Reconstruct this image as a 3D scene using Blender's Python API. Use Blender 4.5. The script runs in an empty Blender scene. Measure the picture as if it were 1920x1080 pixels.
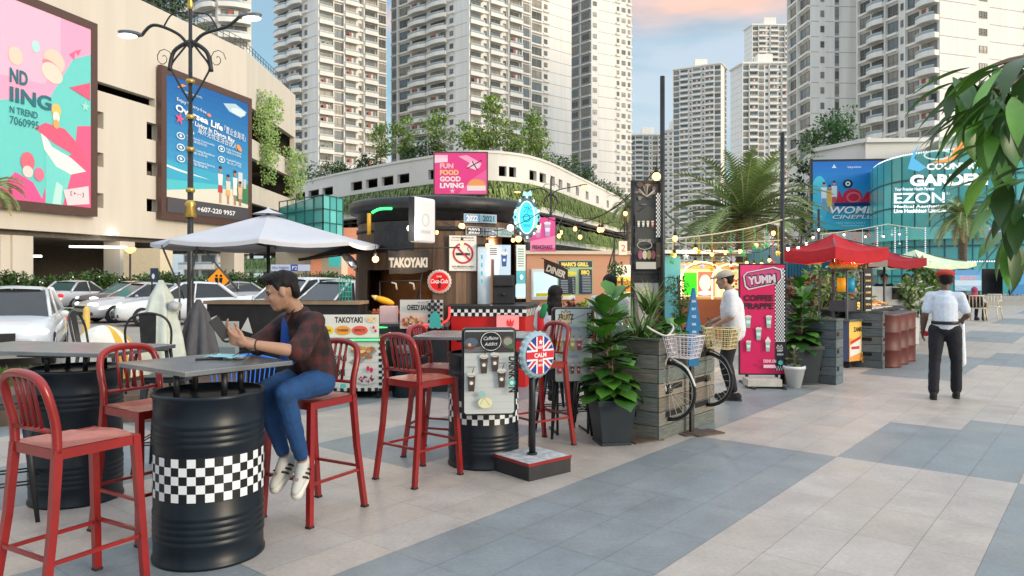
import bpy, bmesh, math, random
from mathutils import Vector, Matrix
random.seed(7)
R = math.radians
S = bpy.context.scene
COL = S.collection
# ------------------------------------------------------------ camera, sky, sun
CH = 1.55; F = 1393.0; HZ = 515.0
cam = bpy.data.cameras.new('camera'); co = bpy.data.objects.new('camera', cam); COL.objects.link(co)
co.location = (0, 0, CH); co.rotation_euler = (R(90), 0, 0)
cam.sensor_width = 36; cam.lens = 36*F/1920; cam.shift_y = -25/1920
cam.clip_start = 0.05; cam.clip_end = 5000
S.camera = co
S.view_settings.view_transform = 'Standard'; S.view_settings.look = 'None'
S.view_settings.exposure = 1.9; S.view_settings.gamma = 1
SUN_AZ, SUN_EL = R(125), R(14)       # azimuth clockwise from +Y
W = bpy.data.worlds.new('World'); S.world = W; W.use_nodes = True
nt = W.node_tree; N = nt.nodes; L = nt.links; N.clear()
out = N.new('ShaderNodeOutputWorld'); bg = N.new('ShaderNodeBackground')
sky = N.new('ShaderNodeTexSky'); sky.sky_type = 'NISHITA'; sky.sun_disc = False
sky.sun_elevation = SUN_EL; sky.sun_rotation = SUN_AZ; sky.air_density = 1.2; sky.dust_density = 2.2; sky.ozone_density = 1.6
tc = N.new('ShaderNodeTexCoord'); sep = N.new('ShaderNodeSeparateXYZ'); L.new(tc.outputs['Generated'], sep.inputs[0])
ramp = N.new('ShaderNodeValToRGB'); L.new(sep.outputs['Z'], ramp.inputs[0])
cr = ramp.color_ramp
SKYC = [(0.0, (2.6, 3.2, 3.5)), (0.10, (2.1, 3.1, 3.6)), (0.22, (1.4, 2.6, 3.2)), (0.36, (1.6, 2.4, 3.1)), (0.46, (5.4, 6.1, 6.9)), (1.0, (7.6, 7.9, 8.0))]  # upper sky, out of view, brightened to add ambient light
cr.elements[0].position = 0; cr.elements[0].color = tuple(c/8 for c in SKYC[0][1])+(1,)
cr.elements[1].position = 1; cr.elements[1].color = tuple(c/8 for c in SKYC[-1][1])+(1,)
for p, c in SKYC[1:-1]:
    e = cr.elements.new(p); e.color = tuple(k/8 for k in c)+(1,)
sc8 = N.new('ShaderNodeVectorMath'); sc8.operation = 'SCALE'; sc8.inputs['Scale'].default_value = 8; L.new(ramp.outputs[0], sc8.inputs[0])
mp = N.new('ShaderNodeMapping'); mp.inputs['Scale'].default_value = (1.2, 1.2, 5.5); mp.inputs['Location'].default_value = (.35, 0, .1)
L.new(tc.outputs['Generated'], mp.inputs[0])
nz = N.new('ShaderNodeTexNoise'); nz.inputs['Scale'].default_value = 2.1; nz.inputs['Detail'].default_value = 5; L.new(mp.outputs[0], nz.inputs['Vector'])
rc = N.new('ShaderNodeValToRGB'); rc.color_ramp.elements[0].position = .42; rc.color_ramp.elements[1].position = .58; L.new(nz.outputs[0], rc.inputs[0])
# sunset-tinted clouds high up, pale ones low down
cc = N.new('ShaderNodeValToRGB'); cc.color_ramp.elements[0].position = .14; cc.color_ramp.elements[0].color = (.40, .48, .54, 1)
e = cc.color_ramp.elements.new(.295); e.color = (.40, .47, .54, 1)
cc.color_ramp.elements[-1].position = .328; cc.color_ramp.elements[-1].color = (.90, .48, .30, 1)
e = cc.color_ramp.elements.new(.352); e.color = (.85, .52, .38, 1); e = cc.color_ramp.elements.new(.40); e.color = (.62, .74, .90, 1); L.new(sep.outputs['Z'], cc.inputs[0])
sc2 = N.new('ShaderNodeVectorMath'); sc2.operation = 'SCALE'; sc2.inputs['Scale'].default_value = 7.2; L.new(cc.outputs[0], sc2.inputs[0])
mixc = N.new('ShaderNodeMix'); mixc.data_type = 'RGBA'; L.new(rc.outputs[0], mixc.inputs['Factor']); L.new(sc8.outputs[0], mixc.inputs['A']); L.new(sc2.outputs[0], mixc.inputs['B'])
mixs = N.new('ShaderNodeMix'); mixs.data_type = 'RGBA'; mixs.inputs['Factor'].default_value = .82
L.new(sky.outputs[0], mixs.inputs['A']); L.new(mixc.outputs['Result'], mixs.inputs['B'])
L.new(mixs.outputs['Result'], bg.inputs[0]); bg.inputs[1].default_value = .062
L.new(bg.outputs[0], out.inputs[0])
sl = bpy.data.lights.new('sun', 'SUN'); so = bpy.data.objects.new('sun', sl); COL.objects.link(so)
sl.energy = 0.6; sl.angle = R(22); sl.color = (1, .84, .64)
sd = Vector((math.sin(SUN_AZ)*math.cos(SUN_EL), math.cos(SUN_AZ)*math.cos(SUN_EL), math.sin(SUN_EL)))
so.rotation_euler = (-sd).to_track_quat('-Z', 'Y').to_euler()
S.render.engine = 'CYCLES'
try:
    S.cycles.max_bounces = 5; S.cycles.transparent_max_bounces = 8; S.cycles.sample_clamp_indirect = 4
except Exception: pass

# ------------------------------------------------------------ helpers
def lin(c):
    if max(c) > 1.01: c = [x/255 for x in c]
    return tuple((x/12.92 if x <= .04045 else ((x+.055)/1.055)**2.4) for x in c[:3])
def P(px, py, D): return Vector(((px-960)/F*D, D, CH+(HZ-py)/F*D))
def G(px, py, z=0.0):
    D = F*(CH-z)/(py-HZ); return Vector(((px-960)/F*D, D, z))
UA = R(50.8)                                     # plaza axis (rotz that lays +X along the walkway)
U = Vector((math.cos(UA), math.sin(UA), 0)); V = Vector((-U.y, U.x, 0))
def uv(u, v, z=0): return U*u+V*v+Vector((0, 0, z))
MATS = {}
def M(name, col=None, rough=.6, metal=0., var=.10, scale=6., bump=0., em=0., emcol=None, attr=False, spec=.5, trans=0., alpha=1., coat=0., lincol=False, stretch=None):
    if name in MATS: return MATS[name]
    m = bpy.data.materials.new(name); MATS[name] = m; m.use_nodes = True
    n = m.node_tree.nodes; l = m.node_tree.links; b = n['Principled BSDF']
    b.inputs['Roughness'].default_value = rough; b.inputs['Metallic'].default_value = metal
    b.inputs['Specular IOR Level'].default_value = spec
    b.inputs['Transmission Weight'].default_value = trans; b.inputs['Alpha'].default_value = alpha
    b.inputs['Coat Weight'].default_value = coat
    tcn = n.new('ShaderNodeTexCoord'); no = n.new('ShaderNodeTexNoise'); no.inputs['Scale'].default_value = scale; no.inputs['Detail'].default_value = 4
    src = tcn.outputs['Object']
    if stretch:
        mpn = n.new('ShaderNodeMapping'); mpn.inputs['Scale'].default_value = stretch; l.new(src, mpn.inputs[0]); src = mpn.outputs[0]
    l.new(src, no.inputs['Vector'])
    mr = n.new('ShaderNodeMapRange'); mr.inputs['From Min'].default_value = .3; mr.inputs['From Max'].default_value = .7
    mr.inputs['To Min'].default_value = 1-var; mr.inputs['To Max'].default_value = 1+var; l.new(no.outputs[0], mr.inputs[0])
    vm = n.new('ShaderNodeVectorMath'); vm.operation = 'SCALE'; l.new(mr.outputs[0], vm.inputs['Scale'])
    if attr:
        at = n.new('ShaderNodeAttribute'); at.attribute_name = 'Col'; l.new(at.outputs['Color'], vm.inputs[0])
        if em:
            l.new(at.outputs['Color'], b.inputs['Emission Color']); b.inputs['Emission Strength'].default_value = em
    else:
        c = col if lincol else lin(col)
        vm.inputs[0].default_value = c
        if em:
            b.inputs['Emission Color'].default_value = (*(lin(emcol) if emcol else c), 1); b.inputs['Emission Strength'].default_value = em
    l.new(vm.outputs[0], b.inputs['Base Color'])
    if bump:
        bp = n.new('ShaderNodeBump'); bp.inputs['Strength'].default_value = min(bump, 1); bp.inputs['Distance'].default_value = .01
        l.new(no.outputs[0], bp.inputs['Height']); l.new(bp.outputs[0], b.inputs['Normal'])
    return m
M('paint', attr=True, rough=.5, var=.06)                       # colour per face (printed or painted surfaces)
M('print', attr=True, rough=.38, var=.02, scale=3)
M('print_lit', attr=True, rough=.4, var=.0, em=.07)
M('print_bright', attr=True, rough=.4, var=.0, em=.16)
M('leaf', attr=True, rough=.45, var=.15, scale=3)
M('matte', attr=True, rough=.85, var=.12, scale=9, bump=.2)

def wear(name, col, scale=30, thr=.62, soft=.03, detail=8, amount=1.):
    """irregular worn or stained spots of another colour on a material"""
    m = MATS[name]; n = m.node_tree.nodes; l = m.node_tree.links; b = n['Principled BSDF']; src = b.inputs['Base Color'].links[0].from_socket
    tcn = n.new('ShaderNodeTexCoord'); no = n.new('ShaderNodeTexNoise'); no.inputs['Scale'].default_value = scale; no.inputs['Detail'].default_value = detail; no.inputs['Roughness'].default_value = .65; l.new(tcn.outputs['Object'], no.inputs['Vector'])
    mr = n.new('ShaderNodeMapRange'); mr.inputs['From Min'].default_value = thr; mr.inputs['From Max'].default_value = thr+soft; mr.inputs['To Max'].default_value = amount; l.new(no.outputs[0], mr.inputs[0])
    mx = n.new('ShaderNodeMix'); mx.data_type = 'RGBA'; l.new(mr.outputs[0], mx.inputs['Factor']); l.new(src, mx.inputs['A']); mx.inputs['B'].default_value = (*col, 1); l.new(mx.outputs['Result'], b.inputs['Base Color'])
class MB:
    def __init__(s): s.v = []; s.f = []; s.mi = []; s.c = []; s.sm = []; s.m = 0; s.col = (.5, .5, .5); s.smooth = False; s.T = None
    def C(s, c): s.col = lin(c); return s
    def pt(s, p):
        p = Vector(p)
        if s.T is not None: p = s.T @ p
        s.v.append((p.x, p.y, p.z)); return len(s.v)-1
    def face(s, idx, smooth=None):
        s.f.append(tuple(idx)); s.mi.append(s.m); s.c.append(s.col); s.sm.append(s.smooth if smooth is None else smooth)
    def poly(s, pts): s.face([s.pt(p) for p in pts], False)
    def box(s, x0, y0, z0, x1, y1, z1):
        b = [s.pt(p) for p in ((x0,y0,z0),(x1,y0,z0),(x1,y1,z0),(x0,y1,z0),(x0,y0,z1),(x1,y0,z1),(x1,y1,z1),(x0,y1,z1))]
        for q in ((0,3,2,1),(4,5,6,7),(0,1,5,4),(1,2,6,5),(2,3,7,6),(3,0,4,7)): s.face([b[i] for i in q], False)
        return s
    def bc(s, cx, cy, cz, sx, sy, sz, rz=0, rx=0, ry=0):
        old = s.T; t = Matrix.Translation((cx,cy,cz)) @ Matrix.Rotation(rz,4,'Z') @ Matrix.Rotation(ry,4,'Y') @ Matrix.Rotation(rx,4,'X')
        s.T = t if old is None else old @ t
        s.box(-sx/2,-sy/2,-sz/2,sx/2,sy/2,sz/2); s.T = old; return s
    def tube(s, pts, r, n=8, caps=True, flat=1.0, smooth=True):
        pts = [Vector(p) for p in pts]; k = len(pts); rs = r if isinstance(r, (list, tuple)) else [r]*k
        rings = []; prev = None
        for i, p in enumerate(pts):
            a = pts[max(i-1,0)]; b = pts[min(i+1,k-1)]; d = (b-a)
            d = d.normalized() if d.length > 1e-9 else Vector((0,0,1))
            if prev is None:
                ref = Vector((0,0,1)) if abs(d.z) < .95 else Vector((0,1,0))
                x = d.cross(ref).normalized()
            else:
                x = prev - d*prev.dot(d); x = x.normalized() if x.length > 1e-6 else d.orthogonal().normalized()
            prev = x; y = d.cross(x)
            rings.append([s.pt(p + (x*math.cos(t)+y*flat*math.sin(t))*rs[i]) for t in [2*math.pi*(j+.5)/n for j in range(n)]])
        for i in range(k-1):
            for j in range(n): s.face([rings[i][j], rings[i][(j+1)%n], rings[i+1][(j+1)%n], rings[i+1][j]], smooth and n > 4)
        if caps: s.face(rings[0][::-1], False); s.face(rings[-1], False)
        return s
    def bar(s, a, b, w, h=None): return s.tube([a, b], [w*.7071]*2, 4, True, (h or w)/w)
    def cyl(s, x, y, z0, z1, r0, r1=None, n=20, smooth=True):
        return s.tube([(x,y,z0),(x,y,z1)], [r0, r0 if r1 is None else r1], n, True, 1, smooth)
    def lathe(s, prof, n=32, cx=0, cy=0, a0=0, a1=2*math.pi, smooth=True):
        full = abs(a1-a0-2*math.pi) < 1e-6; k = n if full else n+1; rings = []
        for r, z in prof: rings.append([s.pt((cx+r*math.cos(a0+(a1-a0)*j/n), cy+r*math.sin(a0+(a1-a0)*j/n), z)) for j in range(k)])
        for i in range(len(prof)-1):
            for j in range(n):
                q = (j+1) % k; s.face([rings[i][j], rings[i][q], rings[i+1][q], rings[i+1][j]], smooth)
        return s
    def ell(s, c, r, n=12, m=8, rz=0, ry=0, rx=0):
        old = s.T; t = Matrix.Translation(c) @ Matrix.Rotation(rz,4,'Z') @ Matrix.Rotation(ry,4,'Y') @ Matrix.Rotation(rx,4,'X')
        s.T = t if old is None else old @ t
        rx_, ry_, rz_ = (r, r, r) if isinstance(r, (int, float)) else r
        top = s.pt((0,0,rz_)); bot = s.pt((0,0,-rz_)); rings = []
        for i in range(1, m):
            a = math.pi*i/m
            rings.append([s.pt((rx_*math.sin(a)*math.cos(2*math.pi*j/n), ry_*math.sin(a)*math.sin(2*math.pi*j/n), rz_*math.cos(a))) for j in range(n)])
        for j in range(n):
            s.face([top, rings[0][j], rings[0][(j+1)%n]], True); s.face([bot, rings[-1][(j+1)%n], rings[-1][j]], True)
            for i in range(m-2): s.face([rings[i][j], rings[i+1][j], rings[i+1][(j+1)%n], rings[i][(j+1)%n]], True)
        s.T = old; return s
    def cap(s, a, ra, b, rb, n=12):              # tapered capsule (closed)
        a = Vector(a); b = Vector(b); d = (b-a)
        if d.length < 1e-6: return s.ell(a, ra)
        d.normalize(); pts = []; rs = []
        for t in (80, 60, 35, 0): pts.append(a-d*ra*math.sin(R(t))); rs.append(ra*math.cos(R(t)))
        for t in (0, 35, 60, 80): pts.append(b+d*rb*math.sin(R(t))); rs.append(rb*math.cos(R(t)))
        return s.tube(pts, rs, n)
    def leaf(s, p, d, up, ln, w, bend=.3, k=4, fold=.15, shape=None):
        p = Vector(p); d = Vector(d).normalized(); up = Vector(up); side = d.cross(up)
        side = side.normalized() if side.length > 1e-4 else d.orthogonal().normalized(); up = side.cross(d)
        rows = []
        sh = shape or [0, .75, 1, .8, 0]
        kk = len(sh)-1; cur = Vector(p); dd = Vector(d)
        for i in range(kk+1):
            wd = sh[i]*w/2
            if i in (0, kk) and wd < 1e-5: rows.append([s.pt(cur)])
            else: rows.append([s.pt(cur-side*wd+up*wd*fold), s.pt(cur), s.pt(cur+side*wd+up*wd*fold)])
            dd = (dd - up*bend/kk).normalized(); up = side.cross(dd); cur = cur+dd*ln/kk
        for i in range(kk):
            a, b = rows[i], rows[i+1]
            if len(a) == 1 and len(b) == 3: s.face([a[0], b[1], b[0]], True); s.face([a[0], b[2], b[1]], True)
            elif len(a) == 3 and len(b) == 1: s.face([a[0], a[1], b[0]], True); s.face([a[1], a[2], b[0]], True)
            elif len(a) == 3: s.face([a[0], a[1], b[1], b[0]], True); s.face([a[1], a[2], b[2], b[1]], True)
    def build(s, name, mats, parent=None, loc=(0,0,0), rz=0, bevel=0, label=None, kind=None, mod=None):
        me = bpy.data.meshes.new(name); me.from_pydata(s.v, [], s.f); me.update()
        if not isinstance(mats, (list, tuple)): mats = [mats]
        for m in mats: me.materials.append(MATS[m] if isinstance(m, str) else m)
        nf = len(s.f)
        me.polygons.foreach_set('material_index', s.mi); me.polygons.foreach_set('use_smooth', s.sm)
        ca = me.color_attributes.new('Col', 'FLOAT_COLOR', 'CORNER'); buf = []
        for f, c in zip(s.f, s.c): buf.extend((*c, 1.0)*len(f))
        ca.data.foreach_set('color', buf)
        o = bpy.data.objects.new(name, me); COL.objects.link(o); o.location = loc; o.rotation_euler = (0, 0, rz)
        if parent: o.parent = parent
        if bevel:
            b = o.modifiers.new('bevel', 'BEVEL'); b.width = bevel; b.segments = 2; b.limit_method = 'ANGLE'; b.angle_limit = R(40)
        if label: o['label'] = label
        if kind: o['kind'] = kind
        return o
def tag(o, label, cat, group=None, kind=None):
    o['label'] = label; o['category'] = cat
    if group: o['group'] = group
    if kind: o['kind'] = kind
    return o
def thing(name, label, cat, loc=(0,0,0), rz=0, group=None):
    o = bpy.data.objects.new(name, None); COL.objects.link(o); o.location = loc; o.rotation_euler = (0, 0, rz); o.empty_display_size = .2
    return tag(o, label, cat, group)
def dup(root, loc, rz, label, group=None, scale=None):
    kids = {}
    for o in bpy.data.objects:
        if o.parent: kids.setdefault(o.parent.name, []).append(o)
    def cp(o, par):
        c = o.copy(); COL.objects.link(c)
        if par: c.parent = par
        for ch in kids.get(o.name, []): cp(ch, c)
        return c
    c = cp(root, None); c.location = loc; c.rotation_euler = (0, 0, rz); c['label'] = label
    if group: c['group'] = group
    if scale: c.scale = scale
    return c
def frot(fx, fy): return math.atan2(fx, -fy)                    # rotz that turns local -Y towards (fx, fy)

TXT = {}
def text_geo(t, bold=0., shear=0., sp=1.):
    k = (t, bold, shear, sp)
    if k in TXT: return TXT[k]
    c = bpy.data.curves.new('t', 'FONT'); c.body = t; c.offset = bold; c.shear = shear; c.space_character = sp; c.resolution_u = 3
    o = bpy.data.objects.new('t', c); COL.objects.link(o)
    dg = bpy.context.evaluated_depsgraph_get(); me = bpy.data.meshes.new_from_object(o.evaluated_get(dg))
    vs = [(v.co.x, v.co.y) for v in me.vertices]; fs = [tuple(p.vertices) for p in me.polygons]
    bpy.data.objects.remove(o); bpy.data.curves.remove(c); bpy.data.meshes.remove(me)
    if vs:
        x0 = min(v[0] for v in vs); x1 = max(v[0] for v in vs)
        vs = [(x-x0, y) for x, y in vs]
    else: x0 = 0; x1 = 1
    TXT[k] = (vs, fs, x1-x0); return TXT[k]
class Art(MB):
    """flat printed face: x to the right, y up, facing local -Y"""
    def __init__(s, w, h, step=.0012):
        super().__init__(); s.w = w; s.h = h; s.z = 0; s.step = step; s.B = None
    def q(s, x, y): 
        if s.B: return s.B(x, y, s.z)
        return (x, -s.z, y)
    def nx(s): s.z += s.step
    def rect(s, x0, y0, x1, y1, c, nl=True):
        if nl: s.nx()
        s.C(c); s.poly([s.q(x0,y0), s.q(x1,y0), s.q(x1,y1), s.q(x0,y1)]); return s
    def pg(s, pts, c): s.nx(); s.C(c); s.poly([s.q(x,y) for x,y in pts]); return s
    def el(s, cx, cy, rx, ry, c, n=24, rot=0): 
        return s.pg([(cx+rx*math.cos(a)*math.cos(rot)-ry*math.sin(a)*math.sin(rot), cy+rx*math.cos(a)*math.sin(rot)+ry*math.sin(a)*math.cos(rot)) for a in [2*math.pi*i/n for i in range(n)]], c)
    def ring(s, cx, cy, rx, ry, t, c, n=28, a0=0, a1=360):
        s.nx(); s.C(c)
        for i in range(n):
            a = R(a0+(a1-a0)*i/n); b = R(a0+(a1-a0)*(i+1)/n)
            s.poly([s.q(cx+rx*math.cos(a), cy+ry*math.sin(a)), s.q(cx+rx*math.cos(b), cy+ry*math.sin(b)), s.q(cx+(rx-t)*math.cos(b), cy+(ry-t)*math.sin(b)), s.q(cx+(rx-t)*math.cos(a), cy+(ry-t)*math.sin(a))])
        return s
    def line(s, pts, t, c):
        s.nx(); s.C(c)
        for (x0,y0),(x1,y1) in zip(pts, pts[1:]):
            d = math.hypot(x1-x0, y1-y0) or 1; nx_ = -(y1-y0)/d*t/2; ny = (x1-x0)/d*t/2
            s.poly([s.q(x0+nx_,y0+ny), s.q(x0-nx_,y0-ny), s.q(x1-nx_,y1-ny), s.q(x1+nx_,y1+ny)])
        return s
    def star(s, cx, cy, r, r2, n, c, rot=90):
        return s.pg([(cx+(r if i%2==0 else r2)*math.cos(R(rot)+math.pi*i/n), cy+(r if i%2==0 else r2)*math.sin(R(rot)+math.pi*i/n)) for i in range(2*n)], c)
    def checker(s, x0, y0, nx_, ny, a, c, b=None, ph=0):
        s.nx(); s.C(c)
        for i in range(nx_):
            for j in range(ny):
                if (i+j+ph) % 2 == 0: s.poly([s.q(x0+i*a,y0+j*(b or a)), s.q(x0+(i+1)*a,y0+j*(b or a)), s.q(x0+(i+1)*a,y0+(j+1)*(b or a)), s.q(x0+i*a,y0+(j+1)*(b or a))])
        return s
    def text(s, t, x, y, size, c, fit=None, al='l', bold=0., shear=0., rot=0, sp=1.):
        vs, fs, wd = text_geo(t, bold, shear, sp)
        sx = size/.72; k = sx
        if fit: k = fit/max(wd, 1e-6)
        W_ = wd*k; ox = {'l': 0, 'c': -W_/2, 'r': -W_}[al]; s.nx(); s.C(c); ca, sa = math.cos(rot), math.sin(rot)
        ids = []
        for a, b in vs:
            X = a*k+ox; Y = b*sx; ids.append(s.pt(s.q(x+X*ca-Y*sa, y+X*sa+Y*ca)))
        for f in fs: s.face([ids[i] for i in f], False)
        return s
def proto_mesh(mb, name, mats):
    o = mb.build(name, mats); me = o.data; bpy.data.objects.remove(o); return me
def place_many(name, xf, parent, limit=100):
    """xf: list of (Matrix, mesh). the largest `limit` in the picture become parts, the rest one part marked stuff"""
    pw = parent.matrix_basis
    def key(t):
        w = (pw @ t[0]).translation; d = math.hypot(w.x, w.y)
        px = 960+w.x/max(w.y,1)*F; py = HZ-(w.z-CH)/max(w.y,1)*F
        return -d - (0 if (-20 < px < 1940 and -20 < py < 1100) else 1e5)
    xs = sorted(xf, key=key, reverse=True)
    for m, me in xs[:limit]:
        o = bpy.data.objects.new(name, me); COL.objects.link(o); o.parent = parent; o.matrix_basis = m
    if xs[limit:]:
        vs = []; fs = []; mi = []; cache = {}
        for m, me in xs[limit:]:
            if me.name not in cache: cache[me.name] = ([v.co.copy() for v in me.vertices], [(tuple(p.vertices), p.material_index) for p in me.polygons])
            bv, bf = cache[me.name]; b = len(vs); vs.extend([tuple(m @ c) for c in bv])
            for f, k in bf: fs.append(tuple(b+i for i in f)); mi.append(k)
        m2 = bpy.data.meshes.new(name); m2.from_pydata(vs, [], fs); m2.polygons.foreach_set('material_index', mi)
        for mt in xs[0][1].materials: m2.materials.append(mt)
        o = bpy.data.objects.new(name, m2); COL.objects.link(o); o.parent = parent; o['kind'] = 'stuff'
# ============================================================ ground
M('grout', (128,122,116), rough=.9); M('asphalt', (.075,.075,.078), rough=.85, var=.2, scale=1.5, bump=.3, lincol=True)
M('concrete', (176,166,152), rough=.8, var=.12, scale=2, bump=.2); M('earth', (.10,.12,.07), rough=.95, var=.3, lincol=True)
def structure(mb, name, mat, **k):
    o = mb.build(name, mat, **k); o['kind'] = 'structure'; return o
g = MB(); g.poly([(-900,-60,-.22),(1200,-60,-.22),(1500,2500,-.22),(-1500,2500,-.22)]); structure(g, 'ground', 'concrete')
# plaza slab bounded by the kerb line v = VK
VK = 11.6
g = MB(); c_ = [uv(-14,VK), uv(-14,-30), uv(95,-30), uv(95,40), uv(46,40), uv(46,VK)]
g.poly([(p.x,p.y,0) for p in c_]); 
for a, b in zip(c_, c_[1:]+c_[:1]): g.poly([(a.x,a.y,-.218),(b.x,b.y,-.218),(b.x,b.y,0),(a.x,a.y,0)])
structure(g, 'plaza_base', 'grout')
def dark(u, v):
    k = math.floor((v-.57)/1.28); B0 = 6.64
    if k == 1: return u < B0 or (u > 12.5 and (int((u-12.5)/3.84) % 2 == 0) and u < 40)
    if k == 0:
        return B0 < u < (8.45 if v > 1.2 else 9.15) or (15 < u < 17.8)
    if k == 2: return (B0 < u < 10.3) or (u < 1.9 and u > -1.5)
    if k == -1: return u < B0 or (11.8 < u < 15.2)
    if k == 3: return (4.3 < u < 6.0) or 12 < u < 15
    if k == 4: return (B0 < u < 9.0) or (1.6 < u < 3.6)
    if k == -2: return 6.64 < u < 9.8 or 20 < u < 24
    return (math.floor(u/3.2)+k) % 3 == 0
rt = random.Random(3)
g = MB(); g.smooth = False
tu, tv = .64, .32
for i in range(-9, 110):
    for j in range(-22 if i < 72 else -40, int(VK/tv) if i < 74 else 90):
        u0 = 6.64+(i-10)*tu; v0 = .57+j*tv
        if i < 74 and v0+tv > VK-.15: continue
        e = .0010 if u0 < 14 else .002
        d = dark(u0+tu/2, v0+tv/2)
        c = (.238,.262,.268) if d else (.465,.405,.352)
        k = 1+rt.uniform(-.035,.035); w = rt.uniform(-.008,.008)
        if rt.random() < .05: k *= rt.choice([.88, 1.1])
        g.col = (c[0]*k+w, c[1]*k, c[2]*k-w)
        p = [uv(u0+e,v0+e,.003), uv(u0+tu-e,v0+e,.003), uv(u0+tu-e,v0+tv-e,.003), uv(u0+e,v0+tv-e,.003)]
        g.poly(p)
m = M('tile', attr=True, rough=.42, var=.07, scale=1.3, spec=.45)
n = m.node_tree.nodes; l = m.node_tree.links                         # a second, finer mottling: stone grain, scuffs and dirt
b = n['Principled BSDF']; src = b.inputs['Base Color'].links[0].from_socket
no = n.new('ShaderNodeTexNoise'); no.inputs['Scale'].default_value = 38; no.inputs['Detail'].default_value = 6
tcn = n.new('ShaderNodeTexCoord'); l.new(tcn.outputs['Object'], no.inputs['Vector'])
no2 = n.new('ShaderNodeTexNoise'); no2.inputs['Scale'].default_value = 2.6; no2.inputs['Detail'].default_value = 9; no2.inputs['Roughness'].default_value = .7; l.new(tcn.outputs['Object'], no2.inputs['Vector'])
mr = n.new('ShaderNodeMapRange'); mr.inputs['From Min'].default_value = .3; mr.inputs['From Max'].default_value = .7; mr.inputs['To Min'].default_value = .90; mr.inputs['To Max'].default_value = 1.06; l.new(no.outputs[0], mr.inputs[0])
mr2 = n.new('ShaderNodeMapRange'); mr2.inputs['From Min'].default_value = .38; mr2.inputs['From Max'].default_value = .62; mr2.inputs['To Min'].default_value = .90; mr2.inputs['To Max'].default_value = 1.04; l.new(no2.outputs[0], mr2.inputs[0])
mm = n.new('ShaderNodeMath'); mm.operation = 'MULTIPLY'; l.new(mr.outputs[0], mm.inputs[0]); l.new(mr2.outputs[0], mm.inputs[1])
vm = n.new('ShaderNodeVectorMath'); vm.operation = 'SCALE'; l.new(src, vm.inputs[0]); l.new(mm.outputs[0], vm.inputs['Scale']); l.new(vm.outputs[0], b.inputs['Base Color'])
rr = n.new('ShaderNodeMapRange'); rr.inputs['To Min'].default_value = .30; rr.inputs['To Max'].default_value = .62; l.new(no2.outputs[0], rr.inputs[0]); l.new(rr.outputs[0], b.inputs['Roughness'])
wear('tile',(.10,.10,.095),scale=16,thr=.70,soft=.02,amount=.55); wear('tile',(.22,.20,.18),scale=1.1,thr=.60,soft=.12,amount=.30); wear('tile',(.55,.53,.50),scale=9,thr=.72,soft=.02,amount=.35)
structure(g, 'plaza_paving', 'tile')
# kerb, road, median
def strip(name, v0, v1, z0, z1, mat, u0=-30, u1=120, kind='structure'):
    g = MB(); a = [uv(u0,v0), uv(u1,v0), uv(u1,v1), uv(u0,v1)]
    g.poly([(p.x,p.y,z1) for p in a])
    for p, q in zip(a, a[1:]+a[:1]): g.poly([(p.x,p.y,z0),(q.x,q.y,z0),(q.x,q.y,z1),(p.x,p.y,z1)])
    o = g.build(name, mat); o['kind'] = kind; return o
strip('kerb', VK+.003, VK+.18, -.218, .0, 'concrete', -30, 46)
strip('road', VK+.184, 60, -.2195, -.205, M('road_mat', (.34,.30,.26), rough=.8, var=.1, scale=.8, lincol=True), -30, 45.9)
strip('median_kerb', 31.0, 34.8, -.203, -.08, 'concrete', -10, 44)
# ============================================================ foliage
GREENS = [(.05,.11,.02),(.08,.17,.03),(.035,.075,.018),(.12,.22,.045),(.10,.15,.03)]
def cloud(mb, c, r, n, s, cols, rng, aspect=.5, drop=.3):
    """n leaf faces spread through an ellipsoid, clumped"""
    base = rng.choice(cols)
    for _ in range(n):
        while True:
            p = Vector((rng.uniform(-1,1), rng.uniform(-1,1), rng.uniform(-1,1)))
            if p.length <= 1: break
        q = Vector((c[0]+p.x*r[0], c[1]+p.y*r[1], c[2]+p.z*r[2]))
        d = Vector((p.x+rng.uniform(-.8,.8), p.y+rng.uniform(-.8,.8), p.z-drop+rng.uniform(-.8,.8))).normalized()
        up = Vector((rng.uniform(-.7,.7), rng.uniform(-.7,.7), 1)).normalized()
        sd = d.cross(up); sd = sd.normalized() if sd.length > .01 else Vector((1,0,0))
        k = rng.uniform(.75,1.3); mb.col = (base[0]*k, base[1]*k, base[2]*k); ss = s*rng.uniform(.6,1.3); w = ss*aspect/2
        a = mb.pt(q); e = mb.pt(q+d*ss); f = mb.pt(q+d*ss*.5+sd*w+up*w*.3); h = mb.pt(q+d*ss*.5-sd*w+up*w*.3)
        mb.face([a, f, e, h], False)
M('bark', (.16,.12,.085), rough=.9, var=.3, scale=14, bump=.6, lincol=True)
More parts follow.
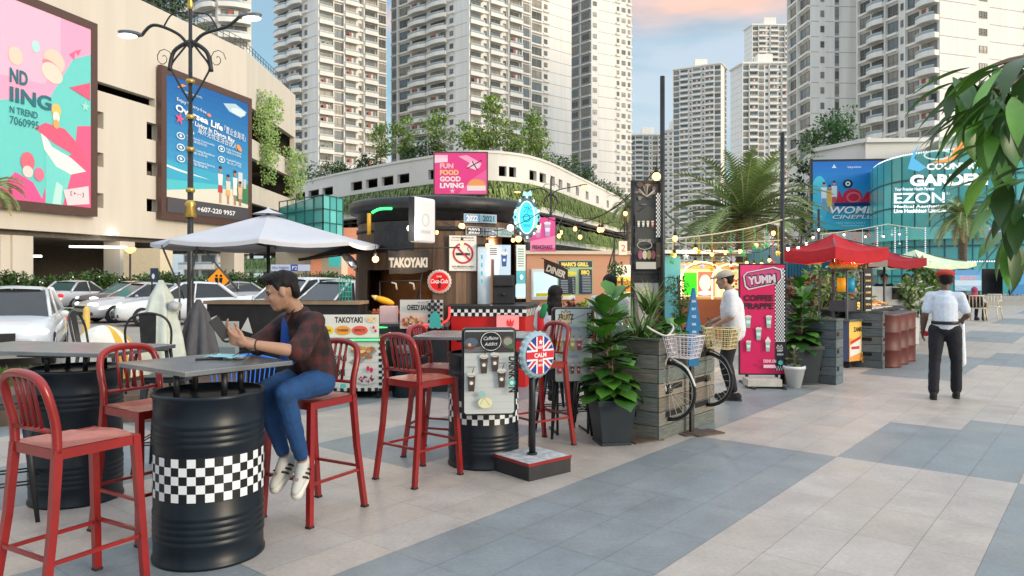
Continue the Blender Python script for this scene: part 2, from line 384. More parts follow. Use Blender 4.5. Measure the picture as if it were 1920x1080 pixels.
def tree(name, label, cat, loc, h, cr, seed, group=None, n=26, per=36, ls=.35, cols=GREENS, trunk_r=.12, crown_h=.55, clump=.32, lean=0):
    rng = random.Random(seed); t = thing(name, label, cat, loc, rng.uniform(0,6), group)
    tr = MB(); top = Vector((lean, rng.uniform(-.1,.1)*h, h*(1-crown_h*.5)))
    tr.tube([(0,0,-.1),(top.x*.3+rng.uniform(-.1,.1),0,h*.25),(top.x*.7,top.y*.5,h*.45),top], [trunk_r,trunk_r*.85,trunk_r*.7,trunk_r*.3], 8)
    lf = MB()
    for i in range(n):
        a = rng.uniform(0,6.283); rr = cr*math.sqrt(rng.random()); z = h*(1-crown_h)+h*crown_h*rng.random()
        k = 1-.55*abs((z-h*(1-crown_h*.45))/(h*crown_h*.6)); c = Vector((top.x+rr*k*math.cos(a), top.y+rr*k*math.sin(a), z))
        if i < 9: tr.tube([(top.x*.7,top.y*.5,h*.4+rng.random()*h*.15), (Vector((top.x,top.y,h*.5))+c)/2+Vector((0,0,.05*h)), c], [trunk_r*.4,trunk_r*.25,trunk_r*.1], 5)
        q = clump*cr*rng.uniform(.7,1.3); cloud(lf, c, (q,q,q*.7), per, ls, cols, rng)
    tr.build('trunk', 'bark', t); lf.build('crown', 'leaf', t); return t
def palm(name, label, loc, h, fl, seed, nf=60, group=None, trunk_r=.28, up=.9, grav=.17):
    rng = random.Random(seed); t = thing(name, label, 'palm tree', loc, 0, group)
    tr = MB(); prof = [(trunk_r*1.2,-.1)]
    z = 0
    while z < h-.5:
        prof += [(trunk_r*(1.0+.07*rng.random()), z), (trunk_r*.9, z+.14)]; z += .16
    prof += [(trunk_r*1.35,h-.3),(trunk_r*1.1,h+.1),(.02,h+.3)]
    tr.lathe(prof, 14); tr.build('trunk', 'bark', t)
    fr = MB()
    for i in range(nf):
        a = rng.uniform(0,6.283); el = rng.uniform(-.35, 1.35)*up; L_ = fl*rng.uniform(.8,1.1)
        d = Vector((math.cos(a)*math.cos(el), math.sin(a)*math.cos(el), math.sin(el))); p = Vector((0,0,h)); dd = d.copy(); pts = [p.copy()]
        ks = 9
        for k in range(ks):
            p = p+dd*L_/ks; pts.append(p.copy()); dd = (dd+Vector((0,0,-grav*(1+k*.12)))).normalized()
        kk = rng.uniform(.75,1.25); base = (.22*kk,.31*kk,.10*kk) if el > -.1 else (.30*kk,.26*kk,.10*kk)
        fr.col = (.34,.36,.16); fr.tube(pts, [.045*(1-k/ks*.8) for k in range(ks+1)], 3, False)
        nl = 26
        for j in range(2, nl):
            s_ = j/nl*ks; ii = min(int(s_), ks-1); q = pts[ii].lerp(pts[ii+1], s_-ii); tg = (pts[ii+1]-pts[ii]).normalized()
            side = tg.cross(Vector((0,0,1))); side = side.normalized() if side.length > .05 else Vector((math.sin(a),-math.cos(a),0)); upv = side.cross(tg)
            ll = fl*.17*math.sin(math.pi*min(1,(j/nl)*.9+.1))+.05
            for sg in (-1, 1):
                e = q+(side*sg*.85+tg*.55+upv*.25).normalized()*ll+Vector((0,0,-.12*ll)); k2 = rng.uniform(.8,1.25); fr.col = tuple(b_*k2 for b_ in base)
                w = tg*.044*fl/2.6; fr.face([fr.pt(q-w), fr.pt(q+w), fr.pt(e)], False)
    fr.build('frond_crown', 'leaf', t); return t
# ============================================================ apartment towers
M('tw_wall', (.80,.77,.71), rough=.85, var=.07, scale=1.1, lincol=True, stretch=(1,1,.06)); M('tw_cloth', (.42,.12,.10), rough=.9, lincol=True, var=.6, scale=.2); M('tw_plant', (.06,.13,.03), rough=.9, lincol=True); M('tw_trim', (.68,.66,.61), rough=.85, lincol=True)
M('tw_groove', (.33,.33,.33), rough=.9, lincol=True)
M('tw_g1', (.11,.12,.115), rough=.12, lincol=True, var=.4, scale=.3); M('tw_g2', (.30,.28,.24), rough=.3, lincol=True, var=.3, scale=.5); M('tw_g3', (.17,.21,.23), rough=.15, lincol=True)
M('tw_rail', (.30,.36,.38), rough=.3, lincol=True); M('tw_frame', (.22,.21,.20), rough=.5, lincol=True)
TM = ['tw_wall','tw_frame','tw_g1','tw_g2','tw_g3','tw_rail','tw_trim','tw_cloth','tw_plant']
def win_mesh(gl, kind):
    m = MB(); m.m = gl; m.box(-.5,-.03,0,.5,.02,1)
    m.m = 1
    for x in ((-.5,-.17,.17,.47) if kind else (-.5,-.02,.46)): m.box(x,-.09,0,x+.035,-.031,1)
    for z in (0,.28,.965): m.box(-.464,-.085,z,.464,-.031,z+.035)
    return proto_mesh(m, 'window', TM)
def bal_mesh(gl, bow, kit=0):
    m = MB(); n = 6
    if kit == 1: m.m = 7; m.box(-.2,-.75,.42,-.05,-.70,.72); m.m = 6; m.box(-.02,-.75,.38,.12,-.70,.72); m.m = 4; m.box(.15,-.75,.45,.24,-.70,.72)
    if kit == 2: m.m = 6; m.box(.28,-.55,.0,.44,-.12,.30); m.m = 1; m.box(.30,-.56,.05,.42,-.551,.25)
    if kit == 3: m.m = 8; m.ell((-.25,-.8,.42),(.09,.28,.13),7,5); m.ell((.05,-.85,.38),(.06,.22,.10),7,5)
    def edge(t): return -1.15-(.55*math.sin(math.pi*t) if bow else 0)
    for i in range(n):                                 # slab, solid upstand, rail
        a, b = i/n, (i+1)/n; x0, x1 = a-.5, b-.5; y0, y1 = edge(a), edge(b)
        m.m = 0
        def pr(z0, z1, d, mm):
            m.m = mm; q = [(x0,y0+d,z0),(x1,y1+d,z0),(x1,y1,z0),(x0,y0,z0)]
            i_ = [m.pt((x0,y0,z0)),m.pt((x1,y1,z0)),m.pt((x1,y1+d,z0)),m.pt((x0,y0+d,z0)),m.pt((x0,y0,z1)),m.pt((x1,y1,z1)),m.pt((x1,y1+d,z1)),m.pt((x0,y0+d,z1))]
            for f in ((0,3,2,1),(4,5,6,7),(0,1,5,4),(2,3,7,6)): m.face([i_[k] for k in f], False)
        pr(-.11,.20,.12,0); pr(.20,.33,.03,5); pr(.33,.36,.06,6)
        m.m = 6; m.poly([(x0,y0+.12,-.1),(x0,-.0,-.1),(x1,-.0,-.1),(x1,y1+.12,-.1)]); m.poly([(x0,y0+.12,-.02),(x1,y1+.12,-.02),(x1,0,-.02),(x0,0,-.02)])
    for sx in (-.5,.47): m.m = 0; m.box(sx,edge(0)+.12,-.11,sx+.03,-.001,.2)
    m.m = gl; m.box(-.40,-.03,.0,.36,.02,.80)
    m.m = 1
    for x in (-.42,-.04,.36): m.box(x,-.07,0,x+.03,-.031,.82)
    m.box(-.389,-.07,.80,.359,-.031,.82)
    return proto_mesh(m, 'balcony', TM)
WM = [win_mesh(g_, k) for g_ in (2,3,4) for k in (0,1)]; BMs = {b_: [bal_mesh(g_, b_, k_) for g_, k_ in ((2,0),(3,0),(4,0),(2,2),(3,1),(2,1),(4,3),(3,2),(4,0))] for b_ in (0,1)}
BW = dict(W=3.2, B=4.4, C=4.8, P=3.0, S=1.7, G=2.2, w=2.2)
def tower(label, pts, pats, z1, ph=3.1, z0=0, seed=1, bands=True, lim=100, group='high-rise apartment towers'):
    rng = random.Random(seed); o = Vector((pts[0][0], pts[0][1], 0)); t = thing('apartment_tower', label, 'tower', o, 0, group)
    w = MB(); wins = []; bals = []
    zz = [z0+i*ph for i in range(int((z1-z0)/ph)+1)]
    top = zz[-1]+1.2; q = [Vector((p[0],p[1],0))-o for p in pts]
    for i in range(len(q)):
        a, b = q[i], q[(i+1) % len(q)]; w.m = 0; w.poly([(a.x,a.y,z0),(b.x,b.y,z0),(b.x,b.y,top),(a.x,a.y,top)])
    w.poly([(p.x,p.y,top) for p in q])
    for (a, b), pat in zip(zip(q, q[1:]+q[:1]), pats):
        if not pat: continue
        d = b-a; Ln = d.length; ang = math.atan2(d.y, d.x); T = Matrix.Translation(a) @ Matrix.Rotation(ang, 4, 'Z')
        tot = sum(BW[c] for c in pat); sc = Ln/tot; w.T = T; x = 0
        for c in pat:
            bw = BW[c]*sc
            if c in 'WB' : w.m = 0; w.box(x-.14,-.75,zz[0],x+.14,-.001,zz[-1])
            if c == 'G': w.m = 2; w.box(x+.2,-.03,zz[0],x+bw-.2,-.001,zz[-1]+.6)
            for k, z in enumerate(zz[:-1]):
                hh = ph/3.1
                if c in 'Ww':
                    w.m = 0
                    if c == 'W': w.box(x+.14,-.6,z-.12,x+bw-.14,-.001,z+.28)
                    wins.append((T @ Matrix.Translation((x+bw/2,-.02,z+.95 if c=='w' else z+.45)) @ Matrix.Diagonal((bw*(.86 if c=='W' else .6),1,(1.25 if c=='w' else 2.1)*hh,1)), rng.choice(WM)))
                elif c in 'BC':
                    bals.append((T @ Matrix.Translation((x+bw/2,-.02,z+.0)) @ Matrix.Diagonal((bw*.97,1.05,ph,1)), rng.choice(BMs[1 if c == 'C' else 0])))
                elif c == 'S':
                    wins.append((T @ Matrix.Translation((x+bw*.5,-.02,z+1.0)) @ Matrix.Diagonal((bw*.5,1,1.2*hh,1)), rng.choice(WM)))
                    w.m = 0; w.box(x+.1,-.55,z+.1,x+bw-.1,-.001,z+.62)
                elif c == 'G':
                    wins.append((T @ Matrix.Translation((x+bw*.5,-.05,z+.9)) @ Matrix.Diagonal((bw*.6,1,1.5*hh,1)), rng.choice(WM))); w.m = 1; w.box(x+.2,-.4,z-.1,x+bw-.2,-.035,z+.25)
                elif c == 'P' and bands:
                    w.m = 2; w.box(x+.02,-.025,z,x+bw-.02,-.001,z+.10)
            x += bw
        w.m = 1; w.box(-.2,-.9,zz[-1]+.02,Ln+.2,-.002,zz[-1]+.5)
    w.T = None
    c = sum(q, Vector())/len(q); w.m = 0; w.bc(c.x,c.y,top+2.2,7,6,4.39)
    w.build('wall', ['tw_wall','tw_trim','tw_groove'], t)
    if wins: place_many('window', wins, t, lim)
    if bals: place_many('balcony', bals, t, lim)
    return t
def X(px, D): return (px-960)/F*D
def rectplan(px, D, aR, lR, aL, lL):
    """corner at (px, D); right face runs aR degrees right of the view axis for lR metres, left face aL degrees left for lL"""
    c = Vector((X(px,D), D)); r = Vector((math.sin(R(aR)), math.cos(R(aR)))); l_ = Vector((-math.sin(R(aL)), math.cos(R(aL))))
    return [tuple(c+l_*lL), tuple(c), tuple(c+r*lR), tuple(c+r*lR+l_*lL)]
TW = 'cream apartment tower with stacked balconies, '
tower('tall cream tower left of centre, leftmost of the close pair behind the white car park', rectplan(595,178,49.5,19,49.5,17.3), ['CCSP','BWBSBW',None,None], 92, seed=1)
p = rectplan(877,178,49.5,20,49.5,28); r_ = Vector((.76,.65)); l_ = Vector((-.76,.65)); e = Vector(p[2]); 
pl = [p[0], p[1], p[2], tuple(e+l_*2.5), tuple(e+l_*2.5+r_*18), tuple(e+l_*24+r_*18), tuple(e+l_*26)]
tower('widest tall cream tower in the centre, its bare white corner edge facing the camera', pl, ['GWCCSP','BSBSBW',None,'SWSPP',None,None,None], 92, seed=2)
tower('slim grey tower with a dark window shaft, right behind the widest central tower', rectplan(1109,212,60,14.5,40,9), ['GG','wPPSwS',None,None], 106, seed=3)
tower('white tower with long bare wall and narrow window strips, left of the nearest right-hand tower', rectplan(1520,150,86,11.5,2,10), ['WW','PwPGPPW',None,None], 74, seed=4)
tower('nearest tower at the right with curved white balconies on its left side', rectplan(1762,130,72,34,18,18.5), ['WCWwWC','PPwPPSwPP',None,None], 74, seed=5)
tower('distant tower with white balconies, its flat roof just right of the open sky', rectplan(1352,410,28,14,60,27), ['WBSBSBW','PG',None,None], 118, seed=6)
tower('distant broad blue-grey tower above the palm, right of the flat-roofed tower', rectplan(1392,345,92,25,10,12), ['PP','WBWwBSBW',None,None], 102, seed=7)
tower('farthest tall tower peeking over the broad blue-grey tower', rectplan(1410,430,88,24,8,10), ['PP','WBSBWB',None,None], 148, seed=8)
tower('low distant tower left of the tall black pole, mostly behind it', rectplan(1180,455,90,26,10,12), ['P','WBWSWBW',None,None], 88, seed=9)
tower('narrow low distant tower just right of the tall black pole', rectplan(1262,440,75,10,55,6), ['SS','PwSw',None,None], 87, seed=10)
tower('yellowish cream tower with curved balconies above the planted roof at top left', rectplan(408,140,70,6,60,10), ['CC','C',None,None], 74, ph=2.9, seed=11)
# ============================================================ podium with parking decks at the left
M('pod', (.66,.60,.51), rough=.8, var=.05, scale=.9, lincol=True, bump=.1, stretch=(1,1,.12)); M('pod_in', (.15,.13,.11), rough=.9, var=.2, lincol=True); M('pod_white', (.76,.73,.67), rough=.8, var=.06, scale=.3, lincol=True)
M('black_metal', (.022,.023,.026), rough=.42, metal=.2, lincol=True, var=.3, scale=12); M('rail_metal', (.12,.13,.14), rough=.5, metal=.4, lincol=True)
M('lamp_white', (.9,.9,.85), em=1.3, lincol=True, var=0); M('lamp_warm', (1,.42,.10), em=1.2, lincol=True, var=0); M('gold', (.55,.38,.10), rough=.35, metal=.8, lincol=True)
def holed(mb, a, b, z0, z1, holes, th=.5):
    """wall from a to b (outside on the right of travel) with rectangular holes (s0,s1,z0,z1)"""
    a = Vector(a); b = Vector(b); d = b-a; Ln = d.length; ang = math.atan2(d.y, d.x); old = mb.T
    mb.T = Matrix.Translation((a.x,a.y,0)) @ Matrix.Rotation(ang,4,'Z')
    ss = sorted({0, Ln, *[min(max(x,0),Ln) for h in holes for x in h[:2]]})
    for s0, s1 in zip(ss, ss[1:]):
        if s1-s0 < 1e-4: continue
        cuts = sorted([(h[2],h[3]) for h in holes if h[0] <= s0+1e-4 and h[1] >= s1-1e-4]); z = z0
        for c0, c1 in cuts+[(z1,z1)]:
            if c0 > z: mb.box(s0,0,z,s1,th,c0)
            z = max(z, c1)
    mb.T = old
PL = [Vector((-44.2,-22)), Vector((-21.9,61.2)), Vector((-22.3,76.5))]     # facade line, then the turn away
d_ = Vector((.26,.966)).normalized(); P0 = Vector((-27.6,40)); PL[0] = P0-d_*40; PL[1] = P0+d_*22
def hit(px, a, dv):                                             # distance along a line where the view column px crosses it
    k = (px-960)/F; return (k*a.y-a.x)/(dv.x-k*dv.y)
def fz(py, D): return CH+(HZ-py)/F*D
pod = thing('parking_building', 'large cream parking building with billboards and planted roof at the left', 'building', (0,0,0))
w = MB(); a = PL[0]; dv = d_; ZT = 20.0; Z4 = 4.05; holes = []
for x0, x1, ys in ((172,187,((205,237),(283,310),(360,388))), (275,290,((228,260),(302,328),(372,396)))):
    s0 = hit(x0,a,dv); s1 = hit(x1,a,dv); D = (a+dv*s0).y
    for y0, y1 in ys: holes.append((s0, s1+.3, fz(y1,D), fz(y0,D)))
s0 = hit(173,a,dv); s1 = hit(291,a,dv)
holes.append((s0, s1, fz(160,(a+dv*s0).y)-.2, fz(160,(a+dv*s0).y)+.38))
L1 = (PL[1]-PL[0]).length
holed(w, PL[0], PL[1], Z4, ZT, holes)
L2 = (PL[2]-PL[1]).length; dv2 = (PL[2]-PL[1]).normalized()
h2 = [(1.2, L2-.3, 5.9, 7.6), (1.2, L2-.3, 9.2, 11.4), (1.2, L2-.3, 13.0, 15.6)]
holed(w, PL[1], PL[2], Z4, ZT, h2)
w.build('facade', 'pod', pod)
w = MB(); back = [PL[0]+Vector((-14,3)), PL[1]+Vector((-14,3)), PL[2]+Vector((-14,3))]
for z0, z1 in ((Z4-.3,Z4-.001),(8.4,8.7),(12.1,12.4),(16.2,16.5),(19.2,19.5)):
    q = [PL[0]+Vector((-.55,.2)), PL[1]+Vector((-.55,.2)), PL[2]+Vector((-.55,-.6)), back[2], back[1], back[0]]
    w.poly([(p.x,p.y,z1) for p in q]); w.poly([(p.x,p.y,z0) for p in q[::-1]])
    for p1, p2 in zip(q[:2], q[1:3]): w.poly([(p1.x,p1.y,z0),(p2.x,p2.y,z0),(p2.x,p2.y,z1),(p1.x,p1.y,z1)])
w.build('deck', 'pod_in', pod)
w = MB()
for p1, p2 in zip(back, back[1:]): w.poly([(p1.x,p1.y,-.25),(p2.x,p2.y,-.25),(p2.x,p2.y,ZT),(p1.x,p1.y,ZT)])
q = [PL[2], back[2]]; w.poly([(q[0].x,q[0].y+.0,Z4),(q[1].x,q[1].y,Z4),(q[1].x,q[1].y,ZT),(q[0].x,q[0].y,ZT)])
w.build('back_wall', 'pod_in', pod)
for px in (-60, 22, 45, 242, 452, 530):
    s = hit(px,a,dv) if px < 500 else None
    c = a+dv*s+Vector((-.9,.5)) if s else PL[2]+Vector((-.8,-1)); m_ = MB(); wd = {22:1.0,45:1.3,242:1.3,452:1.3}.get(px,1.2)
    m_.bc(0,0,Z4/2-.18,wd,wd,Z4-.25,math.atan2(dv.y,dv.x)); m_.build('column', 'pod', pod, (c.x,c.y,0))
for px, py, ln in ((182,437,2.4),(185,463,3.2),(40,480,2)):
    D = 47 if px > 100 else 43; c = P(px,py,D); m_ = MB(); m_.bc(0,0,0,ln,.3,.12,math.atan2(dv.y,dv.x)-.9); m_.build('ceiling_light', 'lamp_white', pod, c)
m_ = MB(); c = P(695-0,0,50)
for px, py, D, wd, hh, cl in ((208,500,45,2.4,1.0,(200,185,150)),(278,480,47,2.6,3.2,(225,210,180))):
    c = P(px,515,D); m_.C(cl); m_.bc(c.x,c.y,hh/2,wd,1.2,hh,-.2)
m_.build('service_block', 'paint', pod)
# roof railing
m_ = MB(); n_ = 70
tot = L1+L2
for i in range(n_+1):
    s = L1-38+ (38+L2)*i/n_; p = (PL[0]+dv*s) if s < L1 else PL[1]+dv2*(s-L1); m_.box(p.x-.5-.02,p.y-.02,ZT,p.x-.5+.02,p.y+.02,ZT+1.1)
    if i:
        for z in (.35,.75,1.1): m_.bar((pp.x-.5,pp.y,ZT+z),(p.x-.5,p.y,ZT+z),.035)
    pp = p
m_.build('roof_railing', 'rail_metal', pod)
# ---- billboards on the facade
def on_facade(px0, px1, py_t, py_b, off=.35):
    s0 = hit(px0,a,dv); s1 = hit(px1,a,dv); p = a+dv*s0; D = p.y
    nrm = Vector((dv.y,-dv.x)); p = p+nrm*off; return Vector((p.x,p.y,fz(py_b,D))), s1-s0, fz(py_t,D)-fz(py_b,D), math.atan2(dv.y,dv.x)
M('bb_frame', (.115,.062,.048), rough=.5, lincol=True, metal=.2)
def board(name, label, cat, loc, w, h, rz, draw, fr=.5, dep=.35, fmat='bb_frame', art='print', step=.002, group=None, back=True):
    t = thing(name, label, cat, loc, rz, group); m_ = MB()
    m_.box(0,-dep/2,0,w,dep/2,fr); m_.box(0,-dep/2,h-fr,w,dep/2,h); m_.box(0,-dep/2,fr,fr,dep/2,h-fr); m_.box(w-fr,-dep/2,fr,w,dep/2,h-fr)
    m_.box(fr,-dep/2+.08*min(1,dep),fr,w-fr,dep/2-.002,h-fr); m_.build('frame', fmat, t)
    A = Art(w-2*fr, h-2*fr, step); draw(A); o = A.build('poster', art, t, (fr,-dep/2+.07*min(1,dep),fr)); return t
loc, bw, bh, rz = on_facade(-75,168,20,398); bh = fz(25,loc.y*1.0)-loc.z
loc, bw, bh, rz = on_facade(-75,170,-52,384)
def bb1(A):
    w, h = A.w, A.h; A.rect(0,0,w,h,(112,208,202))
    A.pg([(0,h*.45),(w*.60,h*.56),(w*.82,h*.80),(w,h*.86),(w,h),(0,h)], (240,168,200))
    A.pg([(0,h*.60),(w*.55,h*.62),(w*.70,h*.76),(w*.7,h),(0,h)], (244,186,210))
    A.pg([(w*.52,0),(w*.60,h*.18),(w*.84,h*.30),(w*.86,h*.44),(w,h*.46),(w,0)], (232,98,140))
    A.pg([(w*.10,0),(w*.30,h*.14),(w*.45,h*.1),(w*.55,0)], (236,92,150))
    # smooth two-tone wave
    A.pg([(w*.50,h*.40),(w*.62,h*.30),(w*.80,h*.26),(w*.95,h*.20),(w*.80,h*.17),(w*.66,h*.20),(w*.55,h*.28)], (238,238,232))
    A.pg([(w*.46,h*.38),(w*.56,h*.42),(w*.74,h*.41),(w*.90,h*.33),(w*.97,h*.22),(w*.82,h*.28),(w*.64,h*.32)], (228,96,128))
    A.pg([(w*.56,h*.27),(w*.66,h*.20),(w*.80,h*.17),(w*.72,0),(w*.56,0)], (120,214,206)); A.pg([(w*.62,0),(w*.66,h*.12),(w*.72,h*.10),(w*.70,0)], (190,232,224))
    # two round biscuits and a bow
    A.el(w*.64,h*.755,w*.10,h*.062,(238,206,190),rot=-.35); A.el(w*.625,h*.715,w*.10,h*.03,(224,140,150),rot=-.45); A.el(w*.62,h*.69,w*.10,h*.05,(244,214,200),rot=-.35)
    A.el(w*.47,h*.80,w*.035,h*.03,(180,226,226)); A.el(w*.30,h*.72,w*.06,h*.045,(248,208,190))
    A.pg([(w*.78,h*.82),(w*.84,h*.85),(w*.83,h*.80)], (232,110,150)); A.pg([(w*.84,h*.85),(w*.90,h*.87),(w*.87,h*.83)], (232,110,150))
    A.pg([(w*.78,h*.64),(w*.99,h*.70),(w*.99,h*.60)], (226,96,128)); A.star(w*.94,h*.56,w*.05,w*.02,5,(160,222,214))
    A.el(w*.655,h*.50,w*.045,h*.034,(236,196,110)); A.el(w*.655,h*.462,w*.032,h*.03,(240,226,214))
    A.el(w*.655,h*.424,w*.03,h*.024,(226,170,110))
    A.el(w*.40,h*.20,w*.06,h*.05,(226,110,130)); A.el(w*.50,h*.145,w*.045,h*.035,(232,120,150)); A.el(w*.40,h*.15,w*.045,h*.03,(246,214,208))
    A.pg([(w*.72,h*.08),(w*.97,h*.12),(w*.98,h*.02),(w*.76,0)], (240,214,220)); A.text('[+--]',w*.79,h*.06,h*.02,(40,40,50),fit=w*.13)
    A.text('ND',w*.25,h*.585,h*.070,(52,112,128),fit=w*.15,bold=.03); A.text('IING',w*.25,h*.490,h*.072,(52,112,128),fit=w*.36,bold=.03)
    A.text('N TREND',w*.25,h*.43,h*.035,(40,110,124),fit=w*.235,bold=.01); A.text('7060995',w*.25,h*.375,h*.042,(40,110,124),fit=w*.245)
board('billboard', 'huge pink and turquoise billboard reading N TREND on the cream parking building', 'billboard', loc, bw, bh, rz, bb1)
loc, bw, bh, rz = on_facade(291,462,122,410)
def bb2(A):
    w, h = A.w, A.h
    for i in range(14): A.rect(0,h*(.30+.05*i),w,h*(.30+.05*(i+1)), [int(70+(24-70)*i/13),int(160+(98-160)*i/13),int(206+(170-206)*i/13)], nl=(i==0))
    A.rect(0,h*.11,w,h*.30,(226,222,206)); A.pg([(0,h*.16),(w*.5,h*.22),(w,h*.27),(w,h*.34),(0,h*.34)], (86,196,206)); A.pg([(0,h*.24),(w,h*.28),(w,h*.33),(0,h*.38)], (64,172,204))
    A.pg([(0,h*.345),(w*.15,h*.325),(w*.5,h*.29),(w*.15,h*.31),(0,h*.33)], (238,244,244))
    A.pg([(w*.66,h*.93),(w*.82,h*.96),(w*.98,h*.92),(w*.9,h*.86),(w*.74,h*.88)], (180,208,222)); A.el(w*.86,h*.90,w*.1,h*.03,(210,226,234))
    A.pg([(w*.78,h*.30),(w*.80,h*.16),(w,h*.14),(w,h*.31)], (70,130,90)); A.rect(w*.86,h*.28,w*.92,h*.40,(214,218,220)); A.rect(w*.93,h*.27,w*.97,h*.35,(190,200,206))
    for x, hh, c1, c2 in ((.62,.30,(230,228,224),(196,70,80)),(.72,.24,(226,214,196),(226,180,110)),(.81,.29,(240,238,232),(236,232,226)),(.88,.20,(236,190,150),(210,180,170))):
        A.rect(w*(x-.012),h*.12,w*(x-.002),h*(.12+hh*.32),(196,140,112)); A.rect(w*(x+.004),h*.12,w*(x+.014),h*(.12+hh*.32),(196,140,112))
        A.pg([(w*(x-.03),h*(.12+hh*.28)),(w*(x+.03),h*(.12+hh*.28)),(w*(x+.024),h*(.12+hh*.5)),(w*(x-.024),h*(.12+hh*.5))], c2)
        A.pg([(w*(x-.026),h*(.12+hh*.48)),(w*(x+.026),h*(.12+hh*.48)),(w*(x+.032),h*(.12+hh*.78)),(w*(x-.032),h*(.12+hh*.78))], c1); A.el(w*x,h*(.12+hh*.88),w*.018,h*.018,(190,134,106)); A.el(w*x,h*(.135+hh*.9),w*.02,h*.012,(60,44,40))
    A.rect(0,0,w,h*.105,(84,80,84)); A.ring(w*.265,h*.05,w*.035,h*.026,w*.008,(240,240,240)); A.text('\u260e',w*.245,h*.038,h*.024,(240,240,240)); A.text('+607-220 9957',w*.33,h*.033,h*.036,(245,245,245),fit=w*.48,bold=.02)
    A.pg([(w*.10,h*.925),(w*.16,h*.965),(w*.21,h*.96),(w*.13,h*.93)], (236,150,70)); A.text('GARDEN MALL HOTEL',w*.16,h*.905,h*.014,(230,240,244),fit=w*.23)
    A.text('Enjoy Worry-free',w*.10,h*.83,h*.026,(240,246,248),fit=w*.34,rot=-.10); A.el(w*.47,h*.795,w*.025,h*.014,(240,140,110))
    A.text('Oversea Life',w*.085,h*.755,h*.05,(248,250,250),fit=w*.56,rot=-.10,bold=.03); A.text('\u300c\u7f6e\u4e1a\u91d1\u6d77\u6e7e\u300d',w*.66,h*.70,h*.045,(235,240,244),fit=w*.29,rot=-.10)
    A.text('By Living In Danga Bay',w*.22,h*.69,h*.034,(245,248,250),fit=w*.58,rot=-.10,bold=.02); A.star(w*.13,h*.70,w*.05,w*.02,5,(232,88,130),rot=80); A.line([(w*.24,h*.655),(w*.29,h*.615)],w*.014,(240,244,240))
    A.text('\u6d77\u5916\u65e0\u5fe7\u751f\u6d3b\u5408\u4f19\u4eba',w*.33,h*.635,h*.036,(240,244,246),fit=w*.50,rot=-.10); A.el(w*.86,h*.60,w*.04,h*.022,(238,160,90),rot=-.5)
    for i, (x, y, s1, s2) in enumerate(((.14,.575,'Safe Home Community','\u5b89\u5168\u5bb6\u56ed\u793e\u533a'),(.14,.49,'Healthy Living Residence','\u5065\u5eb7\u751f\u6d3b\u4f4f\u5b85'),(.14,.405,'24H Management Services','\u5168\u5929\u7ba1\u7406\u670d\u52a1'),(.62,.555,'Fully Furnished','\u7cbe\u88c5\u4ea4\u4ed8\u5bb6\u79c1'),(.62,.47,'Freehold Property','\u6c38\u4e45\u4ea7\u6743'))):
        A.ring(w*x,h*y,w*.045,h*.026,w*.008,(232,242,246)); A.el(w*x,h*y,w*.015,h*.01,(232,242,246))
        A.text(s1,w*(x+.065),h*(y+.003),h*.017,(238,244,248),fit=w*(.33 if x < .5 else .20),rot=-.05); A.text(s2,w*(x+.065),h*(y-.022),h*.016,(225,236,244),fit=w*(.24 if x < .5 else .2),rot=-.05)
board('billboard', 'blue beach billboard reading Oversea Life with a phone number, behind the street lamp', 'billboard', loc, bw, bh, rz, bb2)
# hanging vines on the right end of the parking building
def vines(label, pa, pb, zt, drops, seed, dens=260, cols=[(.20,.32,.05),(.14,.25,.04),(.26,.36,.08)]):
    rng = random.Random(seed); m_ = MB(); o = Vector((*pa,zt)); pb = Vector(pb)-Vector(pa)
    for i, dr in enumerate(drops):
        c = pb*((i+.5)/len(drops)); n = int(dens*dr/4)
        for k in range(n):
            z = -dr*rng.random()**.8; kk = rng.uniform(.7,1.3); b_ = rng.choice(cols); m_.col = tuple(x*kk for x in b_)
            q = Vector((c.x+rng.uniform(-.5,.5)*pb.length/len(drops)*1.5+.15, c.y+rng.uniform(-.35,.35)-.2-.2*rng.random(), z)); s_ = rng.uniform(.12,.3)
            d = Vector((rng.uniform(-.5,.5),-rng.random(),-rng.random()-.3)).normalized()*s_; sd = Vector((1,0,0)).cross(d).normalized()*s_*.3+Vector((s_*.25,0,0))
            m_.face([m_.pt(q),m_.pt(q+d*.5+sd),m_.pt(q+d),m_.pt(q+d*.5-sd)],False)
    return tag(m_.build('hanging_vine','leaf',loc=o), label, 'vine', 'vines hanging on the parking building')
vines('long bright green vine hanging down the corner of the parking building', PL[1]+dv2*2.5+Vector((.3,0)), PL[1]+dv2*7+Vector((.5,0)), 17.6, [4,6.4,8.0,6,2], 1, 300)
vines('shorter second vine hanging at the far corner of the parking building', PL[2]+Vector((.2,-4)), PL[2]+Vector((.6,0)), 14.2, [2.5,4.6,5.2,3.5], 2, 300)
for i, (px, D, h, cr, cols, lb) in enumerate(((300,56,4.5,2.6,[(.04,.07,.02),(.05,.10,.02)],'dark bushy tree on the parking roof above the first billboard'),(252,50,3.6,2.2,[(.05,.08,.02),(.07,.12,.03)],'dark tree at the left end of the planted parking roof'),
        (345,60,5.5,2.0,[(.12,.18,.05),(.08,.13,.03)],'light feathery tree on the parking roof behind the lamp'),(385,63,3.2,2.0,[(.09,.15,.03),(.13,.19,.05)],'low leafy tree on the parking roof right of the lamp'),(150,44,3.5,3,[(.04,.08,.02)],'dark shrub tree on the parking roof at top left'))):
    p = P(px,515,D); p.x -= 1.4; tree('roof_tree', lb, 'tree', (p.x,p.y,ZT-.4), h, cr, 20+i, 'trees on the left parking roof', cols=cols, n=34, per=46, ls=.34, trunk_r=.08)
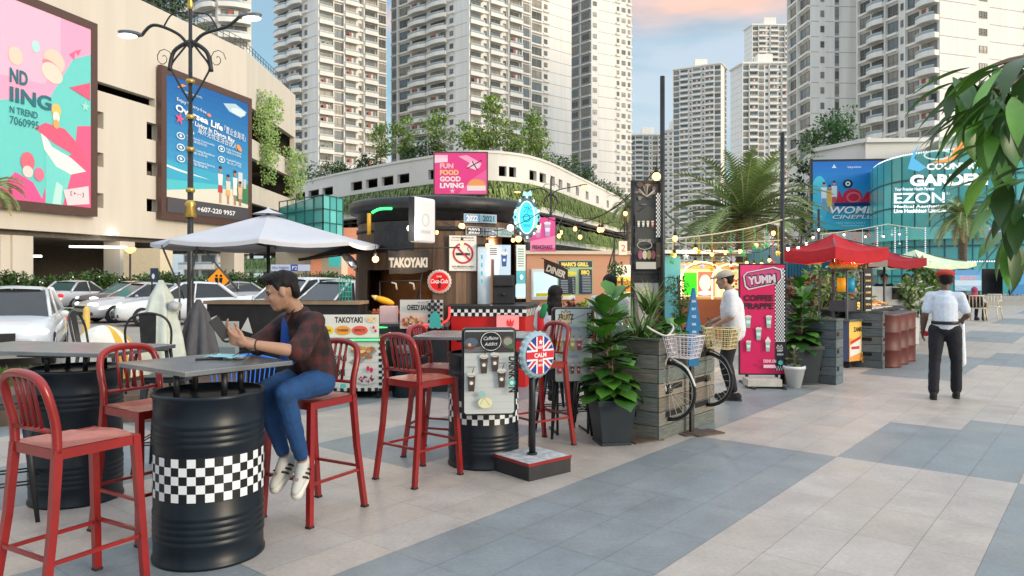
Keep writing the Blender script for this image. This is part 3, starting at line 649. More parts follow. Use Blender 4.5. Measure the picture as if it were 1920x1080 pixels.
# ============================================================ curved white car park in the centre
def catmull(pts, k=5):
    o = []; n = len(pts)
    for i in range(n-1):
        p0 = pts[max(i-1,0)]; p1 = pts[i]; p2 = pts[i+1]; p3 = pts[min(i+2,n-1)]
        for j in range(k):
            t = j/k; o.append(tuple(.5*(2*p1[c]+(p2[c]-p0[c])*t+(2*p0[c]-5*p1[c]+4*p2[c]-p3[c])*t*t+(-p0[c]+3*p1[c]-3*p2[c]+p3[c])*t**3) for c in range(len(p1))))
    o.append(tuple(pts[-1])); return o
CP = catmull([(-46,121),(-30.3,103),(-17.5,88),(-7.5,78.3),(-2.5,76),(2.9,81),(9.3,98),(21,131),(34,168)],5)
cen = thing('car_park_building', 'curved white car park with green planted bands in front of the towers', 'building', (0,0,0))
def band(mb, path, z0, z1, off, th):
    n = len(path); P2 = [Vector(p) for p in path]; ns = []
    for i in range(n):
        d = (P2[min(i+1,n-1)]-P2[max(i-1,0)]).normalized(); ns.append(Vector((d.y,-d.x)))
    o = [P2[i]+ns[i]*off for i in range(n)]; q = [P2[i]+ns[i]*(off-th) for i in range(n)]
    for i in range(n-1):
        A_, B_, C_, D_ = o[i], o[i+1], q[i+1], q[i]
        mb.poly([(A_.x,A_.y,z0),(B_.x,B_.y,z0),(B_.x,B_.y,z1),(A_.x,A_.y,z1)]); mb.poly([(A_.x,A_.y,z1),(B_.x,B_.y,z1),(C_.x,C_.y,z1),(D_.x,D_.y,z1)])
        mb.poly([(A_.x,A_.y,z0),(D_.x,D_.y,z0),(C_.x,C_.y,z0),(B_.x,B_.y,z0)]); mb.poly([(D_.x,D_.y,z0),(D_.x,D_.y,z1),(C_.x,C_.y,z1),(C_.x,C_.y,z0)])
w = MB()
for i, (p, q) in enumerate(zip(CP, CP[1:])):
    ln = (Vector(q)-Vector(p)).length; hs = []
    px = 960+F*(p[0]+q[0])/(p[1]+q[1])
    if not 825 < px < 925 and i % 5 != 3: hs = [(ln*.10, ln*(.86 if px < 960 else .8), 11.7, 12.75)]
    if px > 1020: hs = [(ln*.3, ln*.3+1.6, 11.7, 12.8)]
    holed(w, p, q, 11.2, 14.0, hs, .4)
band(w, CP, 14.0, 14.25, .12, .7); w.build('parapet_wall', 'pod_white', cen)
w = MB()
for z0, z1 in ((8.3,8.9),(5.0,5.6),(2.0,2.4)): band(w, CP, z0, z1, .5, 1.6)
w.build('slab_edge', 'pod_white', cen)
w = MB()
for z0, z1 in ((8.9,11.19),(5.6,7.3),(2.4,4.0)): band(w, CP, z0, z1, .1, .3)
w.build('planter_wall', M('moss_wall', (.10,.13,.05), rough=.9, lincol=True, var=.3, scale=.6), cen)
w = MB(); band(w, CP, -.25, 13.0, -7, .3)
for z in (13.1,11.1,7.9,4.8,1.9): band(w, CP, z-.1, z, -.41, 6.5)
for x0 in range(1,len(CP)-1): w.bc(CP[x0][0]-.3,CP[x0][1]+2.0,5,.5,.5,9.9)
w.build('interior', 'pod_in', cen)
rng = random.Random(5)
for z0, hh, cols in ((11.1,2.3,[(.22,.31,.06),(.28,.34,.08),(.17,.26,.05)]),(7.2,1.8,[(.21,.31,.06),(.26,.35,.08)]),(3.9,1.9,[(.19,.30,.05),(.24,.37,.07)])):
    m_ = MB()
    for p, q in zip(CP, CP[1:]):
        p = Vector(p); q = Vector(q); ln = (q-p).length; nn = (q-p).normalized(); nn = Vector((nn.y,-nn.x))
        for k in range(int(ln*46)):
            c = p.lerp(q, rng.random())+nn*(.2+.5*rng.random()); z = z0-hh*rng.random()**.8+.1; kk = rng.uniform(.7,1.25); b_ = rng.choice(cols); m_.col = tuple(x*kk for x in b_)
            w_ = rng.uniform(.06,.14); h_ = rng.uniform(.3,.8); dx = (q-p).normalized()*w_
            m_.face([m_.pt((c.x-dx.x,c.y-dx.y,z)),m_.pt((c.x+dx.x,c.y+dx.y,z+rng.uniform(-.1,.1))),m_.pt((c.x+nn.x*.15+dx.x*.2,c.y+nn.y*.15+dx.y*.2,z-h_))],False)
    m_.build('hanging_greenery', 'leaf', cen)
# palisade fence at the foot
fn = MB(); path = [(Vector(p)+Vector((-2.5,-8))) for p in CP if p[0] > -4]
for p, q in zip(path, path[1:]):
    n_ = max(2,int((q-p).length/.35))
    for i in range(n_):
        c = p.lerp(q, i/n_); fn.box(c.x-.03,c.y-.03,2.6,c.x+.03,c.y+.03,5.2)
    for z in (2.7,5.1): fn.bar((p.x,p.y,z),(q.x,q.y,z),.06)
    fn.poly([(p.x,p.y+.1,-.25),(q.x,q.y+.1,-.25),(q.x,q.y+.1,2.6),(p.x,p.y+.1,2.6)])
tag(fn.build('palisade_fence','rail_metal'), 'grey upright-bar fence below the planted bands, above the orange wall', 'fence')
# pink billboard at the apex
D0 = 75.2
def bb3(A):
    w, h = A.w, A.h; A.rect(0,0,w,h,(232,64,140)); A.pg([(w*.45,0),(w,0),(w,h*.6),(w*.7,h*.35)], (240,100,160)); A.rect(w*.0,h*.88,w*.25,h*.95,(246,196,220)); A.pg([(0,h*.76),(w*.25,h*.78),(w*.25,h*.88),(0,h*.88)], (246,214,226))
    A.pg([(w*.45,h*.92),(w*.62,h*.95),(w*.9,h*.75),(w*.86,h*.62)], (246,170,200)); A.pg([(w*.62,h*.66),(w*.80,h*.58),(w*.88,h*.72),(w*.70,h*.80)], (246,206,222)); A.line([(w*.62,h*.62),(w*.9,h*.82)],w*.02,(110,40,70)); A.line([(w*.72,h*.80),(w*.82,h*.58)],w*.02,(110,40,70))
    for s_, y, c in (('FUN',.63,(246,186,190)),('FOOD',.47,(250,196,130)),('GOOD',.31,(248,224,230)),('LIVING',.15,(248,236,240))): A.text(s_,w*.10,h*y,h*.115,c,fit=w*{'FUN':.26,'FOOD':.36,'GOOD':.40,'LIVING':.46}[s_],bold=.05)
    A.el(w*.80,h*.22,w*.17,h*.14,(238,160,90)); A.rect(w*.62,h*.08,w*.98,h*.20,(240,226,228)); A.star(w*.34,h*.07,w*.06,w*.025,5,(246,180,200))
loc = P(813,366,D0); board('pink_billboard','pink billboard reading FUN FOOD GOOD LIVING on the curved white car park','billboard',loc,102/F*D0,(366-285)/F*D0,0,bb3,fr=.12,dep=.25)
# roof planting of the car park
TREES = [(575,104,1.8,1.6,'d'),(600,100,3.2,2.6,'d'),(640,95,2.0,2.0,'d'),(715,90,5.8,1.7,'l'),(690,92,2.6,1.8,'d'),(757,87,6.2,1.6,'l'),(775,85,2.4,1.6,'d'),(822,83,5.8,2.0,'l'),(806,84,3.4,1.8,'d'),(880,80,4.4,1.5,'l'),(925,80,7.0,1.5,'l'),(903,82,3.6,1.6,'l'),(962,83,4.6,2.0,'l'),(993,87,6.6,1.7,'l'),(1012,90,5.6,1.9,'l'),(1045,96,3.2,2.2,'d'),(1068,100,3.4,2.6,'d'),(1090,104,2.6,2.2,'d'),(1122,112,2.0,2.4,'d'),(1150,121,2.4,2.0,'d')]
wh = {575:'leftmost low shrub on the white car park roof',600:'rounded dark shrub second from the left on the white car park roof',640:'small dark shrub in front of the left tower foot',715:'bright slim tree in front of the left tower right edge',690:'dark shrub just left of the first bright slim tree',757:'bright slim tree in front of the gap between the two towers',775:'small dark shrub right of the tree in the tower gap',822:'bright bushy tree left above the pink billboard',806:'dark shrub under the bright bushy tree by the billboard',880:'small bright tree directly above the pink billboard',925:'tallest slim bright tree just right of the pink billboard',903:'low bright tree above the right edge of the pink billboard',962:'broad bright tree between the tallest tree and the twin trees',993:'left of the two tall twin trees on the white roof',1012:'right of the two tall twin trees on the white roof',1045:'dark green shrub right of the twin trees',1068:'broad dark shrub above the sloping white parapet',1090:'dark shrub above the sloping parapet beside the street lamp glow',1122:'low dark shrub near the right end of the white car park roof',1150:'last dark shrub at the right end of the white car park roof'}
for i, (px, D, h, cr, k) in enumerate(TREES):
    cols = [(.22,.33,.06),(.16,.27,.045),(.26,.36,.08)] if k == 'l' else [(.05,.11,.025),(.08,.16,.03),(.035,.08,.02)]
    tree('roof_tree' if k == 'l' else 'roof_shrub', wh[px], 'tree' if k == 'l' else 'shrub', (X(px,D),D,13.4), h*1.05, cr*.95, 40+i, 'planting on the curved white car park roof', n=26 if k == 'l' else 22, per=34, ls=.40, cols=cols, trunk_r=.07, crown_h=.62 if k=='l' else .85, clump=.36)
# teal glass canopy building between the two car parks
M('teal_glass', (.09,.47,.45), rough=.18, lincol=True, var=.25, scale=.12, spec=.8); M('teal_glass2', (.15,.58,.55), rough=.2, lincol=True, var=.2, scale=.2, spec=.8); M('mullion', (.03,.12,.13), rough=.4, lincol=True)
gl = thing('glass_pavilion', 'low teal glass pavilion with sloping roof edge behind the grey parasol', 'building', (0,0,0))
m_ = MB(); z0, z1 = fz(470,62), fz(370,62); a1 = Vector((X(524,66),66)); b1 = Vector((X(606,60),60)); c1 = Vector((X(643,63),63))
for k, (p, q) in enumerate(((a1,b1),(b1,c1))):
    for i in range(5-2*k):
        for j in range(4):
            n = 5-2*k; s = p.lerp(q,i/n); e = p.lerp(q,(i+1)/n); m_.m = (i+j) % 3 == 0; zt = z1-(.5 if k == 0 else 0)*(1-(i/n))
            m_.poly([(s.x,s.y,z0+(zt-z0)*j/4),(e.x,e.y,z0+(zt-z0)*j/4),(e.x,e.y,z0+(zt-z0)*(j+1)/4),(s.x,s.y,z0+(zt-z0)*(j+1)/4)])
m_.poly([(a1.x,a1.y,z1-.5),(b1.x,b1.y,z1),(c1.x,c1.y,z1),(c1.x-3,c1.y+8,z1)])
m_.build('glass_wall', ['teal_glass','teal_glass2'], gl)
m_ = MB()
for p, q, n in ((a1,b1,5),(b1,c1,3)):
    for i in range(n+1):
        s = p.lerp(q,i/n); m_.bar((s.x,s.y-.05,z0),(s.x,s.y-.05,z1),.09)
    for j in range(5): z = z0+(z1-z0)*j/4; m_.bar((p.x,p.y-.06,z),(q.x,q.y-.06,z),.08)
m_.build('mullion', 'mullion', gl)
m_ = MB(); m_.C((222,206,184)); m_.bc(X(590,63.5),63.5+3,z0/2,6.5,5,z0-.02,-.3); m_.C((226,150,120)); m_.bc(X(640,66),66,2.8,5,4,5.6,.2); m_.C((70,190,190)); m_.bc(X(628,60),60,3,.9,.3,1.6); m_.build('base', 'paint', gl)
# ============================================================ glass mall at the right
mall = thing('shopping_mall', 'curved teal glass shopping mall front at the right end of the plaza', 'building', (0,0,0))
GP = catmull([(X(1627,64),64),(X(1645,58.5),58.5),(X(1690,54.5),54.5),(X(1770,52),52),(X(1850,50.5),50.5),(X(1935,49.5),49.5),(X(2050,49),49)],3)
lv = [.0,2.6,4.0,6.2,8.2,9.0]; ZG = fz(292,54)
zs = [0,1.45,2.5,3.55,4.6,6.5,8.4,ZG]
m_ = MB(); rng = random.Random(9)
for p, q in zip(GP, GP[1:]):
    for z0, z1 in zip(zs, zs[1:]):
        n_ = 1
        for i in range(n_):
            a_ = Vector(p).lerp(Vector(q),i/n_); b_ = Vector(p).lerp(Vector(q),(i+1)/n_); m_.m = rng.choice([0,0,1,2 if z1 < 3 else 0])
            m_.poly([(a_.x,a_.y,z0),(b_.x,b_.y,z0),(b_.x,b_.y,z1),(a_.x,a_.y,z1)])
m_.build('glass_wall', ['teal_glass','teal_glass2',M('dark_glass',(.02,.07,.08),rough=.12,lincol=True)], mall)
m_ = MB()
for i, (p, q) in enumerate(zip(GP, GP[1:])):
    c = Vector(p); m_.box(c.x-.025,c.y-.09,0,c.x+.025,c.y-.01,ZG)
    for z in zs[1:-1]: m_.bar((p[0],p[1]-.06,z),(q[0],q[1]-.06,z),.10)
m_.build('mullion', 'mullion', mall)
m_ = MB(); band(m_, GP, 4.05, 4.9, .35, .5); m_.build('fascia', 'teal_glass2', mall)
m_ = MB()
for z in (ZG+.05,2.45):
    for p, q in zip(GP, GP[1:]):
        for k in range(6):
            c = Vector(p).lerp(Vector(q),k/6); m_.ell((c.x,c.y-.3,z),.055,6,4)
m_.build('light_row', M('bead_light',(.8,.88,.88),em=.35,lincol=True,var=0), mall)
m_ = MB()
for (x0,y0),(x1,y1),z1 in (((X(1521,72),72),(X(1630,66),66),fz(283,72)),((X(1628,64),64.5),(X(1765,64),64),fz(262,64)),((X(1760,60),60),(X(2080,56),56),fz(262,60))):
    m_.poly([(x0,y0,-.205),(x1,y1,-.205),(x1,y1,z1),(x0,y0,z1)]); m_.poly([(x0,y0,z1),(x1,y1,z1),(x1+4,y1+12,z1),(x0+4,y0+14,z1)])
    m_.bar((x0,y0-.1,z1),(x1,y1-.1,z1),.35)
a0_ = (X(1521,72),72); m_.poly([(a0_[0]+3,a0_[1]+14,-.205),(a0_[0],a0_[1],-.205),(a0_[0],a0_[1],fz(283,72)),(a0_[0]+3,a0_[1]+14,fz(283,72))])
for k in range(4): m_.bc(X(1508,72),72.5,3.2+k*2.0,1.0,.8,.55)
m_.build('upper_wall', 'pod_white', mall)
# sign letters standing on the glass
def sign_letters(name, label, loc, rz, draw, w, h, art='print_bright'):
    A = Art(w, h, .003); draw(A); o = A.build(name, art, None, loc, rz); return tag(o, label, 'sign')
rz = math.atan2(-1.8, 3.2)*.35
def s1(A):
    A.text('COUNTRY',1.07,1.22,.42,(235,240,236),fit=3.5,bold=.04); A.text('GARDEN',0,.15,.72,(240,244,240),fit=4.9,bold=.05)
sign_letters('mall_sign', 'white COUNTRY GARDEN letters on the teal glass mall', P(1706,352,51.2), rz, s1, 6, 2)
def s2(A):
    A.pg([(.0,.2),(.25,1.1),(.7,1.9),(.42,.9),(1.2,.25),(.7,.0)],(90,180,225)); A.pg([(1.5,.55),(2.7,1.1),(3.3,2.0),(3.9,2.75),(4.6,2.7),(3.9,1.9),(3.3,1.0),(2.5,.6)],(248,158,76)); A.ring(1.9,1.1,.9,.35,.1,(200,228,225))
sign_letters('mall_emblem', 'blue and orange swoosh emblem above the mall letters', P(1702,322,51.0), rz, s2, 5, 3, 'print_lit')
def s3(A):
    A.text('Your Premier Health Partner',.05,1.55,.22,(235,242,245),fit=2.6,bold=.03); A.text('EZON',0,.68,.72,(238,244,248),fit=3.3,bold=.02); A.text('Medical Aesthetics',0,.34,.2,(235,242,245),fit=3.3,bold=.03); A.text('Live Healthiest Lifestyle',0,.0,.26,(235,242,245),fit=3.4,bold=.05); A.text('\u00ae',3.4,1.2,.2,(235,242,245))
sign_letters('glass_sign', 'white EZON lettering with small lines on the teal glass mall', P(1676,399,52.4), rz, s3, 4, 2)
def s4(A): A.text('THE DECK',0,.1,.5,(205,130,225),fit=3.4,bold=.04)
sign_letters('lit_sign', 'purple lit letters low on the mall glass at the right', P(1852,445,49.3), rz, s4, 4, 1)
def bb4(A):
    w, h = A.w, A.h
    for i in range(12): A.rect(0,h*i/12,w,h*(i+1)/12,(int(60-3.6*i),int(186-7*i),int(212-1.5*i)),nl=(i==0))
    w = A.w*.66; A.el(w*.12,h*.45,w*.16,h*.34,(70,190,216)); A.star(w*.38,h*.92,w*.05,w*.02,3,(210,230,240)); A.text('bayview',w*.62,h*.90,h*.03,(240,244,248),fit=w*.24)
    for x, y, c1, c2 in ((.20,.50,(232,236,240),(120,160,210)),(.30,.46,(236,180,70),(236,200,90)),(.38,.52,(226,226,230),(200,80,90))):
        A.rect(w*(x-.02),h*(y-.22),w*(x-.004),h*(y-.05),(190,140,120)); A.rect(w*(x+.006),h*(y-.22),w*(x+.022),h*(y-.05),(190,140,120)); A.pg([(w*(x-.045),h*(y-.1)),(w*(x+.045),h*(y-.1)),(w*(x+.05),h*(y+.12)),(w*(x-.05),h*(y+.12))],c1); A.rect(w*(x-.04),h*(y-.12),w*(x+.04),h*(y-.04),c2); A.el(w*x,h*(y+.16),w*.026,h*.028,(200,150,120)); A.el(w*x,h*(y+.18),w*.026,h*.018,(50,36,34))
    A.el(w*.62,h*.67,w*.085,h*.062,(18,30,50)); A.el(w*.62,h*.67,w*.045,h*.035,(225,232,236)); A.el(w*.62,h*.67,w*.02,h*.016,(30,40,60))
    A.pg([(w*.40,h*.38),(w*.46,h*.58),(w*.56,h*.42),(w*.56,h*.38)],(196,30,60)); A.el(w*.70,h*.48,w*.17,h*.115,(200,28,62)); A.ring(w*.72,h*.47,w*.13,h*.08,w*.035,(228,92,110)); A.pg([(w*.84,h*.40),(w*.96,h*.56),(w*1.0,h*.54),(w*1.0,h*.40)],(196,30,60)); A.rect(w*.38,h*.345,w,h*.395,(20,50,110))
    A.text('WOMEI',w*.31,h*.235,h*.10,(24,40,80),fit=w*.84,bold=.03,shear=.2); A.text('WOMEI',w*.30,h*.24,h*.10,(244,246,248),fit=w*.84,bold=.03,shear=.2)
    A.text('CINEPLEX',w*.35,h*.155,h*.055,(24,40,80),fit=w*.85,bold=.02,shear=.2); A.text('CINEPLEX',w*.345,h*.16,h*.055,(240,242,246),fit=w*.85,bold=.02,shear=.2)
    A.text('Now Open at Level 3',w*.42,h*.09,h*.025,(220,240,246),fit=w*.5); A.text('Country Mall Danga Bay',w*.5,h*.05,h*.022,(220,240,246),fit=w*.4)
D = 63.5; loc = P(1519,435,D); bw = (1680-1519)/F*D; bh = (435-300)/F*D
t = board('cinema_billboard','blue cinema billboard reading WOMEI CINEPLEX beside the curved glass','billboard',loc,bw,bh,-.10,bb4,fr=.16,dep=.4,fmat='black_metal')
tree('roof_tree','round dark green tree on the roof above the cinema billboard','tree',(X(1572,74),74,fz(283,72)-.3),4.6,2.2,77,cols=[(.04,.11,.03),(.06,.15,.035)],n=34,per=40,ls=.4,trunk_r=.09,crown_h=.8)
tree('roof_shrub','light small shrub left of the round tree above the cinema billboard','shrub',(X(1527,74),74,fz(283,72)-.3),2.6,1.3,78,cols=[(.08,.16,.05)],n=20,per=40,ls=.35,trunk_r=.06,crown_h=.8)
m_ = MB(); rng = random.Random(4)
for k in range(24): cloud(m_,(k*.30,0,0),(.5,.4,.35),30,.25,[(.07,.14,.03),(.1,.18,.04)],rng)
tag(m_.build('roof_hedge','leaf',loc=(X(1512,72),71.6,fz(283,72)+.05)),'low trailing hedge along the wall top above the cinema billboard','hedge')
tree('street_tree','dark leafy tree between the slim distant towers and the cinema billboard','tree',(X(1500,70),70,0),12.2,1.2,79,cols=[(.04,.09,.025)],n=30,per=40,ls=.4,trunk_r=.12,crown_h=.75)
# ============================================================ palms
palm('date_palm','large date palm with arching fronds behind the string lights',(X(1395,30),30,0),3.85,3.7,11,nf=84,trunk_r=.34,up=.92,grav=.10)
palm('date_palm','slender palm in front of the glass mall at the right',(X(1806,38),38,0),4.4,2.0,12,nf=58,trunk_r=.19,up=.95)
palm('date_palm','small palm at the left edge in front of the pink billboard',(X(-22,26),26,0),4.55,1.35,13,nf=46,trunk_r=.17,up=.75)
palm('date_palm','small palm seen between the white car park end and the menu pole',(X(1178,60),60,0),7.0,2.2,14,nf=40,trunk_r=.2,up=.9)
# ============================================================ stage and far plaza
g = MB(); c = P(1800,575,36)
g.box(X(1790,38),38,.001,X(1790,38)+24,44,.42); g.box(X(1790,38)+.6,37.4,.001,X(1790,38)+24,37.99,.22)
tag(g.build('stage', M('stage_mat',(.33,.33,.31),rough=.7,lincol=True)),'low grey stepped stage in front of the glass mall','stage')
def bd(label, px0, px1, y0, y1, D, cols, cat='banner', txt=None):
    A = Art(X(px1,D)-X(px0,D), (y1-y0)/F*D, .004); w, h = A.w, A.h
    n_ = len(cols)
    for i, c in enumerate(cols): A.rect(0,h*i/n_,w,h*(i+1)/n_,c,nl=(i==0))
    if txt:
        for (s_, x, y, sz, c) in txt: A.text(s_,w*x,h*y,h*sz,c,fit=w*.6,al='c',bold=.02)
    t = thing('event_backdrop', label, cat, P(px0,y1,D)); A.build('printed_face','print',t); m_ = MB(); m_.box(0,.01,0,w,.08,h)
    for x in (.03,w-.06): m_.box(x,.09,-P(px0,y1,D).z+.001,x+.05,.15,h)
    m_.build('frame','black_metal',t); return t
bd('light blue event backdrop behind the man with the red cap',1790,1840,506,545,37,[(150,190,220),(190,214,230),(120,176,214),(86,150,206)],txt=[('BEACH PARTY',.5,.5,.22,(240,160,180))])
bd('dark event backdrop on the stage at the right',1843,1880,504,552,41,[(24,26,30),(16,18,22)])
bd('bright blue event backdrop at the right edge',1894,1960,496,552,40,[(40,130,190),(60,160,210),(30,110,180)],txt=[('DANGA BAY',.5,.7,.16,(240,120,140))])
# ============================================================ street: hedge, lamps, cars, signs
def hedge(label, pa, pb, h, dpt, seed, n, cols, flowers=False):
    rng = random.Random(seed); pa = Vector(pa); pb = Vector(pb); d = pb-pa; L_ = d.length; t = thing('hedge', label, 'hedge', (pa.x,pa.y,-.21), math.atan2(d.y,d.x))
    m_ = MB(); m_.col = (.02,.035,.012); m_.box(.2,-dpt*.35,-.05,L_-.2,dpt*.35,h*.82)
    for i in range(n):
        x = rng.uniform(0,L_); z = h*rng.random()**.7; y = -dpt*.45-.1*rng.random() if rng.random() < .6 else rng.uniform(-.5,.5)*dpt
        if y > -dpt*.4: z = h*(.82+.2*rng.random())
        cloud(m_,(x,y,z*(.92+.1*math.sin(x*1.3))),(.3,.2,.22),7,.2,cols,rng,aspect=.6)
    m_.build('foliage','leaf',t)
    if flowers:
        f_ = MB(); f_.C((240,240,235))
        for i in range(90): f_.ell((rng.uniform(0,L_),-dpt*.62,h*rng.uniform(.2,.95)),.05,5,3)
        f_.build('blossom','paint',t)
    return t
hedge('long dark green clipped hedge with small white blossoms along the parking building',(X(-60,36),36),(X(665,62),62),1.75,1.6,3,2300,[(.035,.09,.015),(.055,.13,.02),(.03,.07,.015)],True)
m_ = MB(); rng = random.Random(8); T_ = []
for k in range(5200):
    p = uv(rng.uniform(-8,43), rng.uniform(31.1,34.7), -.07); k2 = rng.uniform(.7,1.3); m_.col = (.10*k2,.17*k2,.03*k2); w_ = .09
    m_.face([m_.pt(p+Vector((-w_,0,0))),m_.pt(p+Vector((w_,0,0))),m_.pt(p+Vector((rng.uniform(-.1,.1),0,rng.uniform(.12,.3))))],False)
g = MB(); a_ = [uv(-9.9,31.2,-.07), uv(43.9,31.2,-.07), uv(43.9,34.6,-.07), uv(-9.9,34.6,-.07)]; g.poly(a_); structure(g,'verge_soil',M('verge',(.05,.09,.02),rough=.95,lincol=True,var=.3,scale=4))
o = m_.build('grass','leaf'); tag(o,'green grass on the strip between the two roads','grass',kind='stuff')
m_ = MB()
for k in range(5200):
    c = uv(rng.uniform(-2,14), rng.uniform(13.2,15.2), -.21); k2 = rng.uniform(.7,1.3); m_.col = (.08*k2,.19*k2,.025*k2)
    m_.face([m_.pt(c+Vector((-.03,0,0))),m_.pt(c+Vector((.03,0,0))),m_.pt(c+Vector((rng.uniform(-.08,.08),0,rng.uniform(.06,.2))))],False)
tag(m_.build('verge_grass','leaf'),'green grass patch between the plaza and the road under the left tables','grass',kind='stuff')
# ---- cars
for nm, c in (('car_white',(.72,.74,.76)),('car_silver',(.50,.51,.53)),('car_dark',(.05,.055,.07)),('car_grey',(.30,.32,.35))): M(nm, c, rough=.25, metal=.3 if 'silver' in nm or 'grey' in nm else 0, coat=.6, lincol=True, var=.02)
M('car_glass',(.03,.035,.04),rough=.14,lincol=True,spec=.5); M('tyre',(.018,.018,.018),rough=.85,lincol=True); M('chrome',(.6,.6,.62),rough=.18,metal=1,lincol=True); M('tail_red',(.5,.02,.02),rough=.2,lincol=True,em=.25); M('head_lamp',(.85,.88,.9),rough=.1,lincol=True,em=.6); M('plastic_black',(.02,.02,.022),rough=.6,lincol=True)
def car(label, paint, loc, rz, L_=4.4, W_=1.78, Hh=1.47, hatch=False, front_logo=False, plate='JTV 4821', group='cars on the road behind the plaza', suv=False):
    """local -Y is the front of the car"""
    t = thing('car', label, 'car', loc, rz, group); hw = W_/2; bl = .98 if suv else .88
    # body stations along y: (y, half width, z bottom, z belt)
    st = [(-L_/2,hw*.70,.34,.58),(-L_/2+.10,hw*.86,.22,.70),(-L_/2+.35,hw*.95,.20,.80),(-L_/2+.95,hw,.20,bl),(-L_/2+1.30,hw,.20,bl+.05),(0,hw,.20,bl+.07),(L_/2-1.0,hw,.20,bl+.09),(L_/2-.35,hw*.96,.22,bl+.10),(L_/2-.10,hw*.88,.26,bl+.02),(L_/2,hw*.76,.36,bl-.14)]
    b = MB(); b.smooth = True; rings = []
    for y, w, z0, z1 in st:
        pts = [(-w*.80,z0),(-w*.97,z0+.10),(-w,z0+(z1-z0)*.45),(-w*.97,z0+(z1-z0)*.78),(-w*.86,z1-.015),(-w*.5,z1+.012),(0,z1+.02)]
        pts = pts+[(-x,z) for x, z in pts[-2::-1]]; rings.append([b.pt((x,y,z)) for x, z in pts])
    n = len(rings[0])
    for r0, r1 in zip(rings, rings[1:]):
        for j in range(n-1): b.face([r0[j],r0[j+1],r1[j+1],r1[j]])
        b.face([r0[n-1],r0[0],r1[0],r1[n-1]],False)
    b.face(rings[0][::-1],False); b.face(rings[-1],False)
    # roof
    yf, yr = (-L_/2+1.25, L_/2-(.25 if hatch or suv else .75)); rf0, rf1 = yf+.85, yr-(.35 if hatch or suv else .65)
    lo = [(-hw*.86,bl+.03),(hw*.86,bl+.03)]
    def ring2(y, w, z): return [(-w,y,z-.05),(-w*.8,y,z),(0,y,z+.025),(w*.8,y,z),(w,y,z-.05)]
    rr_ = [[b.pt(p) for p in ring2(y,w,z)] for y, w, z in ((rf0-.05,hw*.70,Hh-.05),(rf0+.25,hw*.72,Hh),((rf0+rf1)/2,hw*.73,Hh),(rf1,hw*.70,Hh-.03),(rf1+.1,hw*.69,Hh-.07))]
    for r0, r1 in zip(rr_, rr_[1:]):
        for j in range(4): b.face([r0[j],r0[j+1],r1[j+1],r1[j]])
    for sx in (-1,1):                                   # pillars
        b.tube([(sx*hw*.86,yf,bl+.02),(sx*hw*.70,rf0,Hh-.05)],.035,6); b.tube([(sx*hw*.86,yr,bl+.07),(sx*hw*.69,rf1+.05,Hh-.06)],.06,6); b.tube([(sx*hw*.885,.15,bl+.02),(sx*hw*.725,.22,Hh-.06)],.03,6)
    b.build('body', paint, t)
    g_ = MB(); e = .012
    A_, B_ = (-hw*.84,yf+.03,bl+.035), (hw*.84,yf+.03,bl+.035); C_, D_ = (hw*.69,rf0,Hh-.055), (-hw*.69,rf0,Hh-.055)
    g_.poly([A_,B_,C_,D_]); E_, F_ = (hw*.84,yr-.02,bl+.08), (-hw*.84,yr-.02,bl+.08); G_, H_ = (-hw*.68,rf1+.06,Hh-.075), (hw*.68,rf1+.06,Hh-.075); g_.poly([E_,F_,G_,H_])
    g_.poly([B_,E_,H_,C_]); g_.poly([F_,A_,D_,G_]); g_.build('windows', 'car_glass', t)
    for sx in (-1,1):
        for y in (-L_/2+.85, L_/2-.85):
            w_ = MB(); w_.T = Matrix.Translation((sx*(hw-.12),y,.33)) @ Matrix.Rotation(R(90),4,'Y'); w_.lathe([(.20,-.11),(.30,-.11),(.33,-.08),(.33,.08),(.30,.11),(.20,.11)],20); wo = w_.build('tyre','tyre',t)
            w_ = MB(); w_.T = Matrix.Translation((sx*(hw-.05),y,.33)) @ Matrix.Rotation(R(90),4,'Y'); w_.cyl(0,0,-.03,.03,.06,None,10)
            for k in range(5): w_.T = Matrix.Translation((sx*(hw-.05),y,.33)) @ Matrix.Rotation(R(72*k),4,'X'); w_.box(-.02,-.03,.03,.03,.03,.215)
            w_.T = Matrix.Translation((sx*(hw-.05),y,.33)) @ Matrix.Rotation(R(90),4,'Y'); w_.lathe([(.20,-.04),(.215,.05),(.20,.05)],20); w_.build('rim','chrome',wo)
        m_ = MB(); m_.ell((sx*(hw+.09),yf+.30,bl+.08),(.09,.05,.065),12,8); m_.build('side_mirror', paint, t)
        m_ = MB(); m_.T = Matrix.Translation((sx*hw*.72,-L_/2+.17,.69)) @ Matrix.Rotation(sx*R(28),4,'Z'); m_.ell((0,0,0),(.22,.09,.075),12,6); m_.build('headlight','head_lamp',t)
        m_ = MB(); m_.T = Matrix.Translation((sx*hw*.80,L_/2-.12,bl-.12)); m_.ell((0,0,0),(.17,.09,.11),12,6); m_.build('tail_light','tail_red',t)
    m_ = MB(); m_.box(-hw*.45,-L_/2-.015,.30,hw*.45,-L_/2+.1,.42)
    for sx in (-1,1): m_.box(sx*hw*.72-.12,-L_/2+.06,.30,sx*hw*.72+.12,-L_/2+.12,.42)
    if front_logo:
        for sx in (-1,1): m_.bc(sx*.20,-L_/2-.01,.60,.30,.06,.17)
    else: m_.box(-hw*.5,-L_/2-.012,.54,hw*.5,-L_/2+.1,.63)
    m_.build('grille','plastic_black',t)
    m_ = MB(); m_.box(-.26,L_/2+.002,.60,.26,L_/2+.02,.72); pl_ = m_.build('number_plate','plastic_black',t)
    A = Art(.5,.12,.003); A.B = lambda x, y, z: (.25-x, L_/2+.022+z, .60+y); A.text(plate,.04,.03,.07,(230,230,230),fit=.42); A.build('plate_text','print',pl_)
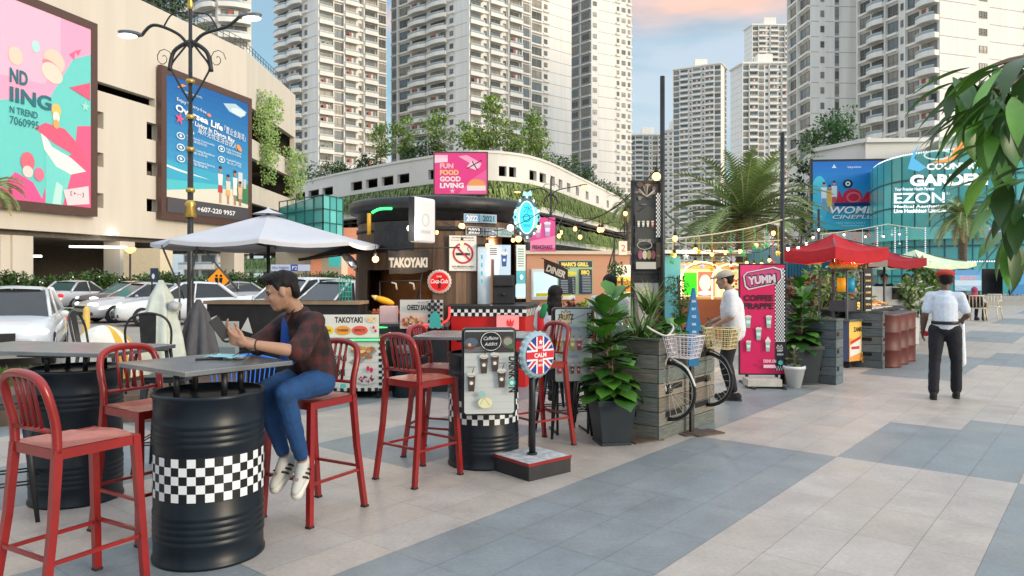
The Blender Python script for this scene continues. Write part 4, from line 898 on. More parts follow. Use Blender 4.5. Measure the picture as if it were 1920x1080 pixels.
    m_ = MB(); m_.tube([(-hw*.7,L_/2+.01,.40),(hw*.7,L_/2+.01,.40)],.03,6); m_.build('rear_trim','plastic_black',t)
    return t
RX = UA-R(90)                                           # rotz of a car whose front (-Y) points to -U ... along the road
def oncoming(px, D): return (X(px,D), D, -.05)
c = car('white saloon parked nose towards the left tables, kidney-shaped grille','car_white',(X(20,15.4),15.4,-.205),R(27),4.5,1.84,1.50,front_logo=True)
m_ = MB(); m_.C((240,240,242)); m_.ell((0,-2.22,.76),(.045,.03,.045),10,6); o = m_.build('badge','paint',c)
car('silver saloon seen from behind near the hedge, second car from the left','car_silver',(X(148,37),37,-.205),math.pi+R(-9),4.3,1.72,1.47,plate='JSK 2207')
car('silver saloon driving towards the camera, cut by the draped white cloth','car_silver',(X(268,28.5),28.5,-.205),R(-38),4.5,1.78,1.45)
car('dark saloon at the hedge, half hidden behind the moving silver saloon','car_dark',(X(240,35.5),35.5,-.205),R(-30),4.4,1.76,1.44)
car('white saloon passing behind the lamp post, side and rear window showing','car_white',(X(352,26.5),26.5,-.205),R(-62),4.6,1.8,1.50)
car('grey saloon farther off to the left of the seated man face','car_grey',(X(432,36),36,-.205),R(-55),4.3,1.75,1.42)
car('white people carrier behind the seated man head','car_white',(X(556,23),23,-.205),R(-25),4.6,1.82,1.66,suv=True)
car('pale blue grey hatchback with open side mirror, right of the seated man','car_silver',(X(625,22),22,-.205),R(-32),4.2,1.76,1.58,hatch=True)
# ---- lamp posts
def street_lamp(label, loc, h, arm, rz, lampmat, group='twin-arm street lamps', gold=True, sc=1.):
    t = thing('street_lamp', label, 'street lamp', loc, rz, group); m_ = MB()
    m_.lathe([(.16*sc,0),(.16*sc,.5),(.10*sc,.6),(.085*sc,1.2),(.07*sc,h*.62),(.06*sc,h*.62),(.045*sc,h),(.02,h+.15)],14); m_.build('pole','black_metal',t)
    if gold:
        m_ = MB()
        for z in (h*.30,h*.44,h*.56,h*.655,h*.76): m_.lathe([(.09*sc,z-.06),(.12*sc,z-.03),(.12*sc,z+.03),(.09*sc,z+.06)],12)
        m_.lathe([(.13*sc,h*.36),(.16*sc,h*.365),(.11*sc,h*.39),(.15*sc,h*.40),(.09*sc,h*.41)],12); m_.lathe([(.05,h-.25),(.09,h-.15),(.03,h+.1),(.05,h+.18),(.01,h+.42)],10); m_.build('gold_ring','gold',t)
    s_ = h/9.6; zc = h*.905
    for sg in (-1,1):
        m_ = MB(); A_ = [(sg*.02,0,zc-.42*s_),(sg*.35*s_,0,zc-.05*s_),(sg*1.0*s_,0,zc+.18*s_),(sg*arm*.98,0,zc+(-.12 if sg < 0 else .45)*s_)]
        pts = [Vector(p) for p in catmull(A_,6)]; m_.tube(pts,[.045*s_]*len(pts),8)
        lh = pts[-1]
        m_.tube([Vector(p) for p in catmull([(sg*.05,0,zc-.30*s_),(sg*.25*s_,0,zc-.55*s_),(sg*.52*s_,0,zc-.95*s_),(sg*.40*s_,0,zc-1.3*s_),(sg*.03,0,zc-1.95*s_)],5)],.03*s_,6)
        m_.tube([Vector(p) for p in catmull([(sg*.02,0,zc-.25*s_),(sg*.45*s_,0,zc-.55*s_),(sg*.58*s_,0,zc-1.1*s_)],5)],[.06*s_]*11,6)
        m_.tube([Vector(p) for p in catmull([(sg*.10,0,zc+.55*s_),(sg*.5*s_,0,zc+.5*s_),(sg*.75*s_,0,zc+.1*s_)],5)],.025*s_,6)
        cx = sg*.74*s_
        sp = [(cx+(.30-.02*k)*s_*math.cos(k*.7)*.8,0,zc-(.75)*s_+(.30-.02*k)*s_*math.sin(k*.7)) for k in range(13)]; m_.tube(sp,.008*s_+.004,4)
        am = m_.build('lamp_arm','black_metal',t)
        m_ = MB(); m_.T = Matrix.Translation((lh.x+sg*.30*s_,0,lh.z+.03*s_)) @ Matrix.Rotation(-sg*.12,4,'Y'); m_.ell((0,0,.02),(.36*s_,.15*s_,.085*s_),14,8); hd = m_.build('lamp_head','rail_metal',am)
        m_ = MB(); m_.T = Matrix.Translation((lh.x+sg*.36*s_,-.03*s_,lh.z-.03*s_)); m_.ell((0,0,0),(.27*s_,.125*s_,.07*s_),14,6); m_.build('lens',lampmat,hd)
    return t
street_lamp('tall black gold-ringed lamp post with two white lamps before the blue billboard',(X(357,20),20,-.205),9.15,1.3,R(4),'lamp_white')
street_lamp('black lamp post with two orange lamps before the sloping car park wall',(X(1033,52),52,0),8.2,2.1,R(8),'lamp_warm',gold=False,sc=1.3)
street_lamp('small far lamp post left of the tall menu frame, scrolls below its top',(X(1171,64),64,0),6.6,2.0,R(8),'lamp_warm',gold=False,sc=1.4)
t = thing('uplight_lamp','lit bowl lamp on a thin post in front of the parking building column','street lamp',(X(244,40),40,-.205)); m_ = MB(); m_.tube([(0,0,0),(0,0,2.9)],.05,8); m_.build('pole','black_metal',t); m_ = MB(); m_.lathe([(.04,2.9),(.25,3.05),(.30,3.2),(.02,3.22)],14); m_.build('lamp_bowl','lamp_warm',t)
# yellow diamond pedestrian sign
t = thing('warning_sign','yellow diamond pedestrian crossing sign beyond the cars','road sign',(X(411,30),30,-.205)); m_ = MB(); m_.tube([(0,0,0),(0,0,1.9)],.035,8); m_.build('pole','rail_metal',t)
A = Art(1,1,.004); A.B = lambda x, y, z: (x-.5, -.06-z, 1.05+y); A.pg([(.5,0),(1,.5),(.5,1),(0,.5)],(24,20,14)); A.pg([(.5,.04),(.96,.5),(.5,.96),(.04,.5)],(248,158,24)); A.el(.42,.66,.05,.05,(20,16,12)); A.el(.60,.66,.05,.05,(20,16,12)); A.pg([(.35,.58),(.48,.58),(.50,.28),(.40,.28)],(20,16,12)); A.pg([(.54,.58),(.67,.58),(.62,.28),(.54,.28)],(20,16,12)); A.build('sign_plate','print',t)
# parking sign boards
def small_sign(label, px0, px1, py0, py1, D, draw, mat='print', rz=0, foot=True, frame='black_metal', name='sign_board', cat='sign', posts=True, dep=.03):
    w = (px1-px0)/F*D; h = (py1-py0)/F*D; loc = P(px0,py1,D); t = thing(name, label, cat, loc, rz); A = Art(w,h,.0015 if D < 15 else .006); A.z = .001; draw(A); A.build('sign_face', mat, t)
    m_ = MB(); m_.box(-.004,.0005,-.004,w+.004,dep,h+.004)
    if posts:
        for x in (w*.12,w*.88): m_.box(x-.02,dep+.001,-loc.z+.001,x+.02,dep+.041,h*.9)
    m_.build('panel' if not posts else 'panel_and_posts', frame, t); return t
small_sign('small white and blue building name sign beyond the man head',508,582,496,508,44,lambda A:(A.rect(0,0,A.w,A.h,(190,200,225)),A.rect(A.w*.5,0,A.w*.68,A.h,(40,80,170)),A.text('MALL PARKING',A.w*.04,A.h*.3,A.h*.4,(60,90,170),fit=A.w*.42),A.text('P2',A.w*.54,A.h*.2,A.h*.6,(240,240,250))))
small_sign('dark blue poster totem left of the hedge gap',282,296,503,528,27,lambda A:(A.rect(0,0,A.w,A.h,(40,50,70)),A.el(A.w*.4,A.h*.4,A.w*.2,A.h*.2,(200,210,220))))
# yellow bollard
t = thing('bollard','yellow plastic caution bollard on the road edge beside the white saloon','bollard',(X(162,21),21,-.205)); m_ = MB(); m_.C((222,186,90)); m_.lathe([(.16,0),(.16,.08),(.10,.12),(.085,.75),(.07,.80),(.03,.86),(0,.87)],14); m_.build('body','paint',t)
A = Art(.1,.3); A.B = lambda x, y, z: (x-.05,-.103-z,.3+y); A.text('NO',.01,.14,.05,(60,50,30),fit=.07); A.text('STOP',.0,.05,.04,(60,50,30),fit=.09); A.build('lettering','print',t)
# white chain line
m_ = MB(); m_.C((240,240,240)); m_.tube([P(100,577,30),P(210,579,30)],.02,6); tag(m_.build('barrier_rail','paint'),'thin white rail in front of the hedge beside the rear-facing silver saloon','barrier')
# ============================================================ stools, drum tables
M('red_metal',(.26,.011,.009),rough=.30,lincol=True,var=.18,scale=5,coat=.3); M('red_seat',(.46,.12,.075),rough=.36,lincol=True,var=.16,scale=6,coat=.25)  # seat red faded by wear, also paled for the sky's sheen on it
M('drum_paint',(.006,.011,.017),rough=.36,lincol=True,var=.35,scale=4,coat=.0,spec=.35); wear('red_metal',(.05,.012,.01),34,.68,.03,amount=.8); wear('red_seat',(.30,.035,.02),9,.52,.16,amount=.8); wear('drum_paint',(.05,.055,.06),22,.66,.05,amount=.5)
M('drum_top',(.05,.05,.05),rough=.5,lincol=True,var=.4)
M('table_steel',(.27,.28,.28),rough=.27,lincol=True,metal=.75,var=.22,scale=4,bump=.1); M('white_paint',(.78,.79,.78),rough=.45,lincol=True,var=.04); M('black_seat',(.03,.032,.035),rough=.4,lincol=True,var=.2)
def bar_stool(label, loc, rz, group='red metal bar stools', H=.765):
    """front is local -Y, backrest at +Y"""
    t = thing('bar_stool', label, 'bar stool', loc, rz, group)
    s = MB(); s.smooth = True                                          # dished seat
    n = 10; top = []; 
    def zz(x, y): return H-.018*math.cos(min(abs(x)/.19,1)*math.pi/2)*math.cos(min(abs(y-.01)/.2,1)*math.pi/2)+(.006*math.cos(x*16) if y < -.12 else 0)
    for i in range(n+1):
        for j in range(n+1):
            x = -.19+.38*i/n; y = -.20+.40*j/n; top.append(s.pt((x,y,zz(x,y))))
    for i in range(n):
        for j in range(n): a = i*(n+1)+j; s.face([top[a],top[a+n+1],top[a+n+2],top[a+1]])
    s.build('seat','red_seat',t)
    s = MB()
    for q in ((-.19,-.2,.19,-.185),(-.19,.185,.19,.2),(-.19,-.185,-.175,.185),(.175,-.185,.19,.185)): s.box(q[0],q[1],H-.05,q[2],q[3],H-.0035)
    s.build('apron','red_metal',t)
    for sx in (-1,1):
        s = MB(); s.T = Matrix.Translation((0,0,0)); s.tube([(sx*.205,-.225,0),(sx*.176,-.186,H-.005)],[.024,.026],4,True,1,False); s.build('leg','red_metal',t)
        s = MB(); s.tube([(sx*.21,.27,0),(sx*.19,.215,H*.55),(sx*.178,.188,H-.005)],[.023,.024,.026],4,True,1,False); s.build('leg','red_metal',t)
    s = MB(); pts = [(-.178,.188,H-.02),(-.180,.195,H+.10),(-.182,.225,H+.22),(-.160,.245,H+.295),(-.10,.252,H+.328),(0,.256,H+.338),(.10,.252,H+.328),(.160,.245,H+.295),(.182,.225,H+.22),(.180,.195,H+.10),(.178,.188,H-.02)]
    s.tube([Vector(p) for p in catmull(pts,4)],.0215,7); s.tube([(-.18,.197,H+.075),(.18,.197,H+.075)],.012,6)
    for x in (-.072,-.024,.024,.072): s.tube([(x,.197,H+.075),(x,.226,H+.22),(x,.250,H+.33)],.0095,6)
    s.build('backrest','red_metal',t)
    s = MB(); zf, zs_ = .28, .20
    def lx(z, back): return (.205-(.029)*z/H, -(.225-.039*z/H)) if not back else (.21-.03*z/H, .27-.08*z/H)
    a = lx(zf,0); s.bar((-a[0],a[1],zf),(a[0],a[1],zf),.017); a = lx(zf,1); s.bar((-a[0],a[1]-.002,zf),(a[0],a[1]-.002,zf),.017)
    for sx in (-1,1): b = lx(zf-.02,0); c = lx(zf-.02,1); s.bar((sx*b[0],b[1],zf-.02),(sx*c[0],c[1],zf-.02),.017)
    s.build('footrail','red_metal',t)
    for sx in (-1,1):
        for q in ((sx*.205,-.225),(sx*.21,.27)): s = MB(); s.bc(q[0],q[1],.008,.04,.04,.016); s.build('foot_cap','plastic_black',t)
    return t
RZG = UA-R(90)
def v2(p): return Vector((p[0],p[1],0))
sA = bar_stool('nearest red bar stool at the left edge, cut by the bottom of the picture', (-2.11,3.60,0), frot(.50,.87))
dup(sA,(-2.20,4.52,0),frot(.84,-.54),'red bar stool directly behind the nearest black drum table, its rounded back to the left')
dup(sA,(-1.30,4.83,0),frot(-.50,-.87),'red bar stool the seated man in the plaid shirt sits on')
dup(sA,(-.70,5.70,0),frot(.62,.78),'red bar stool in front at the second drum table, left of the cup menu board')
dup(sA,(-.60,6.42,0),frot(.95,-.30),'red bar stool behind the front one at the second drum table, half hidden by it')
dup(sA,(.22,6.75,0),frot(-.80,-.60),'red bar stool right of the second drum table, behind the round flag sign post')
RIBS = [.13,.165,.20,.235,.27,.645,.68,.715,.75]
def drum_prof(H=.91, r=.287):
    p = [(r*.98,.0),(r+.008,.004),(r+.008,.02),(r,.028)]
    z = .03
    zs_ = sorted(RIBS)
    for q in zs_: p += [(r,q-.016),(r+.0045,q-.007),(r+.0045,q+.007),(r,q+.016)]
    p += [(r,H-.03),(r+.010,H-.022),(r+.012,H-.008),(r+.006,H),(r-.004,H),(r-.008,H-.018),(.001,H-.02)]
    return p
def drum_table(label, loc, rz, topdef, group='black drum tables', checker=True, hasleg=True, phase=0.):
    t = thing('drum_table', label, 'table', loc, rz, group)
    m_ = MB(); m_.lathe(drum_prof(),56); m_.face([m_.pt((.28*math.cos(2*math.pi*i/40),.28*math.sin(2*math.pi*i/40),.001)) for i in range(40)][::-1],False); m_.build('drum','drum_paint',t)
    if checker:
        A = MB(); A.C((226,230,232)); n = 40; r = .2897
        B_ = MB(); B_.C((12,14,17)); B_.lathe([(.2878,.355),(.2878,.593)],56)
        for i in range(n):
            for j in range(5):
                if (i+j) % 2 == 0:
                    a0 = 2*math.pi*i/n+phase; a1 = a0+2*math.pi/n; z0 = .36+.0455*j
                    A.poly([(r*math.cos(a0),r*math.sin(a0),z0),(r*math.cos(a1),r*math.sin(a1),z0),(r*math.cos(a1),r*math.sin(a1),z0+.0455),(r*math.cos(a0),r*math.sin(a0),z0+.0455)])
        b_ = B_.build('sticker_band','paint',t); A.build('white_checks','print',b_)
    for sx in (-1,1):
        for sy in (-1,1):
            m_ = MB(); m_.cyl(sx*.13,sy*.12,.892,1.022,.016,None,10); m_.build('leg','black_metal',t)
    (cx,cy,wx,wy,r2) = topdef
    m_ = MB(); m_.bc(cx,cy,1.036,wx,wy,.028,r2); m_.build('table_top','table_steel',t,bevel=.004)
    m_ = MB(); m_.bc(cx,cy,1.0,.36,.34,.016,r2); m_.build('top_bracket','black_metal',t)
    return t
drum_table('nearest black drum table with a checkered band, in front of the seated man',(-1.69,4.15,0),0,(-.075,.14,.72,.66,R(-37)))
drum_table('black drum table at the left behind the nearest red stool',(-3.03,5.17,0),0,(-.12,.0,1.35,.66,R(-12)),checker=False)
drum_table('second black drum table with a checkered band, half hidden by the cup menu board',(-.235,6.14,0),0,(-.02,.14,1.02,.66,R(-8)),phase=.03)
# tolix-like black metal stools and armchairs
def metal_stool(label, loc, rz, H=.76, group='black backless metal stools'):
    t = thing('metal_stool', label, 'stool', loc, rz, group); m_ = MB(); m_.bc(0,0,H-.008,.32,.32,.016); m_.box(-.155,-.155,H-.05,.155,.155,H-.017); m_.build('seat','black_seat',t,bevel=.01)
    for a in (-1,1):
        for b in (-1,1):
            m_ = MB(); m_.tube([(a*.21,b*.21,0),(a*.135,b*.135,H-.05)],[.014,.032],6,True,.6); m_.build('leg','black_metal',t)
    m_ = MB(); k = .185
    for z in (.24,.26): 
        for p, q in (((-k,-k),(k,-k)),((k,-k),(k,k)),((k,k),(-k,k)),((-k,k),(-k,-k))): m_.tube([(*p,z),(*q,z)],.006,5)
    m_.build('footrail','black_metal',t); return t
s0_ = metal_stool('black metal stool behind the fruit frappe menu board, left one',(.50,7.25,0),R(20))
dup(s0_,(.83,7.55,0),R(-10),'black metal stool behind the fruit frappe menu board, right one beside the fig plant')
dup(s0_,(-2.72,5.9,0),R(8),'black metal stool between the left drum table and the stool behind the nearest drum')
dup(s0_,(-3.25,4.72,0),R(30),'black metal stool in front of the left drum table, mostly behind the nearest red stool')
def arm_chair(label, loc, rz, mat='black_metal', group='black round-backed metal chairs'):
    t = thing('metal_chair', label, 'chair', loc, rz, group); H = .45; m_ = MB(); m_.bc(0,0,H,.40,.40,.02); m_.build('seat','black_seat' if mat=='black_metal' else mat,t,bevel=.01)
    for a in (-1,1):
        for b in (-1,1):
            m_ = MB(); m_.tube([(a*.22,b*.22,0),(a*.17,b*.17,H-.01)],[.013,.022],6); m_.build('leg',mat,t)
    m_ = MB(); pts = [(-.21,.19,H),(-.225,.23,H+.22),(-.16,.27,H+.36),(0,.29,H+.41),(.16,.27,H+.36),(.225,.23,H+.22),(.21,.19,H)]; m_.tube([Vector(p) for p in catmull(pts,4)],.013,6)
    m_.poly([(-.07,.215,H+.01),(.07,.215,H+.01),(.085,.283,H+.40),(-.085,.283,H+.40)]); m_.poly([(-.085,.289,H+.40),(.085,.289,H+.40),(.07,.221,H+.01),(-.07,.221,H+.01)]); m_.build('backrest',mat,t); return t
# ============================================================ A small low table group at the left rear (chairs there)
a0 = arm_chair('black round-backed chair in front of the draped cloths',(-3.98,8.2,.28),frot(-.3,.9))
dup(a0,(-4.65,8.4,.28),frot(.9,.2),'black round-backed chair in front of the striped cushion')
g = MB(); g.bc(-4.5,8.65,.14,2.4,1.9,.276,R(10)); tag(g.build('platform',M('deck_wood',(.12,.08,.055),rough=.7,lincol=True,var=.3,stretch=(1,12,1))),'dark low wooden platform carrying the round-backed chairs and cushion','platform')
# striped dome cushion
t = thing('striped_cushion','yellow and white striped rounded cushion chair on the low platform','cushion',(-4.95,9.0,.28),R(-20)); m_ = MB()
for k in range(9):
    m_.C((218,176,70) if k % 2 == 0 else (236,232,222)); m_.lathe([(.42*math.sin(R(a))*1.0,.0+.66*math.cos(R(a))) for a in range(90,-1,-9)],3,a0=2*math.pi*k/18-.3,a1=2*math.pi*(k+1)/18-.3)
m_.C((228,224,214)); m_.lathe([(.42*math.sin(R(a)),.66*math.cos(R(a))) for a in range(90,-1,-9)],20,a0=2*math.pi*9/18-.3,a1=2*math.pi-.3); m_.build('cover','matte',t)
m_ = MB(); m_.C((60,56,52)); m_.lathe([(.43,0),(.43,.04),(.1,.04)],24); m_.build('base','matte',t)
# draped cloths on stands
def cloth(label, loc, h, w, col, seed, group='cloths draped over stands'):
    rng = random.Random(seed); t = thing('draped_cloth', label, 'cloth', loc, 0, group); m_ = MB(); m_.C(col); rings = []; n = 66; ph = [rng.uniform(0,6) for _ in range(4)]
    zs_ = [h,h*.985,h*.93,h*.85,h*.7,h*.5,h*.25,.12+rng.random()*.04]
    for i, z in enumerate(zs_):
        f = (h-z)/h; r = w*(.05+.16*min(1,f*6)+.32*f); row = []
        for j in range(n):
            a = 2*math.pi*j/n; k = 1+.30*min(1,f*2)*math.sin(6*a+ph[0]+2*f)+.16*f*math.sin(11*a+ph[1]+3*f); row.append(m_.pt((r*k*math.cos(a)*.95,r*k*math.sin(a)*.7,z+(.05*math.sin(3*a+ph[2]) if i == len(zs_)-1 else 0))))
        rings.append(row)
    for r0, r1 in zip(rings, rings[1:]):
        for j in range(n): m_.face([r0[j],r1[j],r1[(j+1)%n],r0[(j+1)%n]],True)
    m_.face(rings[0],True); m_.build('fabric','matte',t); return t
cloth('pale grey green cloth draped over a closed parasol',(X(302,9.6),9.6,.0),1.48,.62,(205,214,206),1)
cloth('dark grey cloth draped over a stand, right of the pale one',(X(372,9.9),9.9,0),1.22,.55,(92,94,102),2)
# low black counter wall with timber top behind the man
M('wood_top',(.30,.22,.15),rough=.6,lincol=True,var=.2,stretch=(1,10,1)); M('black_board',(.018,.018,.02),rough=.6,lincol=True,var=.3)
w0 = Vector((X(388,10.4),10.4,0)); w1 = Vector((X(672,10.2),10.2,0)); ang = math.atan2((w1-w0).y,(w1-w0).x)
t = thing('counter_wall','long low black counter wall with timber top behind the seated man','counter',w0,ang); L_ = (w1-w0).length
m_ = MB(); m_.box(0,0,.0,L_,.35,1.14); m_.build('wall','black_board',t); m_ = MB(); m_.box(-.03,-.05,1.1402,L_+.03,.40,1.185); m_.build('counter_top','wood_top',t)
m_ = MB(); A = Art(.9,.7); A.B = lambda x, y, z: (.05+x, -.003-z, .28+y); A.rect(.05,.02,.42,.62,(196,206,208)); A.ring(.24,.42,.10,.10,.03,(60,66,70)); A.el(.24,.42,.04,.04,(90,100,104)); A.rect(.1,.08,.36,.26,(150,170,176)); A.pg([(.45,.5),(.55,.68),(.62,.45)],(220,224,224)); A.pg([(.0,.66),(.1,.7),(.06,.5)],(220,224,224)); A.build('poster','print',t)
# blue wire frame chair and green wire rack
m_ = MB()
def wire_rack(label, loc, rz, col, name, w=.32, h=.5):
    m_ = MB(); m_.C(col)
    for x in [i*w/4-w/2 for i in range(5)]: m_.tube([(x,0,0),(x,0,h),(x*.6,.05,h+.08)],.007,5)
    for z in [h*i/4 for i in range(5)]: m_.tube([(-w/2,0,z),(w/2,0,z)],.007,5)
    for k in range(4): m_.tube([(-w/2+k*w/4,-.004,0),(-w/2+(k+1)*w/4,-.004,h)],.004,4)
    return tag(m_.build(name,'paint',loc=loc,rz=rz), label, 'rack')
wire_rack('small teal wire rack standing on the black counter wall',(X(641,10.0),10.2,1.186),R(12),(40,150,140),'wire_rack',w=.16,h=.26)
t = thing('wire_chair','bright blue wire chair seen under the nearest table top','chair',(X(455,6.4),6.4,0),R(15)); m_ = MB(); m_.C((20,110,215))
pts = [(-.28,.05,.78),(-.15,.16,.82),(.05,.2,.84),(.28,.1,.80)]; m_.tube([Vector(p) for p in catmull(pts,5)],.010,6)
for k in range(14): x = -.27+.54*k/13; m_.tube([(x,.05+.13*math.sin((x+.28)*5.6),.79+.03*math.sin((x+.28)*5)),(x*.9,.02,.60),(x*.7,-.05,.45)],.005,5)
pts = [(-.20,-.05,.45),(-.18,-.25,.44),(.18,-.25,.44),(.20,-.05,.45),(-.20,-.05,.45)]; m_.tube(pts,.010,6); m_.build('wire_seat','paint',t)
for a, b in ((-1,-1),(1,-1),(-1,1),(1,1)): m_ = MB(); m_.C((20,100,200)); m_.tube([(a*.16,-.12+b*.12,.44),(a*.22,-.12+b*.2,0)],.011,6); m_.build('leg','paint',t)
# things on the man's table
o = MB(); o.C((18,18,20)); o.box(-.075,-.035,0,.075,.035,.009); tag(o.build('mobile_phone','paint',loc=(X(395,4.4),4.38,1.051),rz=R(20),bevel=.003),'black phone lying flat on the nearest drum table','phone')
m_ = MB(); m_.C((150,208,214)); rng = random.Random(2); rows = []
for i in range(7):
    rows.append([m_.pt((-.11+.22*i/6, -.07+.14*j/5+.006*math.sin(i), .004+.012*abs(math.sin(i*1.3+j*.9))+.004)) for j in range(6)])
for i in range(6):
    for j in range(5): m_.face([rows[i][j],rows[i+1][j],rows[i+1][j+1],rows[i][j+1]],True)
o = m_.build('face_mask','matte',loc=(X(430,4.45),4.42,1.051),rz=R(-15)); tag(o,'pale blue paper face mask lying beside the black phone on the table','mask')
m_ = MB(); m_.C((20,20,22)); pts = [(.0,0,.006),(.06,.05,.05),(.10,.02,.08),(.13,-.03,.05),(.10,-.06,.006),(.03,-.03,.006)]; m_.tube([Vector(p) for p in catmull(pts,5)],.0025,5); tag(m_.build('earphone_cable','paint',loc=(-1.66,4.37,1.052)),'thin black cable loop on the nearest table by the hands of the man','cable')
# ============================================================ sign boards by the drums
def cup(A, x, y, s, body, top, tp='dome'):
    A.pg([(x-s*.26,y+s*.62),(x+s*.26,y+s*.62),(x+s*.18,y-s*.4),(x-s*.18,y-s*.4)], body); A.pg([(x-s*.2,y+s*.3),(x+s*.2,y+s*.3),(x+s*.17,y),(x-s*.17,y)], tuple(int(min(255,c*1.25+20)) for c in body)); A.el(x,y+s*.12,s*.11,s*.11,(225,232,228),12)
    A.el(x,y+s*.66,s*.29,s*.16,top,14); A.rect(x-s*.28,y+s*.56,x+s*.28,y+s*.63,tuple(int(c*.85) for c in top)); A.line([(x+s*.05,y+s*.78),(x+s*.14,y+s*1.05)],s*.05,(50,50,50))
def drink_on(A, x, y, s, c=(26,30,32), rot=-math.pi/2):
    A.text('DRINK',x,y,s,c,rot=rot,bold=.045,fit=s*3.1); yy = y-s*3.55
    A.star(x+s*.36,yy,s*.62,s*.42,10,(60,170,160)); A.el(x+s*.36,yy,s*.28,s*.28,(200,230,224),12); A.text('N',x,yy-s*.6,s,c,rot=rot,bold=.045,fit=s*.72)
def lightbox(label, loc, rz, w, h, d, draw, group='framed drink menu boards'):
    t = thing('menu_board', label, 'menu board', loc, rz, group); m_ = MB(); m_.box(0,0,0,w,d,h); m_.build('case','drum_paint',t,bevel=.03)
    A = Art(w,h,.0008); A.z = .001; draw(A); A.build('menu_face','print',t); return t
def corner_rect(A, x0, y0, x1, y1, r, c):
    p = []
    for cx, cy, a in ((x1-r,y1-r,0),(x0+r,y1-r,90),(x0+r,y0+r,180),(x1-r,y0+r,270)):
        for k in range(5): p.append((cx+r*math.cos(R(a+k*22.5)),cy+r*math.sin(R(a+k*22.5))))
    A.pg(p,c)
def m1(A):
    w, h = A.w, A.h; e = .018; corner_rect(A,e,e,w-e,h-e,.02,(196,200,196)); rng = random.Random(1)
    for k in range(1,9): A.rect(e,h*.08*k,w-e,h*.08*k+.002,(176,182,178))
    A.rect(e+.002,h*.72,w-e-.002,h-e-.012,(58,56,56)); A.pg([(e+.004,h*.72),(w*.5,h*.74),(w*.45,h*.80),(e+.004,h*.76)],(104,104,108)); A.el(w*.16,h*.80,w*.10,h*.045,(110,64,52)); A.el(w*.17,h*.84,w*.12,h*.05,(84,100,116)); A.el(w*.14,h*.81,w*.03,h*.02,(226,170,130)); A.el(w*.84,h*.84,w*.11,h*.07,(96,84,70)); A.el(w*.84,h*.845,w*.08,h*.045,(150,150,140)); A.el(w*.9,h*.79,w*.06,h*.03,(60,110,60))
    A.el(w*.53,h*.85,w*.20,h*.115,(20,22,24)); A.ring(w*.53,h*.85,w*.19,h*.108,w*.012,(226,226,220)); A.text('Caffeine',w*.53,h*.865,h*.04,(236,236,230),fit=w*.27,al='c',rot=.05,shear=.3); A.text('Addict',w*.53,h*.80,h*.042,(236,236,230),fit=w*.24,al='c',rot=.05,shear=.3)
    for x, y, t_ in ((.40,.56,'CARAMEL'),(.60,.58,'LATTE'),(.17,.36,'MOCHA'),(.72,.40,'CREMA')): cup(A,w*x,h*y,w*.29,(72,56,48),(206,204,196)); A.text(t_,w*x,h*y+w*.31,h*.022,(60,60,60),fit=w*.15,al='c')
    A.el(w*.36,h*.26,w*.06,h*.035,(150,190,186)); A.el(w*.42,h*.16,w*.13,h*.06,(226,222,176)); A.line([(w*.32,h*.14),(w*.40,h*.22),(w*.5,h*.13)],w*.012,(176,184,140))
    drink_on(A,w*.855,h*.68,w*.135)
D = 5.78; lightbox('black framed coffee menu board reading Caffeine Addict hung on the second drum',P(866,781,5.62),R(6),.415,.67,.09,m1)
def m2(A):
    w, h = A.w, A.h; e = .016; corner_rect(A,e,e,w-e,h-e,.02,(188,196,196)); A.star(w*.30,h*.86,w*.21,w*.15,11,(40,36,36)); A.star(w*.30,h*.86,w*.19,w*.13,11,(206,190,150)); A.text('FRUITZ',w*.12,h*.84,h*.07,(30,28,28),fit=w*.38,bold=.03,shear=.2)
    A.line([(w*.46,h*.84),(w*.78,h*.91)],w*.01,(90,90,90)); A.text('Fruit Pudding',w*.10,h*.71,h*.05,(120,170,176),fit=w*.55,shear=.3); A.text('Mix On Juice',w*.10,h*.34,h*.05,(120,170,176),fit=w*.5,shear=.3)
    for i, c in enumerate(((170,140,60),(120,110,90),(196,180,90),(190,70,80))): cup(A,w*(.14+.16*i),h*.49,w*.24,c,(226,224,216))
    for i, c in enumerate(((196,60,80),(80,70,60),(110,60,50),(150,50,60))): cup(A,w*(.14+.15*i),h*.17,w*.19,c,(226,224,216))
    A.pg([(w*.9,h*.96),(w*.975,h*.96),(w*.975,h*.5),(w*.92,h*.6)],(170,110,90)); A.el(w*.93,h*.62,w*.035,h*.03,(220,90,90)); A.el(w*.93,h*.52,w*.035,h*.04,(80,140,90)); A.star(w*.90,h*.2,w*.13,w*.07,12,(30,32,34))
    for i, s_ in enumerate(('KEEP','CALM','AND','DRINK')): A.text(s_,w*.915,h*(.25-.05*i),h*.035,(190,190,170),fit=w*.11,al='c',bold=.02)
    drink_on(A,w*.80,h*.93,w*.125)
lightbox('black framed fruit drink menu board beside the fig plant, leftmost letters drawn spiky',P(1038,719,7.0),R(12),.395,.715,.12,m2)
t0 = thing('board_stand','black metal stand holding the fruit menu board','stand',(P(1040,719,7.12).x,7.16,0),R(12)); m_ = MB()
for x in (.03,.34): m_.tube([(x,.0,0),(x,.0,.56)],.013,6); m_.tube([(x,.0,.02),(x,.3,.02)],.012,6)
m_.build('post','black_metal',t0)
